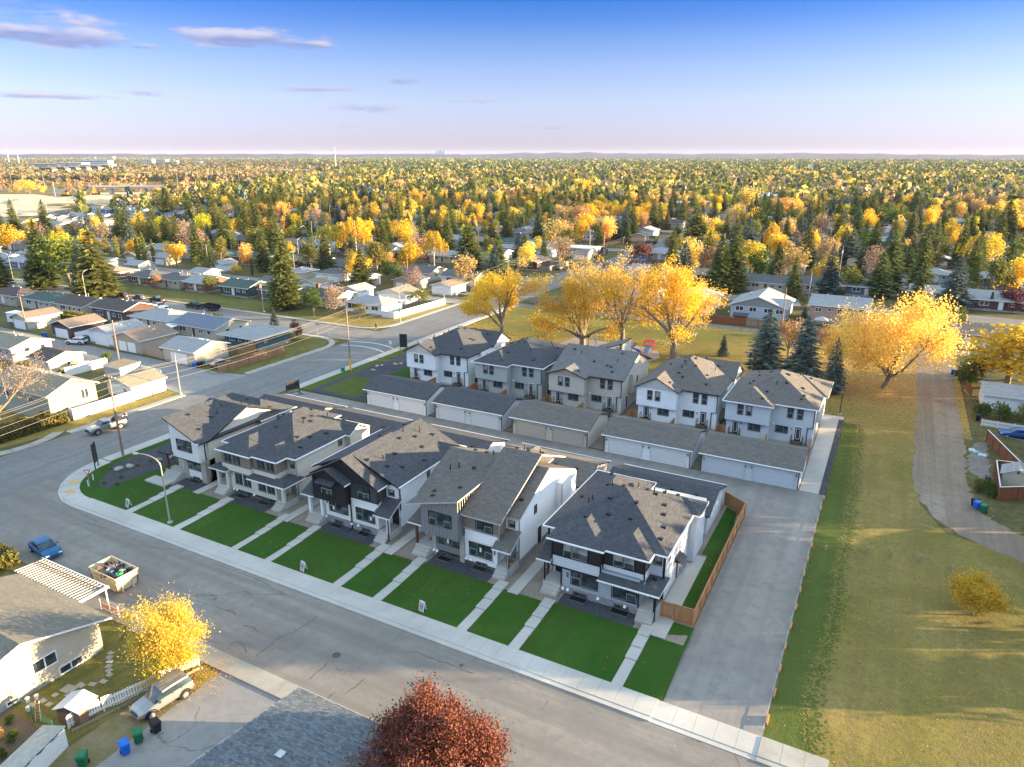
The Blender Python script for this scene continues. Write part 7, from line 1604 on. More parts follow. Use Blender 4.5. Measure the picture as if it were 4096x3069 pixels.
utility(-99.2, 182.4, 10.5, 'utility pole with crossarm at the next intersection', arms=1, mat=pole_g); utility(-87.4, 248.6, 11.5, 'pale utility pole beyond the cottonwoods', arms=1); utility(-128.0, 172.4, 11.5, 'brown utility pole behind the dark double garage', arms=0)
utility(-21.0, 173.9, 10.5, 'wooden utility pole with transformer in the park lane', arms=0, trans=True); utility(13.4, 172, 10, 'gray utility pole in the lane behind the amber tree', mat=pole_g); utility(-15.5, 262, 11, 'utility pole with transformer behind the spruces', trans=True, mat=pole_g)
for i, (x, y) in enumerate([(-210, 168), (-250, 170), (-290, 168), (-170, 168.5), (-150, 251), (-190, 250), (-240, 251), (-130, 331), (-170, 330), (-215, 331), (-60, 290), (-25, 331), (12, 331), (-75, 331), (-120, 411), (-60, 411), (-160, 411), (8, 411), (40, 331), (30, 262), (-300, 330), (-270, 411)]):
 utility(x, y, 10.5, 'wooden utility pole rising above the distant roofs', arms=i % 2, mat=pole_w if i % 3 else pole_g)['group'] = 'distant utility poles'
def streetlamp(x, y, h, rz, label, base=True, arm=2.4):
 t = thing('street_lamp', label, 'street lamp', (x, y, .1), R(rz)); steel = _M.get('lamp_steel') or plain('lamp_steel', (.42, .41, .38), .4, .05, metal=.4)
 if base: MB().tube((0,0,-.15), (0,0,.16), .33, .30, 12).build('concrete_base', concrete2, t)
 b = MB().tube((0,0,.1), (0,0,h-1.5), .10, .065, 9); p = (0, 0, h-1.5); n = 10
 for i in range(1, n+1):
  a = math.pi/2*i/n; q = (arm*(1-math.cos(a)), 0, h-1.5+1.5*math.sin(a)); b.tube(p, q, .06-.002*i, None, 8, 0, False); p = q
 b.build('pole', steel, t); MB().raw([(0,-.06,-.02),(0,.06,-.02),(.62,.13,-.05),(.62,-.13,-.05),(0,-.05,.08),(0,.05,.08),(.5,.1,.12),(.5,-.1,.12)], [(0,1,2,3),(7,6,5,4),(0,4,5,1),(1,5,6,2),(2,6,7,3),(3,7,4,0)]).build('lamp_head', steel, t, (arm-.05, 0, h)); MB().box(-.2, .2, -.09, .09, -.05, 0).build('lens', lit_lens, t, (arm+.32, 0, h-.03)); return t
streetlamp(-68.2, 44.9, 8.5, 205, 'curved street lamp on the lawn in front of the taupe duplex'); streetlamp(-106.2, 75.8, 8.6, -20, 'curved street lamp by the small white garage at the alley mouth'); streetlamp(-145.7, 132.0, 8.8, -35, 'curved street lamp on the side street beside the pointed blue juniper')
streetlamp(-106.3, 139.4, 9, 10, 'street lamp with solar panel and green signal box at the white corner fence'); streetlamp(-104.6, 199, 9, 40, 'street lamp beside the brown corner house'); streetlamp(-108, 283, 9, 30, 'curved street lamp near the white veranda house')
t = bpy.data.objects[-1] if False else None
sl = [o for o in bpy.data.objects if o.get('label', '').startswith('street lamp with solar')][0]; bx('signal_box', sl, -.15, .15, -.45, -.1, 2.6, 3.4, green_s); MB().slab([(-.6,-.4,4.9),(.6,-.4,4.9),(.6,.4,5.2),(-.6,.4,5.2)], .05, 0, 0).build('solar_panel', plain('solar_panel', (.25, .30, .38), .3), sl)
for i, (x, y, rz) in enumerate([(-200, 117.9, 90), (-260, 130, -90), (-150, 217, -90), (-205, 206, 90), (-255, 217, -90), (-20, 218, -90), (32, 217, -90), (-60, 206, 90), (-120, 297, -90), (-170, 297, -90), (-50, 297, -90), (0, 297, -90), (40, 297, -90), (-90, 340, 0), (-92, 420, 0), (-30, 376, 0)]):
 streetlamp(x, y, 9, rz, 'curved street lamp standing among the distant trees', False)['group'] = 'distant street lamps'
t = thing('park_light_pole', 'slim black light pole at the end of the concrete path', 'lamp post', (-4.1, 119.6, 0)); MB().tube((0,0,-.1), (0,0,.15), .3, .3, 12).build('base', concrete, t); MB().tube((0,0,.1), (0,0,7), .07, .05, 8).build('pole', blackm, t); MB().box(-.09, .09, -.06, .06, 3.7, 3.95).build('bracket', galv, t)
t = thing('park_lantern', 'black park lantern behind the back row between two duplexes', 'lamp post', (-21.0, 133.6, 0)); MB().tube((0,0,-.1), (0,0,4.2), .06, .05, 8).build('pole', blackm, t); MB().tube((0,0,4.2), (0,0,4.6), .12, .30, 8).tube((0,0,4.6), (0,0,4.68), .36, .3, 8).build('lamp_head', blackm, t)
t = thing('park_lantern', 'black park lantern above the middle back duplex roof', 'lamp post', (-52.8, 131.6, 0)); MB().tube((0,0,-.1), (0,0,4.2), .06, .05, 8).build('pole', blackm, t); MB().tube((0,0,4.2), (0,0,4.6), .12, .30, 8).tube((0,0,4.6), (0,0,4.68), .36, .3, 8).build('lamp_head', blackm, t)
wire_m = plain('cable', (.20, .17, .14), .5, .05, metal=.2)
def wire(label, a, b, sag, r=.022, n=16):
 m = MB(); p = None
 for i in range(n+1):
  t_ = i/n; q = tuple(a[k]+(b[k]-a[k])*t_-(sag*4*t_*(1-t_) if k == 2 else 0) for k in range(3))
  if p: m.tube(p, q, r, None, 4, 0, False)
  p = q
 tag(m.build('overhead_wire', wire_m), label, 'wire', 'overhead wires')
for k, (dx, dz) in enumerate(((-1.1, 0), (-.4, 0), (1.1, 0), (0, -1.4), (0, -2.3))):
 z0 = 11.6+dz; n_ = ['outermost', 'second', 'third', 'fourth', 'lowest'][k]
 wire(f'{n_} overhead wire from the corner pole towards the left edge', (-90.6+dx, 54.4, z0), (-90.6+dx, -5, z0), 1.6); wire(f'{n_} overhead wire between the corner pole and the yellow-footed pole', (-90.6+dx, 54.4, z0), (-89.6+dx*.5, 101, 12.0+dz), 1.0)
 if k != 1: wire(f'{n_} overhead wire running on to the next intersection', (-89.6+dx*.5, 101, 12.0+dz), (-99.2, 182.4, 10.3+dz*.7), 1.3)
 if k < 3: wire(f'{n_} overhead wire over the distant crossing', (-99.2, 182.4, 10.2-k*.5), (-87.4, 248.6, 11.2-k*.5), 1.2)
for k in range(2): wire(['upper', 'lower'][k]+' wire over the park lane', (-21, 173.9, 10.2-k*.6), (13.4, 172, 9.8-k*.6), .6); wire(['upper', 'lower'][k]+' wire of the park lane going left', (-21, 173.9, 10.2-k*.6), (-87.4, 172, 10.2-k*.6), .8)
for k in range(3): wire(['first', 'second', 'third'][k]+' thin wire from the crossing to the distant roofs', (-87.4, 248.6, 11-k*.4), (-60, 290, 10.2-k*.3), .8)
# playground
pb_, pr_ = plain('play_blue', (.01, .16, .55), .35), plain('play_red', (.42, .02, .05), .4)
sl = thing('spiral_slide', 'blue spiral slide with red ladder in the playground', 'slide', (-44.9, 137.6, .05)); b = MB(); p = None
for i in range(17):
 a = 4.2-i*.27; r = 1.0; z = 1.9-i*.11; ci, co = (math.cos(a)*r*.72+.3, math.sin(a)*r*.72, z), (math.cos(a)*r*1.28+.3, math.sin(a)*r*1.28, z)
 if p: b.face([p[0], p[1], co, ci]).face([p[1], (p[1][0], p[1][1], p[1][2]+.25), (co[0], co[1], co[2]+.25), co]).face([ci, (ci[0], ci[1], ci[2]+.25), (p[0][0], p[0][1], p[0][2]+.25), p[0]]).face([ci, co, p[1], p[0]])
 p = (ci, co)
b.build('slide_chute', pb_, sl); b = MB()
for s in (-.28, .28): b.tube((-.9+s, -.9, 0), (-.45+s, -.5, 2.6), .035)
for k in range(6): f = k/6; b.tube((-1.18+.45*f, -.9+.4*f, .1+2.0*f), (-.62+.45*f, -.9+.4*f, .1+2.0*f), .025)
b.build('ladder', pr_, sl); MB().box(-1.1, .1, -.8, .4, 1.9, 2.0).box(-1.2, -1.1, -.8, .4, 2, 2.6).box(0, .1, -.3, .5, 2, 2.7).build('platform', pb_, sl)
s3 = thing('toddler_slide', 'pink-red play platform with light blue slide in the playground', 'slide', (-43.3, 142.6, .05)); MB().slab([(-.5,-2.4,.1),(.5,-2.4,.1),(.5,-.4,1.2),(-.5,-.4,1.2)], .06, 0, 0).build('slide_chute', plain('play_pale_blue', (.10, .32, .62), .35), s3); MB().box(-.9, 1.0, -.4, 1.2, 1.15, 1.25).slab([(-1,-.5,2.1),(1.2,-.5,2.1),(1.2,.5,2.3),(-1,.5,2.3)], .05, 0, 0).build('platform', pr_, s3)
for x, y in ((-.9,-.4), (.95,-.4), (-.9,1.15), (.95,1.15)): MB().tube((x,y,0), (x,y,2.15), .05, None, 6).build('post', pr_, s3)
sw = thing('swing_frame', 'blue swing frame with red crossbar at the left of the playground', 'swing', (-51.8, 139.2, .05)); MB().tube((-2.2,0,2.6), (2.2,0,2.6), .05, None, 8).build('crossbar', pr_, sw)
for x in (-2.2, 2.2):
 for y in (-1.1, 1.1): MB().tube((x,y,0), (x,0,2.65), .06, None, 8).build('leg', pb_, sw)
for x in (-.9, .9): MB().tube((x-.25,0,2.6), (x-.25,0,.6), .012, None, 4).tube((x+.25,0,2.6), (x+.25,0,.6), .012, None, 4).box(x-.27, x+.27, -.1, .1, .55, .6).build('swing_seat', under, sw)
cf = thing('climbing_frame', 'pale blue ladder climbing frame at the playground edge', 'climbing frame', (-56.9, 143.6, .05)); b = MB()
for s in (0, 1.4): b.tube((s,0,0), (s,0,2.6), .045)
for k in range(8): b.tube((0,0,.3+k*.3), (1.4,0,.3+k*.3), .03)
b.build('ladder', plain('play_sky', (.12, .28, .42), .4), cf)
for x, y, l in ((-40.6, 147.8, 'right'), (-44.8, 149.0, 'left')):
 br_ = thing('bicycle_rack', f'steel-blue loop bicycle rack on the grass behind the playground, {l} one', 'bicycle rack', (x, y, 0), R(8)); b = MB()
 for k in range(7):
  xx = k*.45; b.tube((xx,0,0), (xx,0,.75), .025, None, 5).tube((xx,0,.75), (xx,.5,.75), .025, None, 5).tube((xx,.5,.75), (xx,.5,0), .025, None, 5)
 b.tube((0,.5,.3), (2.7,.5,.3), .025, None, 5).build('hoops', plain('rack_blue', (.12, .22, .28), .4), br_)
for x, y, l in ((-63.2, 136.6, 'left'), (-55.0, 133.0, 'front')): tag(MB().tube((0,0,0), (0,0,1.6), .09, None, 8).build('play_post', pb_, None, (x, y, .05)), f'short blue playground post, {l} one', 'post')
for x, y, l in ((-38.4, 160.3, 'left'), (-58, 158, 'hidden')): 
 pt = thing('picnic_table', f'gray picnic table on the park grass, {l} one', 'picnic table', (x, y, 0)); bx('table_top', pt, -.9, .9, -.38, .38, .72, .77, cedar_old)
 for s in (-1, 1): bx('seat', pt, -.9, .9, s*.75-.13, s*.75+.13, .43, .47, cedar_old); MB().tube((s*.65,-.8,0), (s*.65,.0,.72), .04, None, 5).tube((s*.65,.8,0), (s*.65,0,.72), .04, None, 5).build('leg_frame', galv, pt)
# lower left yard
corr = plain('corrugated_roofing', (.13, .13, .14), .6, .08)  # sheet colour darkened to hold the shade between the lit ribs
t = thing('patio_roof', 'corrugated patio roof on white posts beside the cream house', 'patio roof', (-69.0, 29.0, 0)); b = MB(); n = 22
MB().slab([(0, 0, 2.62), (10.2, 0, 2.62), (10.2, 2.7, 2.42), (0, 2.7, 2.42)], .05, 0, 0).build('roof_sheet', corr, t)
for i in range(n): MB().box(-.032, .032, 0, 2.7, 0, .07).build('roof_rib', plain('rib_cream', (.56, .50, .40), .5), t, (.3+i*.455, 0, 2.625)).rotation_euler = (-.074, 0, 0)
bx('fascia', t, -.05, 10.25, 2.7, 2.78, 2.3, 2.5, white); bx('fascia', t, 10.2, 10.28, -.02, 2.75, 2.36, 2.62, white); MB().box(0, 10.2, 2.0, 2.08, .0, .05).build('roof_batten', darkpost, t, (0, 0, 2.58))
for x in (.2, 5.1, 10.0): bx('post', t, x-.05, x+.05, 2.5, 2.6, 0, 2.4, white)
t = thing('garden_shed', 'small brown shed with pale metal gable roof inside the picket fence', 'shed', (-48.7, 22.3, 0), R(17)); bx('wall', t, -.95, .95, -.75, .75, 0, 1.3, wood('shed_brown', (.20, .12, .08), (.28, .17, .11))); rf = Roof().gable(-1.15, 1.15, -.95, .95, 1.32, .38, 'y', th=.05); rf.build(t, plain('shed_metal', (.50, .53, .56), .4, .05), pl_white); gable_wall(t, -.95, .95, -.75, 1.35, .38, _M['shed_brown'])
paver = pavement('paver', (.36, .33, .27), (.46, .42, .36), stain=.5)
for i, (x, y, w_, d_) in enumerate([(-53.3, 27.9, .5, .35), (-52.9, 27.5, .5, .4), (-52.4, 27.2, .5, .4), (-51.9, 26.8, .5, .45), (-51.4, 26.5, .5, .45), (-50.9, 26.2, .5, .4), (-50.6, 25.5, .6, .4), (-51.1, 24.9, .6, .4), (-51.8, 24.4, .7, .45), (-52.2, 23.7, 1.1, .8), (-51.5, 23.3, .6, .4), (-52.5, 22.8, .45, .4), (-52.7, 22.0, .6, .4), (-51.9, 22.0, .5, .4), (-53.0, 21.3, .6, .5)]):
 tag(MB().box(-w_/2, w_/2, -d_/2, d_/2, 0, .04).build('stepping_stone', paver, None, (x, y, .02), R(10+_rt.uniform(-12, 12))), 'square concrete stepping stone in the lawn of the cream house', 'stepping stone', 'stepping stones in the cream house lawn')
for x, y, l in ((-53.3, 21.9, 'rightmost'), (-53.6, 21.4, 'middle'), (-52.6, 20.9, 'lowest')): tag(MB().tube((0,0,0), (0,0,.36), .13, .15, 12).tube((0,0,.36), (0,0,.38), .165, .165, 12).build('bucket', white_s, None, (x, y, .02)), f'white plastic bucket beside the cream wall, {l} of three', 'bucket', 'white buckets by the cream house')
t = thing('step_ladder', 'orange and white step ladder standing beside the small shed', 'ladder', (-51.0, 20.9, 0), R(25))
for s in (-1, 1): MB().tube((s*.22, -.3, 0), (s*.15, 0, 1.6), .025, None, 4).build('rail', white_s, t); MB().tube((s*.22, .4, 0), (s*.15, 0, 1.6), .02, None, 4).build('rear_leg', plain('ladder_orange', (.6, .18, .03), .5), t)
for k in range(5): bx('rung', t, -.19, .19, -.28+.055*k-.03, -.24+.055*k, .28*(k+1), .28*(k+1)+.03, _M['ladder_orange'])
sheet('yard_surface', [(-56, 12), (-47, 12), (-47.4, 20.2), (-56, 20.4)], .024, soil)
for i, (x, y, s, k) in enumerate([(-50.6, 18.8, .9, 'shrub1'), (-49.6, 17.4, .9, 'shrub1'), (-51.8, 18.4, .8, 'shrub2'), (-50.6, 16.4, .8, 'shrub1'), (-52.6, 19.6, .7, 'shrub1'), (-48.9, 18.9, .8, 'shrub0'), (-51.4, 17.0, .7, 'shrub1')]): plant(k, x, y, s, 'low leafy vegetable growth in the garden plot at the bottom left', group='vegetable garden plants')
t = MB().raw([(-.6,-.5,0),(.6,-.6,0),(.7,.5,0),(-.5,.6,0),(-.35,-.3,.75),(.3,-.2,.95),(.35,.3,.7),(-.2,.35,.85)], [(0,1,5,4),(1,2,6,5),(2,3,7,6),(3,0,4,7),(4,5,6,7)]).build('yellow_tarp', plain('tarp_yellow', (.62, .42, .10), .6, .1), None, (-52.6, 17.9, 0)); tag(t, 'crumpled yellow tarp over garden things at the lower left', 'tarp')
for i, (x, y) in enumerate([(-53.6, 17.0), (-53.0, 16.5), (-52.3, 16.9), (-52.6, 16.1), (-52.3, 15.6)]): tag(MB().tube((0,0,0), (0,0,.3), .14, .17, 10).build('plant_pot', white_s, None, (x, y, .03)), 'white garden pot among the plants at the lower left', 'pot', 'white garden pots')
t = thing('lean_to_roof', 'translucent corrugated lean-to with white ragged board fence at the bottom left', 'lean-to', (-46.7, 20.3, 0), R(-72)); MB().slab([(-.2,-1.9,1.35),(6.5,-1.9,1.35),(6.5,0,1.6),(-.2,0,1.6)], .04, 0, 0).build('roof_sheet', plain('greenhouse_sheet', (.22, .27, .27), .3, .2), t)
for k in range(9): MB().box(-.03, .03, -1.9, 0, 0, .04).build('roof_rib', white_s, t, (k*.8, 0, 1.49)).rotation_euler = (.13, 0, 0)
for k in range(40): o = bx('board', t, k*.165, k*.165+.15, .04, .07, 0, 1.5+.06*math.sin(k*.9), _M['peeling_white'])
def hedge(label, x0, x1, y0, y1, h, mat, n, seed, size=.28, rz=0):
 rng = np.random.default_rng(seed); w, d = x1-x0, y1-y0; u = rng.uniform(-1, 1, (n, 3)); k = np.abs(u).max(1)[:, None]; u = u/k*rng.uniform(.82, 1.03, (n, 1))
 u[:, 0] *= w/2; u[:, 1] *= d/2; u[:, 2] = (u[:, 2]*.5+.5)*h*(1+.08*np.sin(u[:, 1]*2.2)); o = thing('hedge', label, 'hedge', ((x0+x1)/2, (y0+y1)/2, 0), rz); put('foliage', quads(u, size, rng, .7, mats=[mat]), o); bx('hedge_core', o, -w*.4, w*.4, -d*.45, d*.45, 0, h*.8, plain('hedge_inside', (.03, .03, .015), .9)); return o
hedge('long yellow-green hedge along the boulevard at the left edge', -113.8, -110.0, 47.5, 58.6, 1.7, L_olive, 5200, 61, .34); hedge('small hedge corner at the left edge beside the blue sedan', -80, -74.6, 29.8, 32.2, 1.6, L_olive, 1800, 62, .26); hedge('clipped green hedge ball pair before the cream house', -149.4, -145.4, 116.2, 119, 1.9, L_green, 1500, 63, .3); hedge('yellow-green hedge behind the alley fence at left', -181, -170.5, 98.8, 101.8, 2.6, L_lime, 2200, 64, .36)
t = thing('garden_shed', 'small pale shed with gray roof inside the brown fence at the right edge', 'shed', (17.6, 101.4, 0), R(-8)); bx('wall', t, -1.5, 1.5, -1.3, 1.3, 0, 2.1, WC['cream']); rf = Roof().gable(-1.8, 1.8, -1.6, 1.6, 2.1, .5, 'y', th=.08); rf.build(t, sh_old['gray'], white); gable_wall(t, -1.5, 1.5, -1.31, 2.2, .5, WC['cream']); MB().tube((0,-1.34,2.45), (0,-1.30,2.45), .14, .14, 10).build('gable_vent', under, t)
for i, (x, y, s, k, l) in enumerate([(14.5, 98.6, 1.5, 'shrub1', 'leafy green plants in front of the shed, left clump'), (14.7, 96.6, 1.3, 'shrub1', 'leafy green plants in front of the shed, lower clump'), (13.7, 97.6, 1.2, 'shrub1', 'leafy green plants by the track, left clump'), (13.9, 99.3, 1.2, 'shrub0', 'yellowing plants by the gravel pad'), (16.4, 128.8, 2.6, 'shrub1', 'dark green shrub left of two beyond the white picket fence'), (18.6, 128.9, 2.8, 'shrub1', 'dark green shrub right of two beyond the white picket fence'), (21.5, 129.8, 2.4, 'shrub0', 'olive shrub at the right edge by the white garage'), (14.4, 146.0, 3.2, 'shrub1', 'dark green bushes along the track beyond the white garage'), (15.6, 149.5, 3.6, 'shrub0', 'olive bushes along the track beyond the white garage')]): plant(k, x, y, s, l, 1.0)
rnb = random.Random(3)
for i in range(6):
 tag(MB().raw([(-.35,-.2,0),(.35,-.25,0),(.3,.25,0),(-.3,.22,0),(-.2,-.1,.22),(.2,-.12,.25),(.18,.12,.2),(-.15,.1,.24)], [(0,1,5,4),(1,2,6,5),(2,3,7,6),(3,0,4,7),(4,5,6,7)]).build('white_sack', plain('sack_white', (.66, .70, .72), .5, .1) if i != 3 else plain('sack_blue', (.15, .45, .55), .5), None, (13.6+i*.28+rnb.uniform(-.1, .1), 112.6-i*.35, .02+.1*(i % 2)), rnb.uniform(0, 3)), 'plastic sack in the heap on the gravel pad by the brown fence', 'sack', 'plastic sacks on the gravel pad')
for i, (x, y) in enumerate(((16.9, 112.6), (18.1, 111.6))):
 t = thing('raised_bed', ['wooden raised vegetable bed behind the brown fence, nearer the wire', 'wooden raised vegetable bed behind the brown fence, second'][i], 'raised bed', (x+.6, y, 0), R(-75)); bx('soil', t, -1.5, 1.5, -.4, .4, 0, .22, soil)
 for s in (-1, 1): bx('plank', t, -1.55, 1.55, s*.45-.03, s*.45+.03, 0, .28, cedar_old)
 for s in (-1, 1): bx('plank', t, s*1.55-.03, s*1.55+.03, -.42, .42, 0, .28, cedar_old)
t = thing('gazebo', 'small gray gazebo canopy on the lawn of the peach house', 'gazebo', (-13.2, 182.6, 0)); MB().raw([(-1.6,-1.6,2.1),(1.6,-1.6,2.1),(1.6,1.6,2.1),(-1.6,1.6,2.1),(0,0,2.9)], [(0,1,4),(1,2,4),(2,3,4),(3,0,4),(3,2,1,0)]).build('canopy', plain('canopy_gray', (.42, .40, .40), .7), t)
for x in (-1.5, 1.5):
 for y in (-1.5, 1.5): MB().tube((x,y,0), (x,y,2.1), .04, None, 5).build('post', blackm, t)
sheet('lawn', rect(-17.4, -3.2, 176.6, 186.5), .03, g_sod)
t = thing('garden_shed', 'small dark-roofed shed behind the blue duplex fence', 'shed', (-31.6, 179.6, 0)); bx('wall', t, -1.5, 1.5, -1.2, 1.2, 0, 1.9, brown_boards); Roof().gable(-1.8, 1.8, -1.5, 1.5, 1.9, .4, 'x', th=.08).build(t, sh_dark, black)
t = MB().raw([(-2.2,-1.5,0),(2.2,-1.6,0),(2.1,1.5,0),(-2.2,1.4,0),(-1.3,-.6,2.0),(1.2,-.7,2.3),(1.2,.6,2.2),(-1.1,.6,1.9)], [(0,1,5,4),(1,2,6,5),(2,3,7,6),(3,0,4,7),(4,5,6,7)]).build('blue_tarp', plain('tarp_blue', (.01, .18, .65), .4), None, (-84.5, 262.2, 0)); tag(t, 'bright blue tarp mound behind the red fence', 'tarp')
def leaves(name, label, regions, n, seed, mats, size=.16, z=.02):
 rng = np.random.default_rng(seed); P_ = []
 for (cx, cy, rx, ry, share) in regions:
  k = int(n*share); P_.append(np.stack([cx+rng.normal(0, rx, k), cy+rng.normal(0, ry, k), np.full(k, z)+rng.uniform(0, .03, k)], 1))
 P_ = np.concatenate(P_); m_ = len(P_); a = rng.uniform(0, 6.283, m_); s = size*rng.uniform(.6, 1.3, m_); dx = np.stack([np.cos(a), np.sin(a), rng.uniform(-.3, .3, m_)], 1)*s[:, None]*.5; dy = np.stack([-np.sin(a), np.cos(a), rng.uniform(-.3, .3, m_)], 1)*s[:, None]*.38
 v = np.empty((m_, 4, 3)); v[:, 0] = P_-dx; v[:, 1] = P_-dy; v[:, 2] = P_+dx; v[:, 3] = P_+dy; me = bpy.data.meshes.new(name); me.vertices.add(m_*4); me.vertices.foreach_set('co', v.reshape(-1).astype('f')); me.loops.add(m_*4); me.loops.foreach_set('vertex_index', np.arange(m_*4, dtype='i')); me.polygons.add(m_); me.polygons.foreach_set('loop_start', np.arange(0, m_*4, 4, dtype='i')); me.materials.append(mats); me.update(calc_edges=True)
 o = put(name, me); o['kind'] = 'stuff'; o['label'] = label; o['category'] = 'fallen leaves'; return o
L_fall = leafmat('fallen_leaves', (.50, .32, .05), (.62, .42, .09), (.36, .21, .06), .1)
leaves('fallen_leaves', 'golden fallen leaves lying over park grass and gravel track', [(2, 137, 7, 14, .42), (9.5, 128, 3.5, 16, .16), (-37, 141, 9, 9, .16), (-58, 141, 10, 9, .12), (-10, 148, 9, 7, .1), (0, 115, 5, 9, .04)], 24000, 71, L_fall)
leaves('fallen_leaves', 'pale leaves strewn on the front lawns and the dry field', [(-45, 47.5, 20, 2.0, .06), (10, 60, 9, 16, .5), (-44, 29, 1.3, 1.6, .40)], 2600, 72, L_fall, .09, .33)
def tufts(label, seed, n, fx, mat, size, z):
 r_ = np.random.default_rng(seed); y = r_.uniform(44.7, 116.2, n); x = fx(y, r_, n); a = r_.uniform(0, 6.283, n); s_ = (size*r_.uniform(.4, 1.5, n))[:, None]
 c = np.stack([x, y, z+r_.uniform(0, .006, n)], 1); d = np.stack([np.cos(a), np.sin(a), a*0], 1)*s_*.5; e = np.stack([-np.sin(a), np.cos(a), a*0], 1)*s_*.28; v = np.empty((n, 4, 3)); v[:, 0] = c-d; v[:, 1] = c-e; v[:, 2] = c+d; v[:, 3] = c+e
 b = MB(); b.raw(v.reshape(-1, 3).tolist(), [(4*k, 4*k+1, 4*k+2, 4*k+3) for k in range(n)]); o = b.build('turf_patches', mat); o['kind'] = 'stuff'; o['label'] = label
edge = lambda y: np.interp(y, [44.5, 46.5, 50, 55, 60, 65, 72, 79, 86, 94, 101, 109, 116], [.2, -.5, -.8, -.7, -.25, -.3, -.55, -.2, -.6, -.5, -.8, -.9, -1.2])
tufts('ragged green patches where the sod strip runs out into the dry field', 1, 2600, lambda y, r, n: edge(y)+np.abs(r.normal(0, .55, n))-.1, g_sod2, .30, .012)
tufts('dry patches breaking the edge of the sod strip', 2, 1500, lambda y, r, n: edge(y)-np.abs(r.normal(0, .38, n))+.1, g_field, .24, .02)
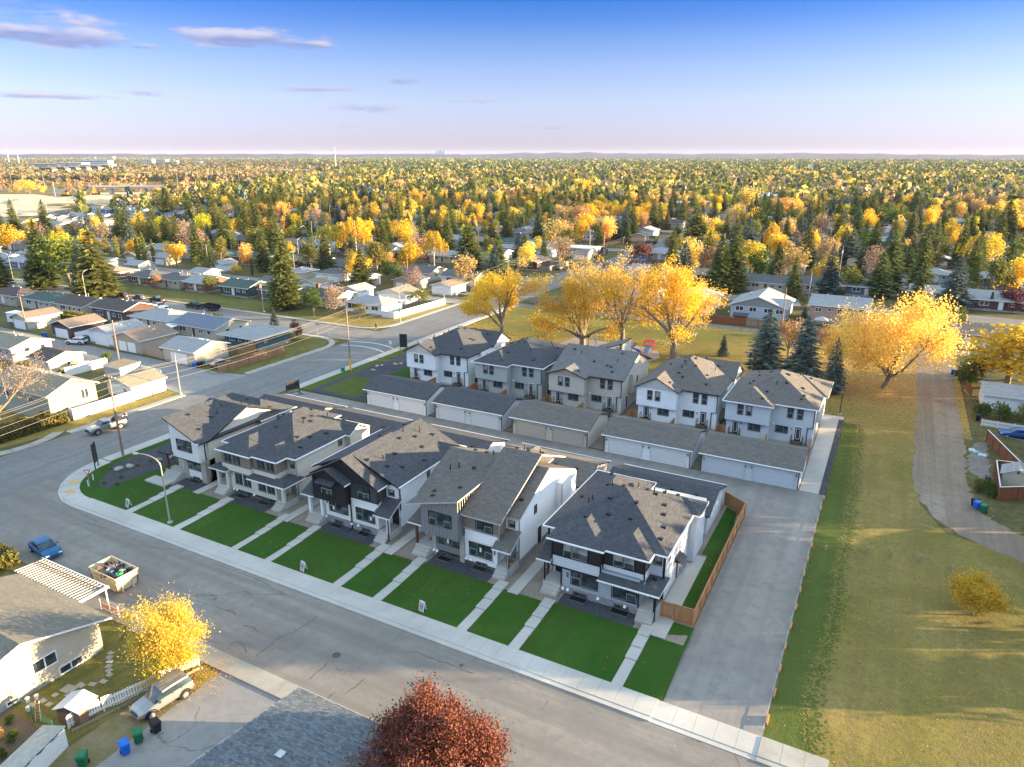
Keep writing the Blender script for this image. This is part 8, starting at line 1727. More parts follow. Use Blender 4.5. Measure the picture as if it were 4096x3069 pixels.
# trees one can tell apart, measured on the photograph
TL = {'A': (0, 600), 'M': (900, 650), 'N': (1800, 600), 'O': (2600, 600), 'Q': (3296, 600), 'R': (3096, 1300), 'L': (0, 1250)}
PLANTED = [(-117, 52), (-75.5, 133), (-58, 140), (-48.8, 141), (-36.8, 138), (3, 139)]
def px_tree(key, tile, bx_, by, ty, wf, label, group=None):
 ox, oy = TL[tile]; u, v = ox+bx_*.4527, oy+by*.4527; x, y = G(u, v); vt = oy+ty*.4527; lo, hi = 0, 60
 for _ in range(30):
  m = (lo+hi)/2
  if P(x, y, m)[1] > vt: lo = m
  else: hi = m
 PLANTED.append((x, y)); return plant(key, x, y, max(1.2, lo), label, wf*1.08, group)
for a in [('spruce0','A',880,1310,705,1.5,'largest dark spruce towering over the alley houses at the left'),('blue0','A',765,1290,775,.95,'bluish spruce close against the left side of the largest spruce'),('spruce1','A',335,1190,850,1.1,'medium spruce beside the parked-car street at the far left'),('spruce2','A',400,1230,620,1.0,'tall spruce behind the medium one at the far left'),('spruce0','A',20,1240,800,1.1,'sunlit spruce cut by the left edge'),
 ('green1','A',640,1235,725,1.15,'lime green broad tree between the two dark spruces at left'),('yel1','A',560,1000,700,.9,'yellow-green tree behind the lime green one at left'),('spruce1','A',900,740,520,1.1,'pair of dark spruces, left one, near the highway wall'),('spruce2','A',1090,800,480,1.05,'dark spruce in the middle of the left highway group'),('blue1','A',1265,770,490,1.3,'broad bluish spruce right of the left highway group'),('spruce0','A',1485,590,335,1.5,'broad paired spruce below the construction bridge'),('spruce1','A',1690,650,380,1.0,'spruce above the columnar poplars'),('spruce2','A',1995,545,300,1.0,'slim tall spruce before the orange highway shrubs'),('spruce0','A',1775,505,310,1.1,'dark spruce left of the slim tall one'),('spruce1','A',2120,560,400,1.4,'broad dark spruce group at centre left'),
 ('col0','A',1240,1040,750,1.0,'lime columnar poplar, left of three'),('col0','A',1290,1045,730,1.1,'lime columnar poplar, middle of three'),('col0','A',1365,1010,790,.9,'lime columnar poplar, right of three'),('col0','A',1050,1000,755,1.2,'columnar poplar just behind the largest spruce'),('col1','A',2125,790,545,1.2,'green columnar poplar beside the yellow tree pair'),('col1','A',1700,650,470,1.2,'dark columnar poplar clump at upper left'),
 ('gold0','A',120,900,660,1.2,'golden tree at the left edge above the tan bungalow'),('gold1','A',1445,845,700,.95,'orange-gold tree right of the columnar poplars'),('yel0','A',1930,715,590,1.1,'yellow tree left of the green poplar'),('yel1','A',2075,720,600,.9,'yellow tree behind the green poplar'),('bare0','A',1725,930,700,1.3,'large round bare tan tree behind the dark-roofed houses'),('amber1','A',1510,970,820,1.1,'amber tree left below the bare tan tree'),('gold1','A',1165,970,780,.75,'golden slender tree behind the lime poplars'),
 ('olive0','A',1820,1120,925,1.25,'green-gold round tree before the white-garage house'),('gold0','A',2090,1105,1000,1.1,'small golden round tree behind the dark green bungalow'),('green1','A',1850,1275,1100,.85,'small yellow-green tree on the lawn by the dark green bungalow'),('rust0','A',1390,1230,1110,.9,'small rusty tree before the second facing bungalow'),('wine0','A',1570,640,560,1.3,'dull red tree near the left highway group'),
 ('spruce1','M',545,1295,590,.95,'very tall spruce with double top beside the brick chimney'),('spruce0','M',1215,1150,765,1.35,'broad sunlit pine behind the gray hip-roofed corner bungalow'),('spruce2','M',1395,870,480,1.05,'dark spruce beyond the broad sunlit pine'),('green0','M',790,1330,1110,1.05,'bushy green tree on the lawn before the birch house'),('bare1','M',975,1355,1060,.85,'bare white-trunked birch on the corner lawn'),('olive1','M',1190,1395,1240,.9,'small round green-gold tree before the white corner bungalow'),('green1','M',1720,1255,1110,1.3,'wide lilac bush behind the white panel fence'),
 ('blue0','M',440,1455,1295,1.0,'squat pointed blue juniper beside the clipped hedge balls'),('wine0','M',645,1565,1400,.8,'small dark red tree on the teal house lawn'),('spruce0','M',655,690,510,1.2,'spruce left of the weeping birches'),('col1','M',757,800,515,1.0,'slim green poplar left of the weeping birches'),('weep0','M',930,850,520,1.25,'large yellow weeping birch, left of the pair'),('weep1','M',1165,850,490,1.3,'large yellow weeping birch, right of the pair'),('col1','M',1245,620,440,1.6,'green columnar poplars behind the weeping birches'),
 ('green0','M',1490,1060,880,1.3,'green shrub-like tree beside the dark double garage'),('amber0','M',1455,905,800,1.1,'amber tree above the green one by the dark garage'),('weep1','M',1850,925,610,1.2,'golden weeping birch behind the brown-black roof'),('spruce1','M',2135,945,555,1.3,'broad spruce right of the golden weeping birch'),('spruce2','M',890,520,290,.8,'tall spruce in the middle distance left of centre'),('spruce0','M',505,420,130,1.0,'tall spruce on the skyline left of centre'),('gold1','M',1065,240,128,1.6,'bright yellow round tree on the skyline left of centre'),('yel0','M',1595,520,300,1.3,'yellow-green tall tree in the middle distance'),('weep0','M',2045,615,400,1.3,'yellow weeping birch near the centre'),('olive0','M',1250,425,345,2.0,'broad olive tree row in the middle distance'),('spruce1','M',1150,370,185,1.0,'dark spruce left of the olive tree row'),('col1','M',245,1005,845,1.0,'dark columnar tree behind the dark green bungalow'),('gold0','M',580,810,700,.95,'golden tree behind the tall double-top spruce'),('bare0','M',690,345,210,1.2,'bare gray tree on the skyline'),('wine0','M',610,540,475,1.4,'wine red tree left of the poplar'),('bare0','M',780,560,440,1.1,'pink-gray bare tree left of the birches'),('wine0','M',2010,700,610,1.3,'wine red tree beside the golden birch'),('rust0','M',1860,1020,930,1.1,'pale amber shrub tree beside the brown-black roof'),
 ('spruce0','N',190,1055,660,1.3,'broad dark spruce above the charcoal roof at centre'),('spruce2','N',430,1115,760,1.2,'sunlit spruce beside the brown corner house, left of the street lamp'),('spruce1','N',370,900,600,1.0,'spruce behind the sunlit one at centre'),('blue1','N',615,950,730,1.4,'bluish spruce group above the brown corner house'),('spruce2','N',830,1025,745,.75,'slim spruce before the brown corner house'),('spruce1','N',785,810,500,1.0,'tall dark spruce in front of white roofs'),('spruce0','N',985,745,550,1.1,'dark spruce left of the white veranda house'),('bare0','N',965,1000,770,1.25,'bare brown tree beside the flat white roof'),('olive0','N',555,700,530,1.4,'golden-green round tree in the centre'),('weep1','N',1235,650,478,1.3,'golden weeping tree behind the veranda house'),('weep0','N',1070,650,500,1.1,'yellow-green weeping tree left of the golden one'),('gold0','N',1170,450,272,1.7,'large glowing yellow tree on the skyline at centre'),('wine0','N',1680,985,820,1.2,'dark red tree behind the red fence'),('wine0','N',1335,865,775,1.5,'red-brown low tree at the intersection'),('green0','N',1800,865,770,1.0,'green tree at the distant roadside'),('bare1','N',1340,760,590,1.6,'bare brown round tree beyond the intersection'),('spruce0','N',1570,830,650,1.0,'spruce by the wide white garage'),('col1','N',1640,510,350,1.8,'row of columnar poplars in the distance right of centre'),('wine0','N',1560,560,460,1.2,'dark red tree before the row of poplars'),('spruce1','N',880,440,260,1.0,'spruce on the skyline left of the glowing yellow tree'),('spruce2','N',1555,430,245,1.1,'spruce on the skyline right of the glowing yellow tree'),
 ('spruce0','O',395,860,495,1.6,'massive double spruce at the right of the distant street'),('spruce1','O',235,840,650,1.5,'lower dark spruce beside the massive double one'),('spruce2','O',612,1255,765,1.1,'tall dark spruce left of the lime-tipped one'),('spruce1','O',735,1250,735,1.05,'tall spruce with sunlit right side before the timber porch house'),('spruce0','O',505,1085,720,1.1,'dark spruce behind the amber cottonwood'),('blue0','O',855,905,575,1.15,'blue spruce left of the yellow weeping birch'),('weep1','O',1070,925,675,1.3,'yellow weeping birch before the pale bungalows right of centre'),('blue1','O',1005,705,530,1.2,'blue spruce on the far side of the birch, left'),('blue0','O',1105,675,540,1.1,'blue spruce on the far side of the birch, right'),('spruce2','O',1005,560,385,1.3,'dark spruce before the pylon sign street'),('amber0','O',1210,610,432,2.0,'wide amber tree beyond the blue spruces'),('spruce1','O',1390,745,440,1.1,'tall spruce right of the wide amber tree'),('bare0','O',1400,935,730,1.7,'broad bare silver-brown tree right of centre'),('blue0','O',1570,1290,850,.95,'tall narrow blue spruce above the peach house'),('spruce0','O',1655,870,520,1.15,'tall dark spruce behind the blue ones at right'),('blue1','O',1755,1020,700,1.4,'broad blue spruce at right of centre'),('spruce2','O',1960,1000,650,1.2,'tall sunlit spruce at right of centre'),('blue0','O',2100,960,700,1.0,'blue-green spruce right of the tall sunlit one'),('spruce1','O',2010,1300,900,1.3,'dark spruce directly left of the big amber tree top'),('spruce0','O',1260,1300,940,1.0,'dark spruce behind the blue duplex roof'),('spruce2','O',1055,1225,985,1.1,'spruce in front of the timber porch house'),('olive0','O',1745,1275,1020,1.3,'olive green tree behind the peach house roof'),('green0','O',385,1000,870,1.5,'round green tree before the amber cottonwood'),('blue1','O',1355,1530,1390,1.1,'round silvery willow bush beside the peach house'),('olive1','O',1345,1405,1290,1.3,'olive-gold tree between the blue duplex and the peach house'),('amber1','O',870,570,345,1.3,'golden-green tall tree beyond the pale green shop'),('rust0','O',1480,1010,930,1.0,'russet small tree behind the tan roofs'),('gold1','O',570,560,390,1.0,'round gold tree left of the pale green shop'),
 ('blue0','Q',1130,1410,945,1.15,'large blue spruce immediately right of the big amber tree'),('spruce0','Q',715,1175,850,1.3,'broad spruce above the gray hip roof at right'),('spruce1','Q',875,1065,645,1.4,'tall sunlit spruce pair at right'),('weep0','Q',1385,1080,700,1.5,'large golden birch beyond the slate blue bungalow'),('spruce2','Q',1575,850,450,1.3,'tall dark spruce near the right edge'),('spruce0','Q',1350,780,520,1.7,'wide conifer cluster near the right edge'),('olive0','Q',1630,1085,880,1.6,'round olive tree before the white SUV'),('gold0','Q',965,650,495,1.4,'gold round tree at the right in the middle distance'),('wine0','Q',1665,1420,1225,1.6,'red-tinged broad tree at the right edge'),('col1','Q',1460,1420,1255,1.1,'clipped green columnar cedars before the dark bungalow at right'),('green0','Q',1140,1650,1390,.8,'dark green tree hidden beside the big amber tree'),('spruce1','Q',1080,760,560,1.2,'dark spruce behind the gold round tree'),('gold1','Q',1690,790,590,1.2,'golden tree at the right edge in the middle distance'),
 ('yel0','R',2050,560,-20,1.5,'large yellow-green tree at the right edge above the white garage'),('green1','R',1830,490,250,1.5,'olive bushes leaning over the gravel track'),('green1','L',960,455,345,1.1,'round green-gold tree beside the gray shed and pole'),('rust0','Q',1560,1400,1310,1.2,'orange shrub tree beside the columnar cedars')]:
 px_tree(*a)
# streets and houses further out
STR = [211.5, 298.5, 385.5, 472.5, 559.5, 646.5, 733.5, 820.5]
for k, y in enumerate(STR):
 if k: sheet('road', rect(-620, 330, y-4.6, y+4.6), .008, asphalt)
 if k: ribbon('alley', [(-620, y-43.5), (330, y-43.5)], 4.5, .006, alley_m)
for x in (-330, 108, -215): sheet('road', rect(x-4.5, x+4.5, 298, 900), .010, asphalt)
def left_of_hwy(x, y): # west edge of the built-up area
 return x < -472-.62*max(0, y-235) if y > 235 else x < -468
def inview(x, y, z=4, mar=160):
 u, v = P(x, y, z); return -mar < u < 4096+mar
rh = random.Random(21); HP = []
def clash(x, y, r=0): return any(a-r < x < b+r and c-r < y < d+r for a, b, c, d in HREG)
wc_ = ['cream', 'white', 'tan', 'white', 'gray', 'blue', 'cream', 'brown', 'white', 'sage', 'brick', 'navy']; rc_ = ['gray', 'dark', 'gray', 'brown', 'dark', 'gray', 'darkbrown', 'tan', 'gray', 'dark', 'green', 'gray']
cn = {'cream': 'cream', 'white': 'white', 'tan': 'tan', 'gray': 'gray', 'blue': 'pale blue', 'brown': 'dark brown', 'sage': 'sage', 'brick': 'red brick', 'navy': 'slate blue'}
protos = []
for i in range(12):
 W, D = rh.uniform(11, 14.5), rh.uniform(8.5, 10.5)
 sv = list(HREG); o = house(-W/2, W/2, -D/2, D/2, wc_[i], rc_[i], f'{cn[wc_[i]]} bungalow with {rc_[i].replace("darkbrown", "dark brown")} roof among the distant trees', ['gable', 'hip', 'gable'][i % 3], 'x', group='bungalows in the distance', far=1, doorx=W*.47, chim=(1.5, .8, 'pipe') if i % 2 else None); HREG[:] = sv
 protos.append(o)
gar = []
for i in range(4):
 sv = list(HREG); o = house(-3.4, 3.4, -3.4, 3.4, ['white', 'cream', 'tan', 'gray'][i], ['gray', 'dark', 'brown', 'gray'][i], f'{["white", "cream", "tan", "gray"][i]} garage in a distant alley', 'gable', ['y', 'x'][i % 2], name='garage', cat='garage', group='garages in the distance', wins=[], garage=1, far=1); HREG[:] = sv; gar.append(o)
sites = []
for base in [124.3]+STR:
 for dy, isg, fl in ((23, 0, 0), (35.7, 1, 1), (53, 1, 0), (70.5, 0, 1)):
  y = base+dy; x = -640.
  while x < 340:
   x += rh.uniform(15.0, 17.5)
   xx, yy = x, y+rh.uniform(-1.2, 1.2)
   if isg: yy += rh.uniform(-1, 1); 
   if -108 < xx < -84 and yy < 900 or abs(xx+330) < 12 and yy > 298 or abs(xx-108) < 12 and yy > 298 or abs(xx+215) < 12 and yy > 298: continue
   if xx > -112 and yy < 205: continue
   if xx > -84 and yy < 218 or (-84 < xx < 60 and 240 < yy < 262 and isg): continue
   if left_of_hwy(xx-10, yy) or not inview(xx, yy): continue
   if clash(xx, yy, 7 if not isg else 4): continue
   if rh.random() < (.45 if isg else .06): continue
   sites.append((math.hypot(xx, yy), xx, yy, isg, fl))
sites.sort(); used = set(); nh = ng = 0; farh = []
for d_, x, y, isg, fl in sites:
 if (not isg and nh >= 225) or (isg and ng >= 110) : farh.append((x, y, isg)); continue
 src = rh.choice(gar if isg else protos)
 o = src if src not in used else copy_tree(src); used.add(src); o.location = (x, y, 0); o.rotation_euler = (0, 0, (R(180) if fl else 0)+R(rh.uniform(-2, 2)))
 r = 4 if isg else 7.5; HREG.append((x-r, x+r, y-6, y+6))
 if isg: ng += 1
 else: nh += 1
def far_roofs(name, label, items, seed):
 b = MB(); rr = random.Random(seed); mats = [WC['white'], WC['cream'], WC['tan'], sh_old['gray'], sh_old['dark'], sh_old['brown'], sh_old['white'] , G_dark]
 for x, y, isg in items:
  w, d, h = (3.4, 3.4, 2.6) if isg else (rr.uniform(5.5, 7.5), rr.uniform(4.3, 5.3), 2.9); mw = rr.choice((0, 0, 1, 2)); mr = rr.choice((3, 3, 4, 5, 3, 6)) if rr.random() < .9 else 6
  b.box(x-w, x+w, y-d, y+d, 0, h, mw); W_, D_ = w+.5, d+.5; z = h; q = D_*.3
  b.face([(x-W_, y-D_, z), (x+W_, y-D_, z), (x+W_, y, z+q), (x-W_, y, z+q)], mr).face([(x+W_, y+D_, z), (x-W_, y+D_, z), (x-W_, y, z+q), (x+W_, y, z+q)], mr).face([(x+W_, y-D_, z), (x+W_, y+D_, z), (x+W_, y, z+q)], mw).face([(x-W_, y+D_, z), (x-W_, y-D_, z), (x-W_, y, z+q)], mw)
  if not isg:
   for k in (-.6, 0, .5): b.box(x+k*w-.8, x+k*w+.8, y-d-.05, y-d+.01, 1.3, 2.3, 7)
 o = b.build(name, mats); o['kind'] = 'stuff'; o['label'] = label; return o
for k in range(1300):
 a = math.radians(rh.uniform(-36, 36)); d_ = math.exp(rh.uniform(math.log(800), math.log(3200))); ca = a-(YAW)*0
 x = d_*math.sin(a-YAW); y = d_*math.cos(a-YAW)
 if y < 250 or left_of_hwy(x-30, y) or (x < -1100 and y < 2200): continue
 farh.append((x, y, rh.random() < .3))
far_roofs('distant_houses', 'far-off houses glimpsed between the trees towards the horizon', farh, 5)
# trees in the yards, one by one
KT = [('spruce', .33), ('blue', .10), ('gold', .10), ('amber', .07), ('yel', .07), ('olive', .11), ('green', .06), ('rust', .03), ('bare', .08), ('wine', .03), ('weep', .04), ('col', .05)]
LB = {'spruce': 'dark green spruce standing among the distant houses', 'blue': 'blue spruce standing among the distant houses', 'gold': 'golden tree among the distant houses', 'amber': 'amber tree among the distant houses', 'yel': 'yellow tree among the distant houses', 'olive': 'olive green tree among the distant houses', 'green': 'green tree among the distant houses', 'rust': 'rust-coloured tree among the distant houses', 'bare': 'bare twiggy tree among the distant houses', 'wine': 'dark red tree among the distant houses', 'weep': 'weeping birch among the distant houses', 'col': 'columnar poplar among the distant houses'}
NV = {'spruce': 3, 'blue': 2, 'gold': 2, 'amber': 2, 'yel': 2, 'olive': 2, 'green': 2, 'rust': 1, 'bare': 2, 'wine': 1, 'weep': 2, 'col': 2}
rt = random.Random(33); cnt = {}; cand = []
for _ in range(9000):
 a = math.radians(rt.uniform(-37.5, 37.5)); d_ = math.sqrt(rt.uniform(190**2, 640**2)); cand.append((d_, d_*math.sin(a-YAW), d_*math.cos(a-YAW)))
cand.sort(); grid = {}
def road_near(x, y):
 for s_ in [124.3]+STR:
  if abs(y-s_) < 6.8: return True
  if abs(y-(s_+43.8)) < 3.0: return True
 return -110 < x < -88 or (abs(x+330) < 6 or abs(x-108) < 6 or abs(x+215) < 6) and y > 298
for x, y in PLANTED: grid.setdefault((int(x//9), int(y//9)), []).append((x, y))
nt_ = 0
for d_, x, y in cand:
 if (x > -112 and y < 216) or left_of_hwy(x-3, y) or road_near(x, y) or clash(x, y, 1.2): continue
 if x < -104 and y < 172 or left_of_hwy(x-(70 if y > 200 else 40), y) and rt.random() < .8: continue
 if -112 < x < -70 and 205 < y < 262: continue
 c_ = (int(x//9), int(y//9)); ok = True; sp = 6.2 if d_ > 330 else 8.2
 for i in (-1, 0, 1):
  for j in (-1, 0, 1):
   if any((p-x)**2+(q-y)**2 < sp*sp for p, q in grid.get((c_[0]+i, c_[1]+j), [])): ok = False
 if not ok: continue
 r = rt.random(); acc = 0
 for k, w in KT:
  acc += w
  if r < acc: break
 if cnt.get(k, 0) >= 290: continue
 pu, pv = P(x, y, 13)
 if pu < 900 and pv < 840-(max(0, pu-560)*.18) : continue
 cnt[k] = cnt.get(k, 0)+1; grid.setdefault(c_, []).append((x, y)); nt_ += 1
 h = {'spruce': rt.uniform(10, 19), 'blue': rt.uniform(9, 15), 'wine': rt.uniform(4, 7), 'col': rt.uniform(8, 14)}.get(k, rt.uniform(6.5, 13))
 plant(k+str(rt.randrange(NV[k])), x, y, h, LB[k], rt.uniform(.85, 1.2), LB[k].split(' standing')[0].split(' among')[0]+'s in the distance')
for i, (x, y, h, k) in enumerate([(33, 76, 13, 'olive0'), (34, 84, 14, 'spruce0'), (36, 91, 13.5, 'gold0'), (35, 99, 15, 'olive1'), (38, 106, 15, 'spruce1'), (36, 114, 14, 'amber0'), (40, 121, 15, 'olive0'), (38, 129, 14, 'spruce2'), (44, 80, 15, 'green0'), (46, 95, 16, 'spruce0'), (48, 110, 16, 'gold1'), (50, 126, 16, 'olive1'), (46, 140, 15, 'spruce1'), (36, 150, 13, 'green1'), (55, 150, 16, 'spruce2'), (40, 163, 13, 'gold0'), (30, 66, 7, 'olive1'), (60, 60, 14, 'spruce0'), (64, 48, 13, 'gold0'), (32, 70, 10, 'spruce1')]):
 plant(k, x, y, h, 'tall yard tree beyond the right edge', 1.25, 'yard trees beyond the right edge')
for i in range(4): house(27+0*i, 36, 84+i*15.5, 93+i*15.5, ['cream', 'white', 'tan', 'gray'][i], ['gray', 'brown', 'dark', 'gray'][i], 'bungalow in the row beyond the right edge', 'gable', 'y', group='bungalows beyond the right edge', far=1)
# tree cover towards the horizon
def tree_mass(name, label, pts, seed, mats, probs, quadn=22, qs=.20):
 """thousands of small far trees in one mesh: narrow cones for spruces, round crowns for the others"""
 rng = np.random.default_rng(seed); n = len(pts); pts = np.array(pts); ty = rng.choice(len(mats), n, p=np.array(probs)/sum(probs)); h = pts[:, 2]
 C_ = np.repeat(pts[:, :2], quadn, 0); H = np.repeat(h, quadn); T = np.repeat(ty, quadn); m = len(H); t = rng.uniform(0, 1, m); con = T <= 1
 a = rng.uniform(0, 6.283, m); rr = np.where(con, .26*H*(1.02-t), .44*H*np.sqrt(np.clip(1-(2*t-1)**2, 0, 1))*rng.uniform(.7, 1.1, m)); z = np.where(con, H*(.06+.94*t), H*(.22+.74*t))
 c = np.stack([C_[:, 0]+np.cos(a)*rr, C_[:, 1]+np.sin(a)*rr, z], 1); s = (H*qs*rng.uniform(.8, 1.5, m))[:, None]
 A_ = rng.normal(size=(m, 3)); A_[:, 2] += np.where(con, 1.2, 0); A_ /= np.linalg.norm(A_, axis=1)[:, None]; B_ = rng.normal(size=(m, 3)); B_ -= (B_*A_).sum(1)[:, None]*A_; B_ /= np.linalg.norm(B_, axis=1)[:, None]
 A_ *= s; B_ *= s*.75; v = np.empty((m, 4, 3)); v[:, 0] = c-A_; v[:, 1] = c+B_; v[:, 2] = c+A_; v[:, 3] = c-B_; v[:, :, 2] = np.maximum(v[:, :, 2], .2)
 me = bpy.data.meshes.new(name); me.vertices.add(m*4); me.vertices.foreach_set('co', v.reshape(-1).astype('f')); me.loops.add(m*4); me.loops.foreach_set('vertex_index', np.arange(m*4, dtype='i')); me.polygons.add(m); me.polygons.foreach_set('loop_start', np.arange(0, m*4, 4, dtype='i'))
 for q in mats: me.materials.append(q)
 me.polygons.foreach_set('material_index', T.astype('i')); me.update(calc_edges=True); o = put(name, me); o['kind'] = 'stuff'; o['label'] = label; o['category'] = 'trees'; return o
rm = np.random.default_rng(8)
def wedge(n, d0, d1, test, h0, h1, hd=0., amin=-38, amax=38):
 out = []
 while len(out) < n:
  a = math.radians(rm.uniform(amin, amax)); d_ = 1/rm.uniform(1/d1, 1/d0) if d1 > 2500 else math.sqrt(rm.uniform(d0*d0, d1*d1)); x, y = d_*math.sin(a-YAW), d_*math.cos(a-YAW)
  if test(x, y, d_, a): out.append((x, y, rm.uniform(h0, h1)+hd*d_))
 return out
town = lambda x, y, d_, a: not left_of_hwy(x-25, y) and not (abs((y-124.3) % 87) < 5 and rm.random() < .8) and not (abs(x+98) < 12)
tm2 = [L_spr, L_blu, leafmat('scrub_gold', (.42, .30, .08), (.50, .36, .10), (.30, .24, .07), .3), leafmat('scrub_amber', (.44, .28, .10), (.50, .33, .13), (.30, .22, .08), .3), L_olive, leafmat('scrub_brown', (.24, .17, .09), (.30, .22, .11), (.20, .16, .08), .2), leafmat('scrub_gray', (.20, .18, .12), (.27, .23, .14), (.18, .16, .10), .2), L_lime]
tm = [L_spr, L_blu, leafmat('far_gold', (.52, .42, .07), (.62, .48, .10), (.38, .34, .06), .3), leafmat('far_amber', (.50, .36, .12), (.58, .43, .16), (.36, .27, .08), .3), L_olive, L_rust, tm2[6], L_lime]
tree_mass('distant_trees', 'autumn tree cover of the suburb beyond the nearer houses', wedge(6600, 560, 1500, town, 5, 17), 11, tm, [.44, .09, .09, .07, .16, .03, .10, .03], 24, .145)
tree_mass('distant_trees', 'dense autumn tree cover thinning into the haze', wedge(8000, 1400, 3000, lambda x, y, d_, a: not left_of_hwy(x, y) and math.degrees(a) > -16 and True, 10, 17, .0), 12, tm, [.46, .12, .05, .06, .16, .04, .09, .02], 12, .22)
tree_mass('far_woods', 'wooded plain at the foot of the hills', wedge(5000, 2800, 5200, lambda x, y, d_, a: math.degrees(a) > -16, 10, 15, 0), 13, tm, [.5, .15, .01, .04, .18, .04, .07, .01], 8, .34)
val = lambda x, y, d_, a: left_of_hwy(x+0, y) and (math.degrees(a) < -12)
def valpts(n, v0, v1, u0, u1, h0, h1):
 out = []
 for _ in range(n):
  u, v = rm.uniform(u0, u1), rm.uniform(v0, v1); x, y = G(u, v)
  out.append((x, y, rm.uniform(h0, h1)))
 return out
tree_mass('valley_scrub', 'brown and gold poplar scrub in the river valley at left', valpts(3800, 682, 728, -60, 1500, 7, 12), 14, tm2, [.05, .03, .06, .10, .24, .22, .30, 0], 12, .22)
tree_mass('valley_scrub', 'sparse shrubs and small trees along the highway', valpts(260, 728, 770, -40, 1350, 3, 9), 15, tm2, [.05, 0, .2, .3, .2, .15, .1, 0], 16, .2)
tree_mass('valley_trees', 'dark trees between the far buildings at left', valpts(3600, 641, 690, -60, 1900, 8, 12), 16, tm2, [.36, .14, .02, .03, .22, .10, .13, 0], 8, .30)
tree_mass('far_woods', 'wooded slopes of the far side of the valley', valpts(3000, 628, 645, -60, 1950, 9, 14), 17, tm2, [.40, .2, .0, .02, .2, .08, .1, 0], 6, .36)
for (u, v, h, k, l) in [(640, 790, 9, 'amber0', 'orange poplar clump near the noise wall'), (500, 770, 9, 'amber1', 'bright amber bushes above the earthworks'), (120, 775, 14, 'amber0', 'glowing orange tree on the earth bank at far left'), (70, 772, 9, 'amber1', 'smaller orange tree beside the glowing one'), (175, 776, 8, 'amber1', 'orange bush right of the glowing tree')]:
 x, y = G(u, v); plant(k, x, y, h, l, 1.6)
# earthworks and highway at the left
sand = pavement('sand', (.66, .50, .30), (.80, .63, .40), stain=.6, grain=.6); scrubland = turf('scrubland', (.22, .16, .07), (.34, .25, .10), (.28, .24, .10))
def gpoly(name, pts, z, mat): return sheet(name, [G(0+x*.4527, 600+y*.4527) for x, y in pts], z, mat)
gpoly('valley_ground', [(-200, 660), (0, 655), (600, 592), (1300, 486), (2250, 392), (2900, 300), (2900, 215), (-200, 215)], .004, scrubland)
gpoly('earthworks', [(-200, 600), (0, 598), (300, 575), (700, 510), (950, 500), (1330, 462), (1400, 415), (1300, 372), (900, 378), (520, 420), (330, 392), (-200, 392)], .010, sand)
gpoly('earthworks', [(2230, 400), (1900, 425), (1700, 440), (1750, 405), (2250, 372)], .012, sand)
ribbon('highway', [G(x*.4527, 600+y*.4527) for x, y in [(-200, 668), (100, 632), (350, 612), (620, 583), (900, 548), (1300, 505), (1800, 440)]], 11, .016, asphalt)
ribbon('highway', [G(x*.4527, 600+y*.4527) for x, y in [(-200, 352), (300, 348), (800, 345), (1300, 322), (1900, 305), (2400, 290), (3000, 270)]], 40, .012, asphalt)
ribbon('slip_road', [G(x*.4527, 600+y*.4527) for x, y in [(350, 352), (500, 352), (560, 365), (545, 385), (490, 410)]], 12, .014, asphalt)
rng_ = random.Random(9)
for i in range(16):
 u, v = rng_.choice([(rng_.uniform(0, 560), rng_.uniform(800, 860)), (rng_.uniform(300, 640), rng_.uniform(786, 812))]); x, y = G(u, v); s = rng_.uniform(8, 26); b = MB(); n, m_ = 12, 4; vs = []
 for j in range(m_+1):
  for k in range(n):
   a = 6.283*k/n; r = (1-j/m_)**.8*(1+.25*math.sin(a*2+i)+rng_.uniform(-.08, .08)); vs.append((math.cos(a)*r*s, math.sin(a)*r*s*.5, (1-(1-j/m_)**2)*s*.13-.05))
 b.raw(vs, [(j*n+k, j*n+(k+1) % n, (j+1)*n+(k+1) % n, (j+1)*n+k) for j in range(m_) for k in range(n)]); kind(b.build('earth_mound', sand if i % 3 else scrubland, None, (x, y, 0), rng_.uniform(-.3, 1.2), True))
pts = [G(x*.4527, 600+y*.4527) for x, y in [(130, 690), (360, 655), (580, 632)]]
panel_wall('noise_wall', 'pale panelled noise wall beside the highway at far left', pts, 3.4, concrete2, .2, 'noise wall', 6)
pts = [G(x*.4527, 600+y*.4527) for x, y in [(1900, 520), (2060, 480), (2200, 455)]]
brd = thing('highway_bridge', 'highway overpass under construction on concrete piers at far left', 'bridge', (*G(1330*.4527, 600+395*.4527), 0), math.atan2(G(1480*.4527, 775)[1]-G(1200*.4527, 775)[1], G(1480*.4527, 775)[0]-G(1200*.4527, 775)[0]))
bx('deck', brd, -60, 75, -5, 5, 6.5, 8.2, concrete2); bx('barrier', brd, -60, 75, -5.2, -4.9, 8.2, 9.2, white); bx('hoarding', brd, 18, 60, -5.4, -5.2, 7.4, 9.6, plain('hoarding_red', (.45, .05, .05), .6))
for x in (-40, -5, 35): bx('pier', brd, x-1.2, x+1.2, -3, 3, 0, 6.5, concrete)
dig_m = plain('digger_yellow', (.55, .30, .03), .5)
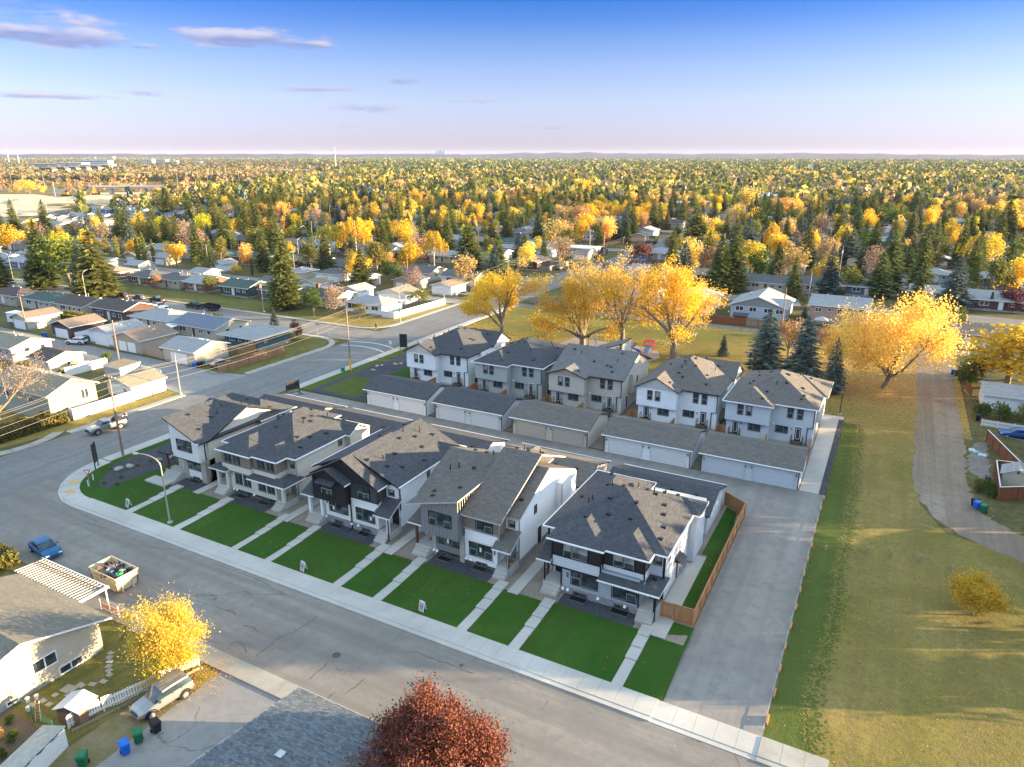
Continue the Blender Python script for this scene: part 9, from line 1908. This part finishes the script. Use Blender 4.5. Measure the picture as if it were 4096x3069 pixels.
for i, (ax, ay, l) in enumerate([(590, 408, 'left'), (755, 400, 'middle'), (850, 396, 'right')]):
 x, y = G(ax*.4527, 600+ay*.4527); t = thing('excavator', f'yellow excavator on the sandy earthworks, {l} of three', 'excavator', (x, y, 0), R(30+i*140)); s = 1.8
 bx('tracks', t, -2.2*s, 2.2*s, -1.6*s, 1.6*s, 0, .9*s, under); bx('cab_body', t, -1.9*s, 1.3*s, -1.3*s, 1.3*s, .9*s, 2.1*s, dig_m); bx('cab', t, .1*s, 1.3*s, -1.2*s, 0, 2.1*s, 3.2*s, G_dark)
 MB().tube((1.2*s, .4*s, 1.6*s), (3.8*s, .4*s, 4.4*s), .3*s, .25*s).tube((3.8*s, .4*s, 4.4*s), (5.8*s, .4*s, 2.4*s), .25*s, .2*s).build('boom', dig_m, t); MB().box(5.3*s, 6.3*s, -.2*s, 1.0*s, 1.2*s, 2.4*s).build('bucket', dig_m, t)
for i, (ax, ay, h) in enumerate([(165, 655, 12), (100, 610, 11), (430, 610, 10), (730, 555, 11), (1260, 500, 14), (1670, 372, 22), (490, 410, 16), (1140, 490, 12), (400, 345, 20), (890, 300, 20), (1840, 300, 22), (2010, 310, 22), (1650, 300, 24), (1755, 290, 24), (1525, 280, 20), (110, 330, 22), (2115, 290, 24), (1570, 290, 18)]):
 x, y = G(ax*.4527, 600+ay*.4527); o = streetlamp(x, y, h, 200 if i % 2 else 20, 'tall lamp standard along the highway at left', False, 3.5); o['group'] = 'highway lamp standards'; o.scale = (1.8, 1.8, 1)
for i in range(16):
 ax = rng_.choice([rng_.uniform(60, 560), rng_.uniform(600, 800), rng_.uniform(1200, 2150)]); ay = 350-(ax-900)*.038 if ax > 900 else 348
 x, y = G(ax*.4527, 600+(ay-4)*.4527); o = thing('distant_car', 'small car on the highway at far left', 'car', (x, y, 0), R(rng_.uniform(100, 125)), 'cars on the highway'); cc = [c_white, c_black, c_grey, c_silver][i % 4]; bx('body', o, -2.2, 2.2, -.9, .9, .3, 1.0, cc); MB().raw([(-1.6,-.8,1),(1.2,-.8,1),(1.2,.8,1),(-1.6,.8,1),(-1.1,-.7,1.5),(.5,-.7,1.5),(.5,.7,1.5),(-1.1,.7,1.5)], [(4,5,6,7),(0,1,5,4),(1,2,6,5),(2,3,7,6),(3,0,4,7)]).build('cabin', cglass, o)
# far buildings
fw = plain('far_white_wall', (.66, .66, .66), .7, .05); fg = glass('far_glass', (.10, .17, .20), .2); fr_ = plain('far_roof', (.10, .09, .09), .8); fb = plain('far_brick', (.34, .24, .18), .8); fc = plain('far_cream', (.58, .50, .40), .8)
def block(u0, u1, vb, h, depth, wm_, label, floors=4, roofm=None, cols=None, name='far_building', group=None, gab=False):
 x0, y0 = G(u0, vb); x1, y1 = G(u1, vb); L = math.hypot(x1-x0, y1-y0); a = math.atan2(y1-y0, x1-x0); t = thing(name, label, 'building', (x0, y0, 0), a, group)
 bx('wall', t, 0, L, 0, depth, 0, h, wm_); fh = h/floors; n = cols or max(3, int(L/9))
 for f in range(floors):
  if wm_ is fw and not gab: bx('window_band', t, 1, L-1, -.15, .05, f*fh+fh*.3, f*fh+fh*.8, fg)
  else:
   b = MB()
   for k in range(n): b.box((k+.25)*L/n, (k+.7)*L/n, -.15, .05, f*fh+fh*.28, f*fh+fh*.8)
   q = b.build('windows', fg if not gab else G_dark, t); q['kind'] = 'stuff'
 if gab:
  n = max(3, int(L/16)); b = MB()
  for k in range(n): b.extr([(k*L/n, -1, h), ((k+1)*L/n, -1, h), ((k+.5)*L/n, -1, h+4.5)], (0, depth+1, 0))
  b.build('roof', roofm or fr_, t)
 else: bx('roof', t, -.6, L+.6, -.6, depth+.6, h, h+1.0, roofm or fw)
 return t
block(226, 330, 679, 17, 40, fw, 'long white hospital-like block with glass bands at far left, central part', 4); block(330, 436, 682, 14, 40, fg, 'glass-fronted wing of the long white block at far left', 3, fw); block(110, 226, 676, 14, 40, fg, 'pale glass block left of the long white one', 3, fw); block(320, 436, 672, 21, 30, fw, 'upper rear wing of the long white block', 4)
block(-40, 115, 688, 9, 40, fw, 'low white building at the left edge of the valley', 2)
for i, (u0, u1, vb, l) in enumerate([(160, 215, 704, 'first'), (215, 268, 702, 'second'), (268, 310, 700, 'third'), (318, 352, 697, 'fourth'), (356, 398, 694, 'fifth'), (400, 440, 688, 'sixth')]): block(u0, u1, vb, 12, 16, fc, f'cream gabled apartment block in the valley row, {l} from the left', 3, fr_, gab=True)
for i, (u0, u1, vb) in enumerate([(455, 500, 690), (560, 600, 685), (605, 660, 682), (665, 720, 680), (725, 756, 678)]): block(u0, u1, vb, 9, 16, fc, 'pale row houses across the valley', 2, fr_, group='row houses across the valley', gab=True)
for i, (u0, u1, vb, h) in enumerate([(560, 610, 657, 18), (612, 665, 655, 16), (750, 800, 657, 9), (680, 705, 655, 10)]): block(u0, u1, vb, h, 30, fw, ['white mid-rise cluster across the valley, left part', 'white mid-rise cluster across the valley, right part', 'low white block across the valley', 'small white block across the valley'][i], 3)
for i, (u0, u1, vb, h) in enumerate([(280, 320, 634, 16), (330, 380, 636, 14), (385, 450, 637, 16), (100, 200, 632, 9), (220, 262, 631, 9), (470, 520, 634, 14), (1250, 1330, 625, 16), (1380, 1450, 624, 16), (1480, 1560, 624, 14), (930, 1000, 640, 10), (1050, 1160, 702, 9), (1180, 1260, 700, 8)]): block(u0, u1, vb, h, 60, [fw, fc][i % 2], 'pale flat building near the horizon at left', 2, group='pale buildings near the horizon')
ht = thing('high_rise_complex', 'isolated gray high-rise hospital complex on the skyline', 'building', (*G(1742, 625.5), 0), YAW)
dd = math.hypot(*G(1742, 625.5)); pxm = dd/FPX
for (x0, x1, h) in ((0, 14, 22), (14, 24, 25), (24, 29, 20), (29, 38, 23)): bx('tower', ht, x0*pxm, x1*pxm-2, 0, 60, 0, 40+(h-11)*pxm*.9, fg if x0 == 14 else plain('tower_gray', (.30, .31, .36), .8)); bx('tower_roof', ht, x0*pxm+4, x1*pxm-8, 10, 40, 40+(h-11)*pxm*.9, 46+(h-11)*pxm*.9, fr_)
wt = thing('water_tower', 'slender water tower with round head on the left skyline', 'tower', (*G(256, 628), 0)); MB().tube((0,0,0), (0,0,66), 3, 3, 8).tube((0,0,66), (0,0,72), 5, 11, 12).tube((0,0,72), (0,0,80), 11, 6, 12).build('tower_body', fr_, wt)
wt = thing('white_tower', 'slim white tower on the left skyline', 'tower', (*G(676, 628), 0)); MB().tube((0,0,0), (0,0,92), 5, 4, 8).build('tower_body', fw, wt)
for i, (u, v, hh) in enumerate([(1345, 690, 55), (38, 655, 40), (77, 655, 36)]):
 x, y = G(u, v); t = thing('lattice_mast', ['lattice radio mast above the trees at centre left', 'thin mast at the left edge', 'second thin mast at the left edge'][i], 'mast', (x, y, 0)); MB().tube((-2,0,0), (0,0,hh), .5, .3, 4).tube((2,0,0), (0,0,hh), .5, .3, 4).tube((0,2,0), (0,0,hh), .5, .3, 4).build('mast_frame', galv, t)
x, y = G(3241, 712); t = thing('church_spire', 'white twin-blade spire rising from the trees at right', 'spire', (x, y, 0), YAW); d_ = math.hypot(x, y)/FPX
for k, (dx, h_) in enumerate(((-4, 50), (0, 60), (4, 56))): MB().raw([(dx*d_-.9, -.4, 0), (dx*d_+.9, -.4, 0), (dx*d_+.9, .4, 0), (dx*d_-.9, .4, 0), (dx*d_-.2, -.2, h_*d_), (dx*d_+.2, -.2, h_*d_), (dx*d_+.2, .2, h_*d_), (dx*d_-.2, .2, h_*d_)], [(0,1,5,4),(1,2,6,5),(2,3,7,6),(3,0,4,7),(4,5,6,7)]).build('blade', white, t)
x, y = G(2946, 690); t = thing('flag_mast', 'tall white mast above the trees right of centre', 'mast', (x, y, 0)); MB().tube((0,0,0), (0,0,30), .5, .35, 6).build('pole', white, t)
block(2385, 2440, 772, 8, 30, fb, 'flat-roofed school block in the middle distance, left part', 1, fw); block(2520, 2612, 764, 9, 35, fw, 'flat-roofed white school block in the middle distance, right part', 1, fw); block(2440, 2520, 770, 6, 30, fg, 'low link of the flat-roofed school', 1, fw)
block(2702, 2850, 842, 5, 22, fb, 'strip of shops with white flat roof and units right of centre', 1, fw); block(2900, 2958, 826, 6.5, 16, WC['sage'], 'pale green two-storey shop behind the parking lot', 2, RC['gray'])
x, y = G(2972, 856); t = thing('pylon_sign', 'tall shop pylon sign with stacked panels by the road right of centre', 'sign', (x, y, 0), YAW)
for s in (-1.2, 1.2): MB().tube((s,0,0), (s,0,7.5), .12, None, 6).build('post', galv, t)
for k, m_ in enumerate((white_s, ink_b, white_s, green_s, red_s)): bx('sign_panel', t, -1.5, 1.5, -.2, .2, 3.2+k*.95, 4.05+k*.95, m_)
# hills on the horizon
hm = turf('hill_ground', (.10, .09, .08), (.15, .125, .10), (.09, .095, .075), sc=.02)
def hills(label, d0, d1, a0, a1, hf, seed, nseg=120):
 b = MB(); prof = [(0, 0), (.25, .35), (.5, .75), (.7, 1.), (1., .9)]; gr = []
 for i in range(nseg+1):
  a = math.radians(a0+(a1-a0)*i/nseg); row = []
  for t_, k in prof:
   d_ = d0+(d1-d0)*t_; row.append((d_*math.sin(a-YAW), d_*math.cos(a-YAW), max(-.5, hf(math.degrees(a))*k*(1+.25*mnoise.noise((i*.21, t_*3, seed))))))
  gr.append(row)
 for i in range(nseg):
  for j in range(len(prof)-1): b.face([gr[i][j], gr[i+1][j], gr[i+1][j+1], gr[i][j+1]])
 o = b.build('hills', hm, smooth=True); o['label'] = label; return kind(o)
sm = lambda a, b_, x: max(0, min(1, (x-a)/(b_-a)))
hills('low lavender ridge across the right half of the horizon', 8200, 10500, -14, 40, lambda a: (50+7*math.sin(a*.35)+3*math.sin(a*1.3)+2*mnoise.noise((a*1.7, 0, 0)))*sm(-14, 0, a)*(1-.32*sm(12, 38, a)), 1, 200)
hills('faint plateau behind the valley town at left', 7600, 9500, -42, -4, lambda a: 41+3*math.sin(a*.6)+2.5*mnoise.noise((a*.9, 3, 0)), 2, 120)
# air
hz = MB().box(-14900, 11900, -2900, 14900, -1.0, 96).build('haze', None) if False else None
hm_ = bpy.data.materials.new('haze'); hm_.use_nodes = True; nt = hm_.node_tree; nt.nodes.clear()
vo = nt.nodes.new('ShaderNodeVolumePrincipled'); vo.inputs['Color'].default_value = (.55, .66, 1.0, 1); vo.inputs['Density'].default_value = 3.2e-5; vo.inputs['Anisotropy'].default_value = 0.
ou = nt.nodes.new('ShaderNodeOutputMaterial'); nt.links.new(vo.outputs[0], ou.inputs['Volume'])
hb = MB().box(-15100, 12100, -3100, 15100, -1.0, 96); ho = hb.build('haze', hm_); ho['kind'] = 'stuff'; ho['label'] = 'thin pale evening haze'
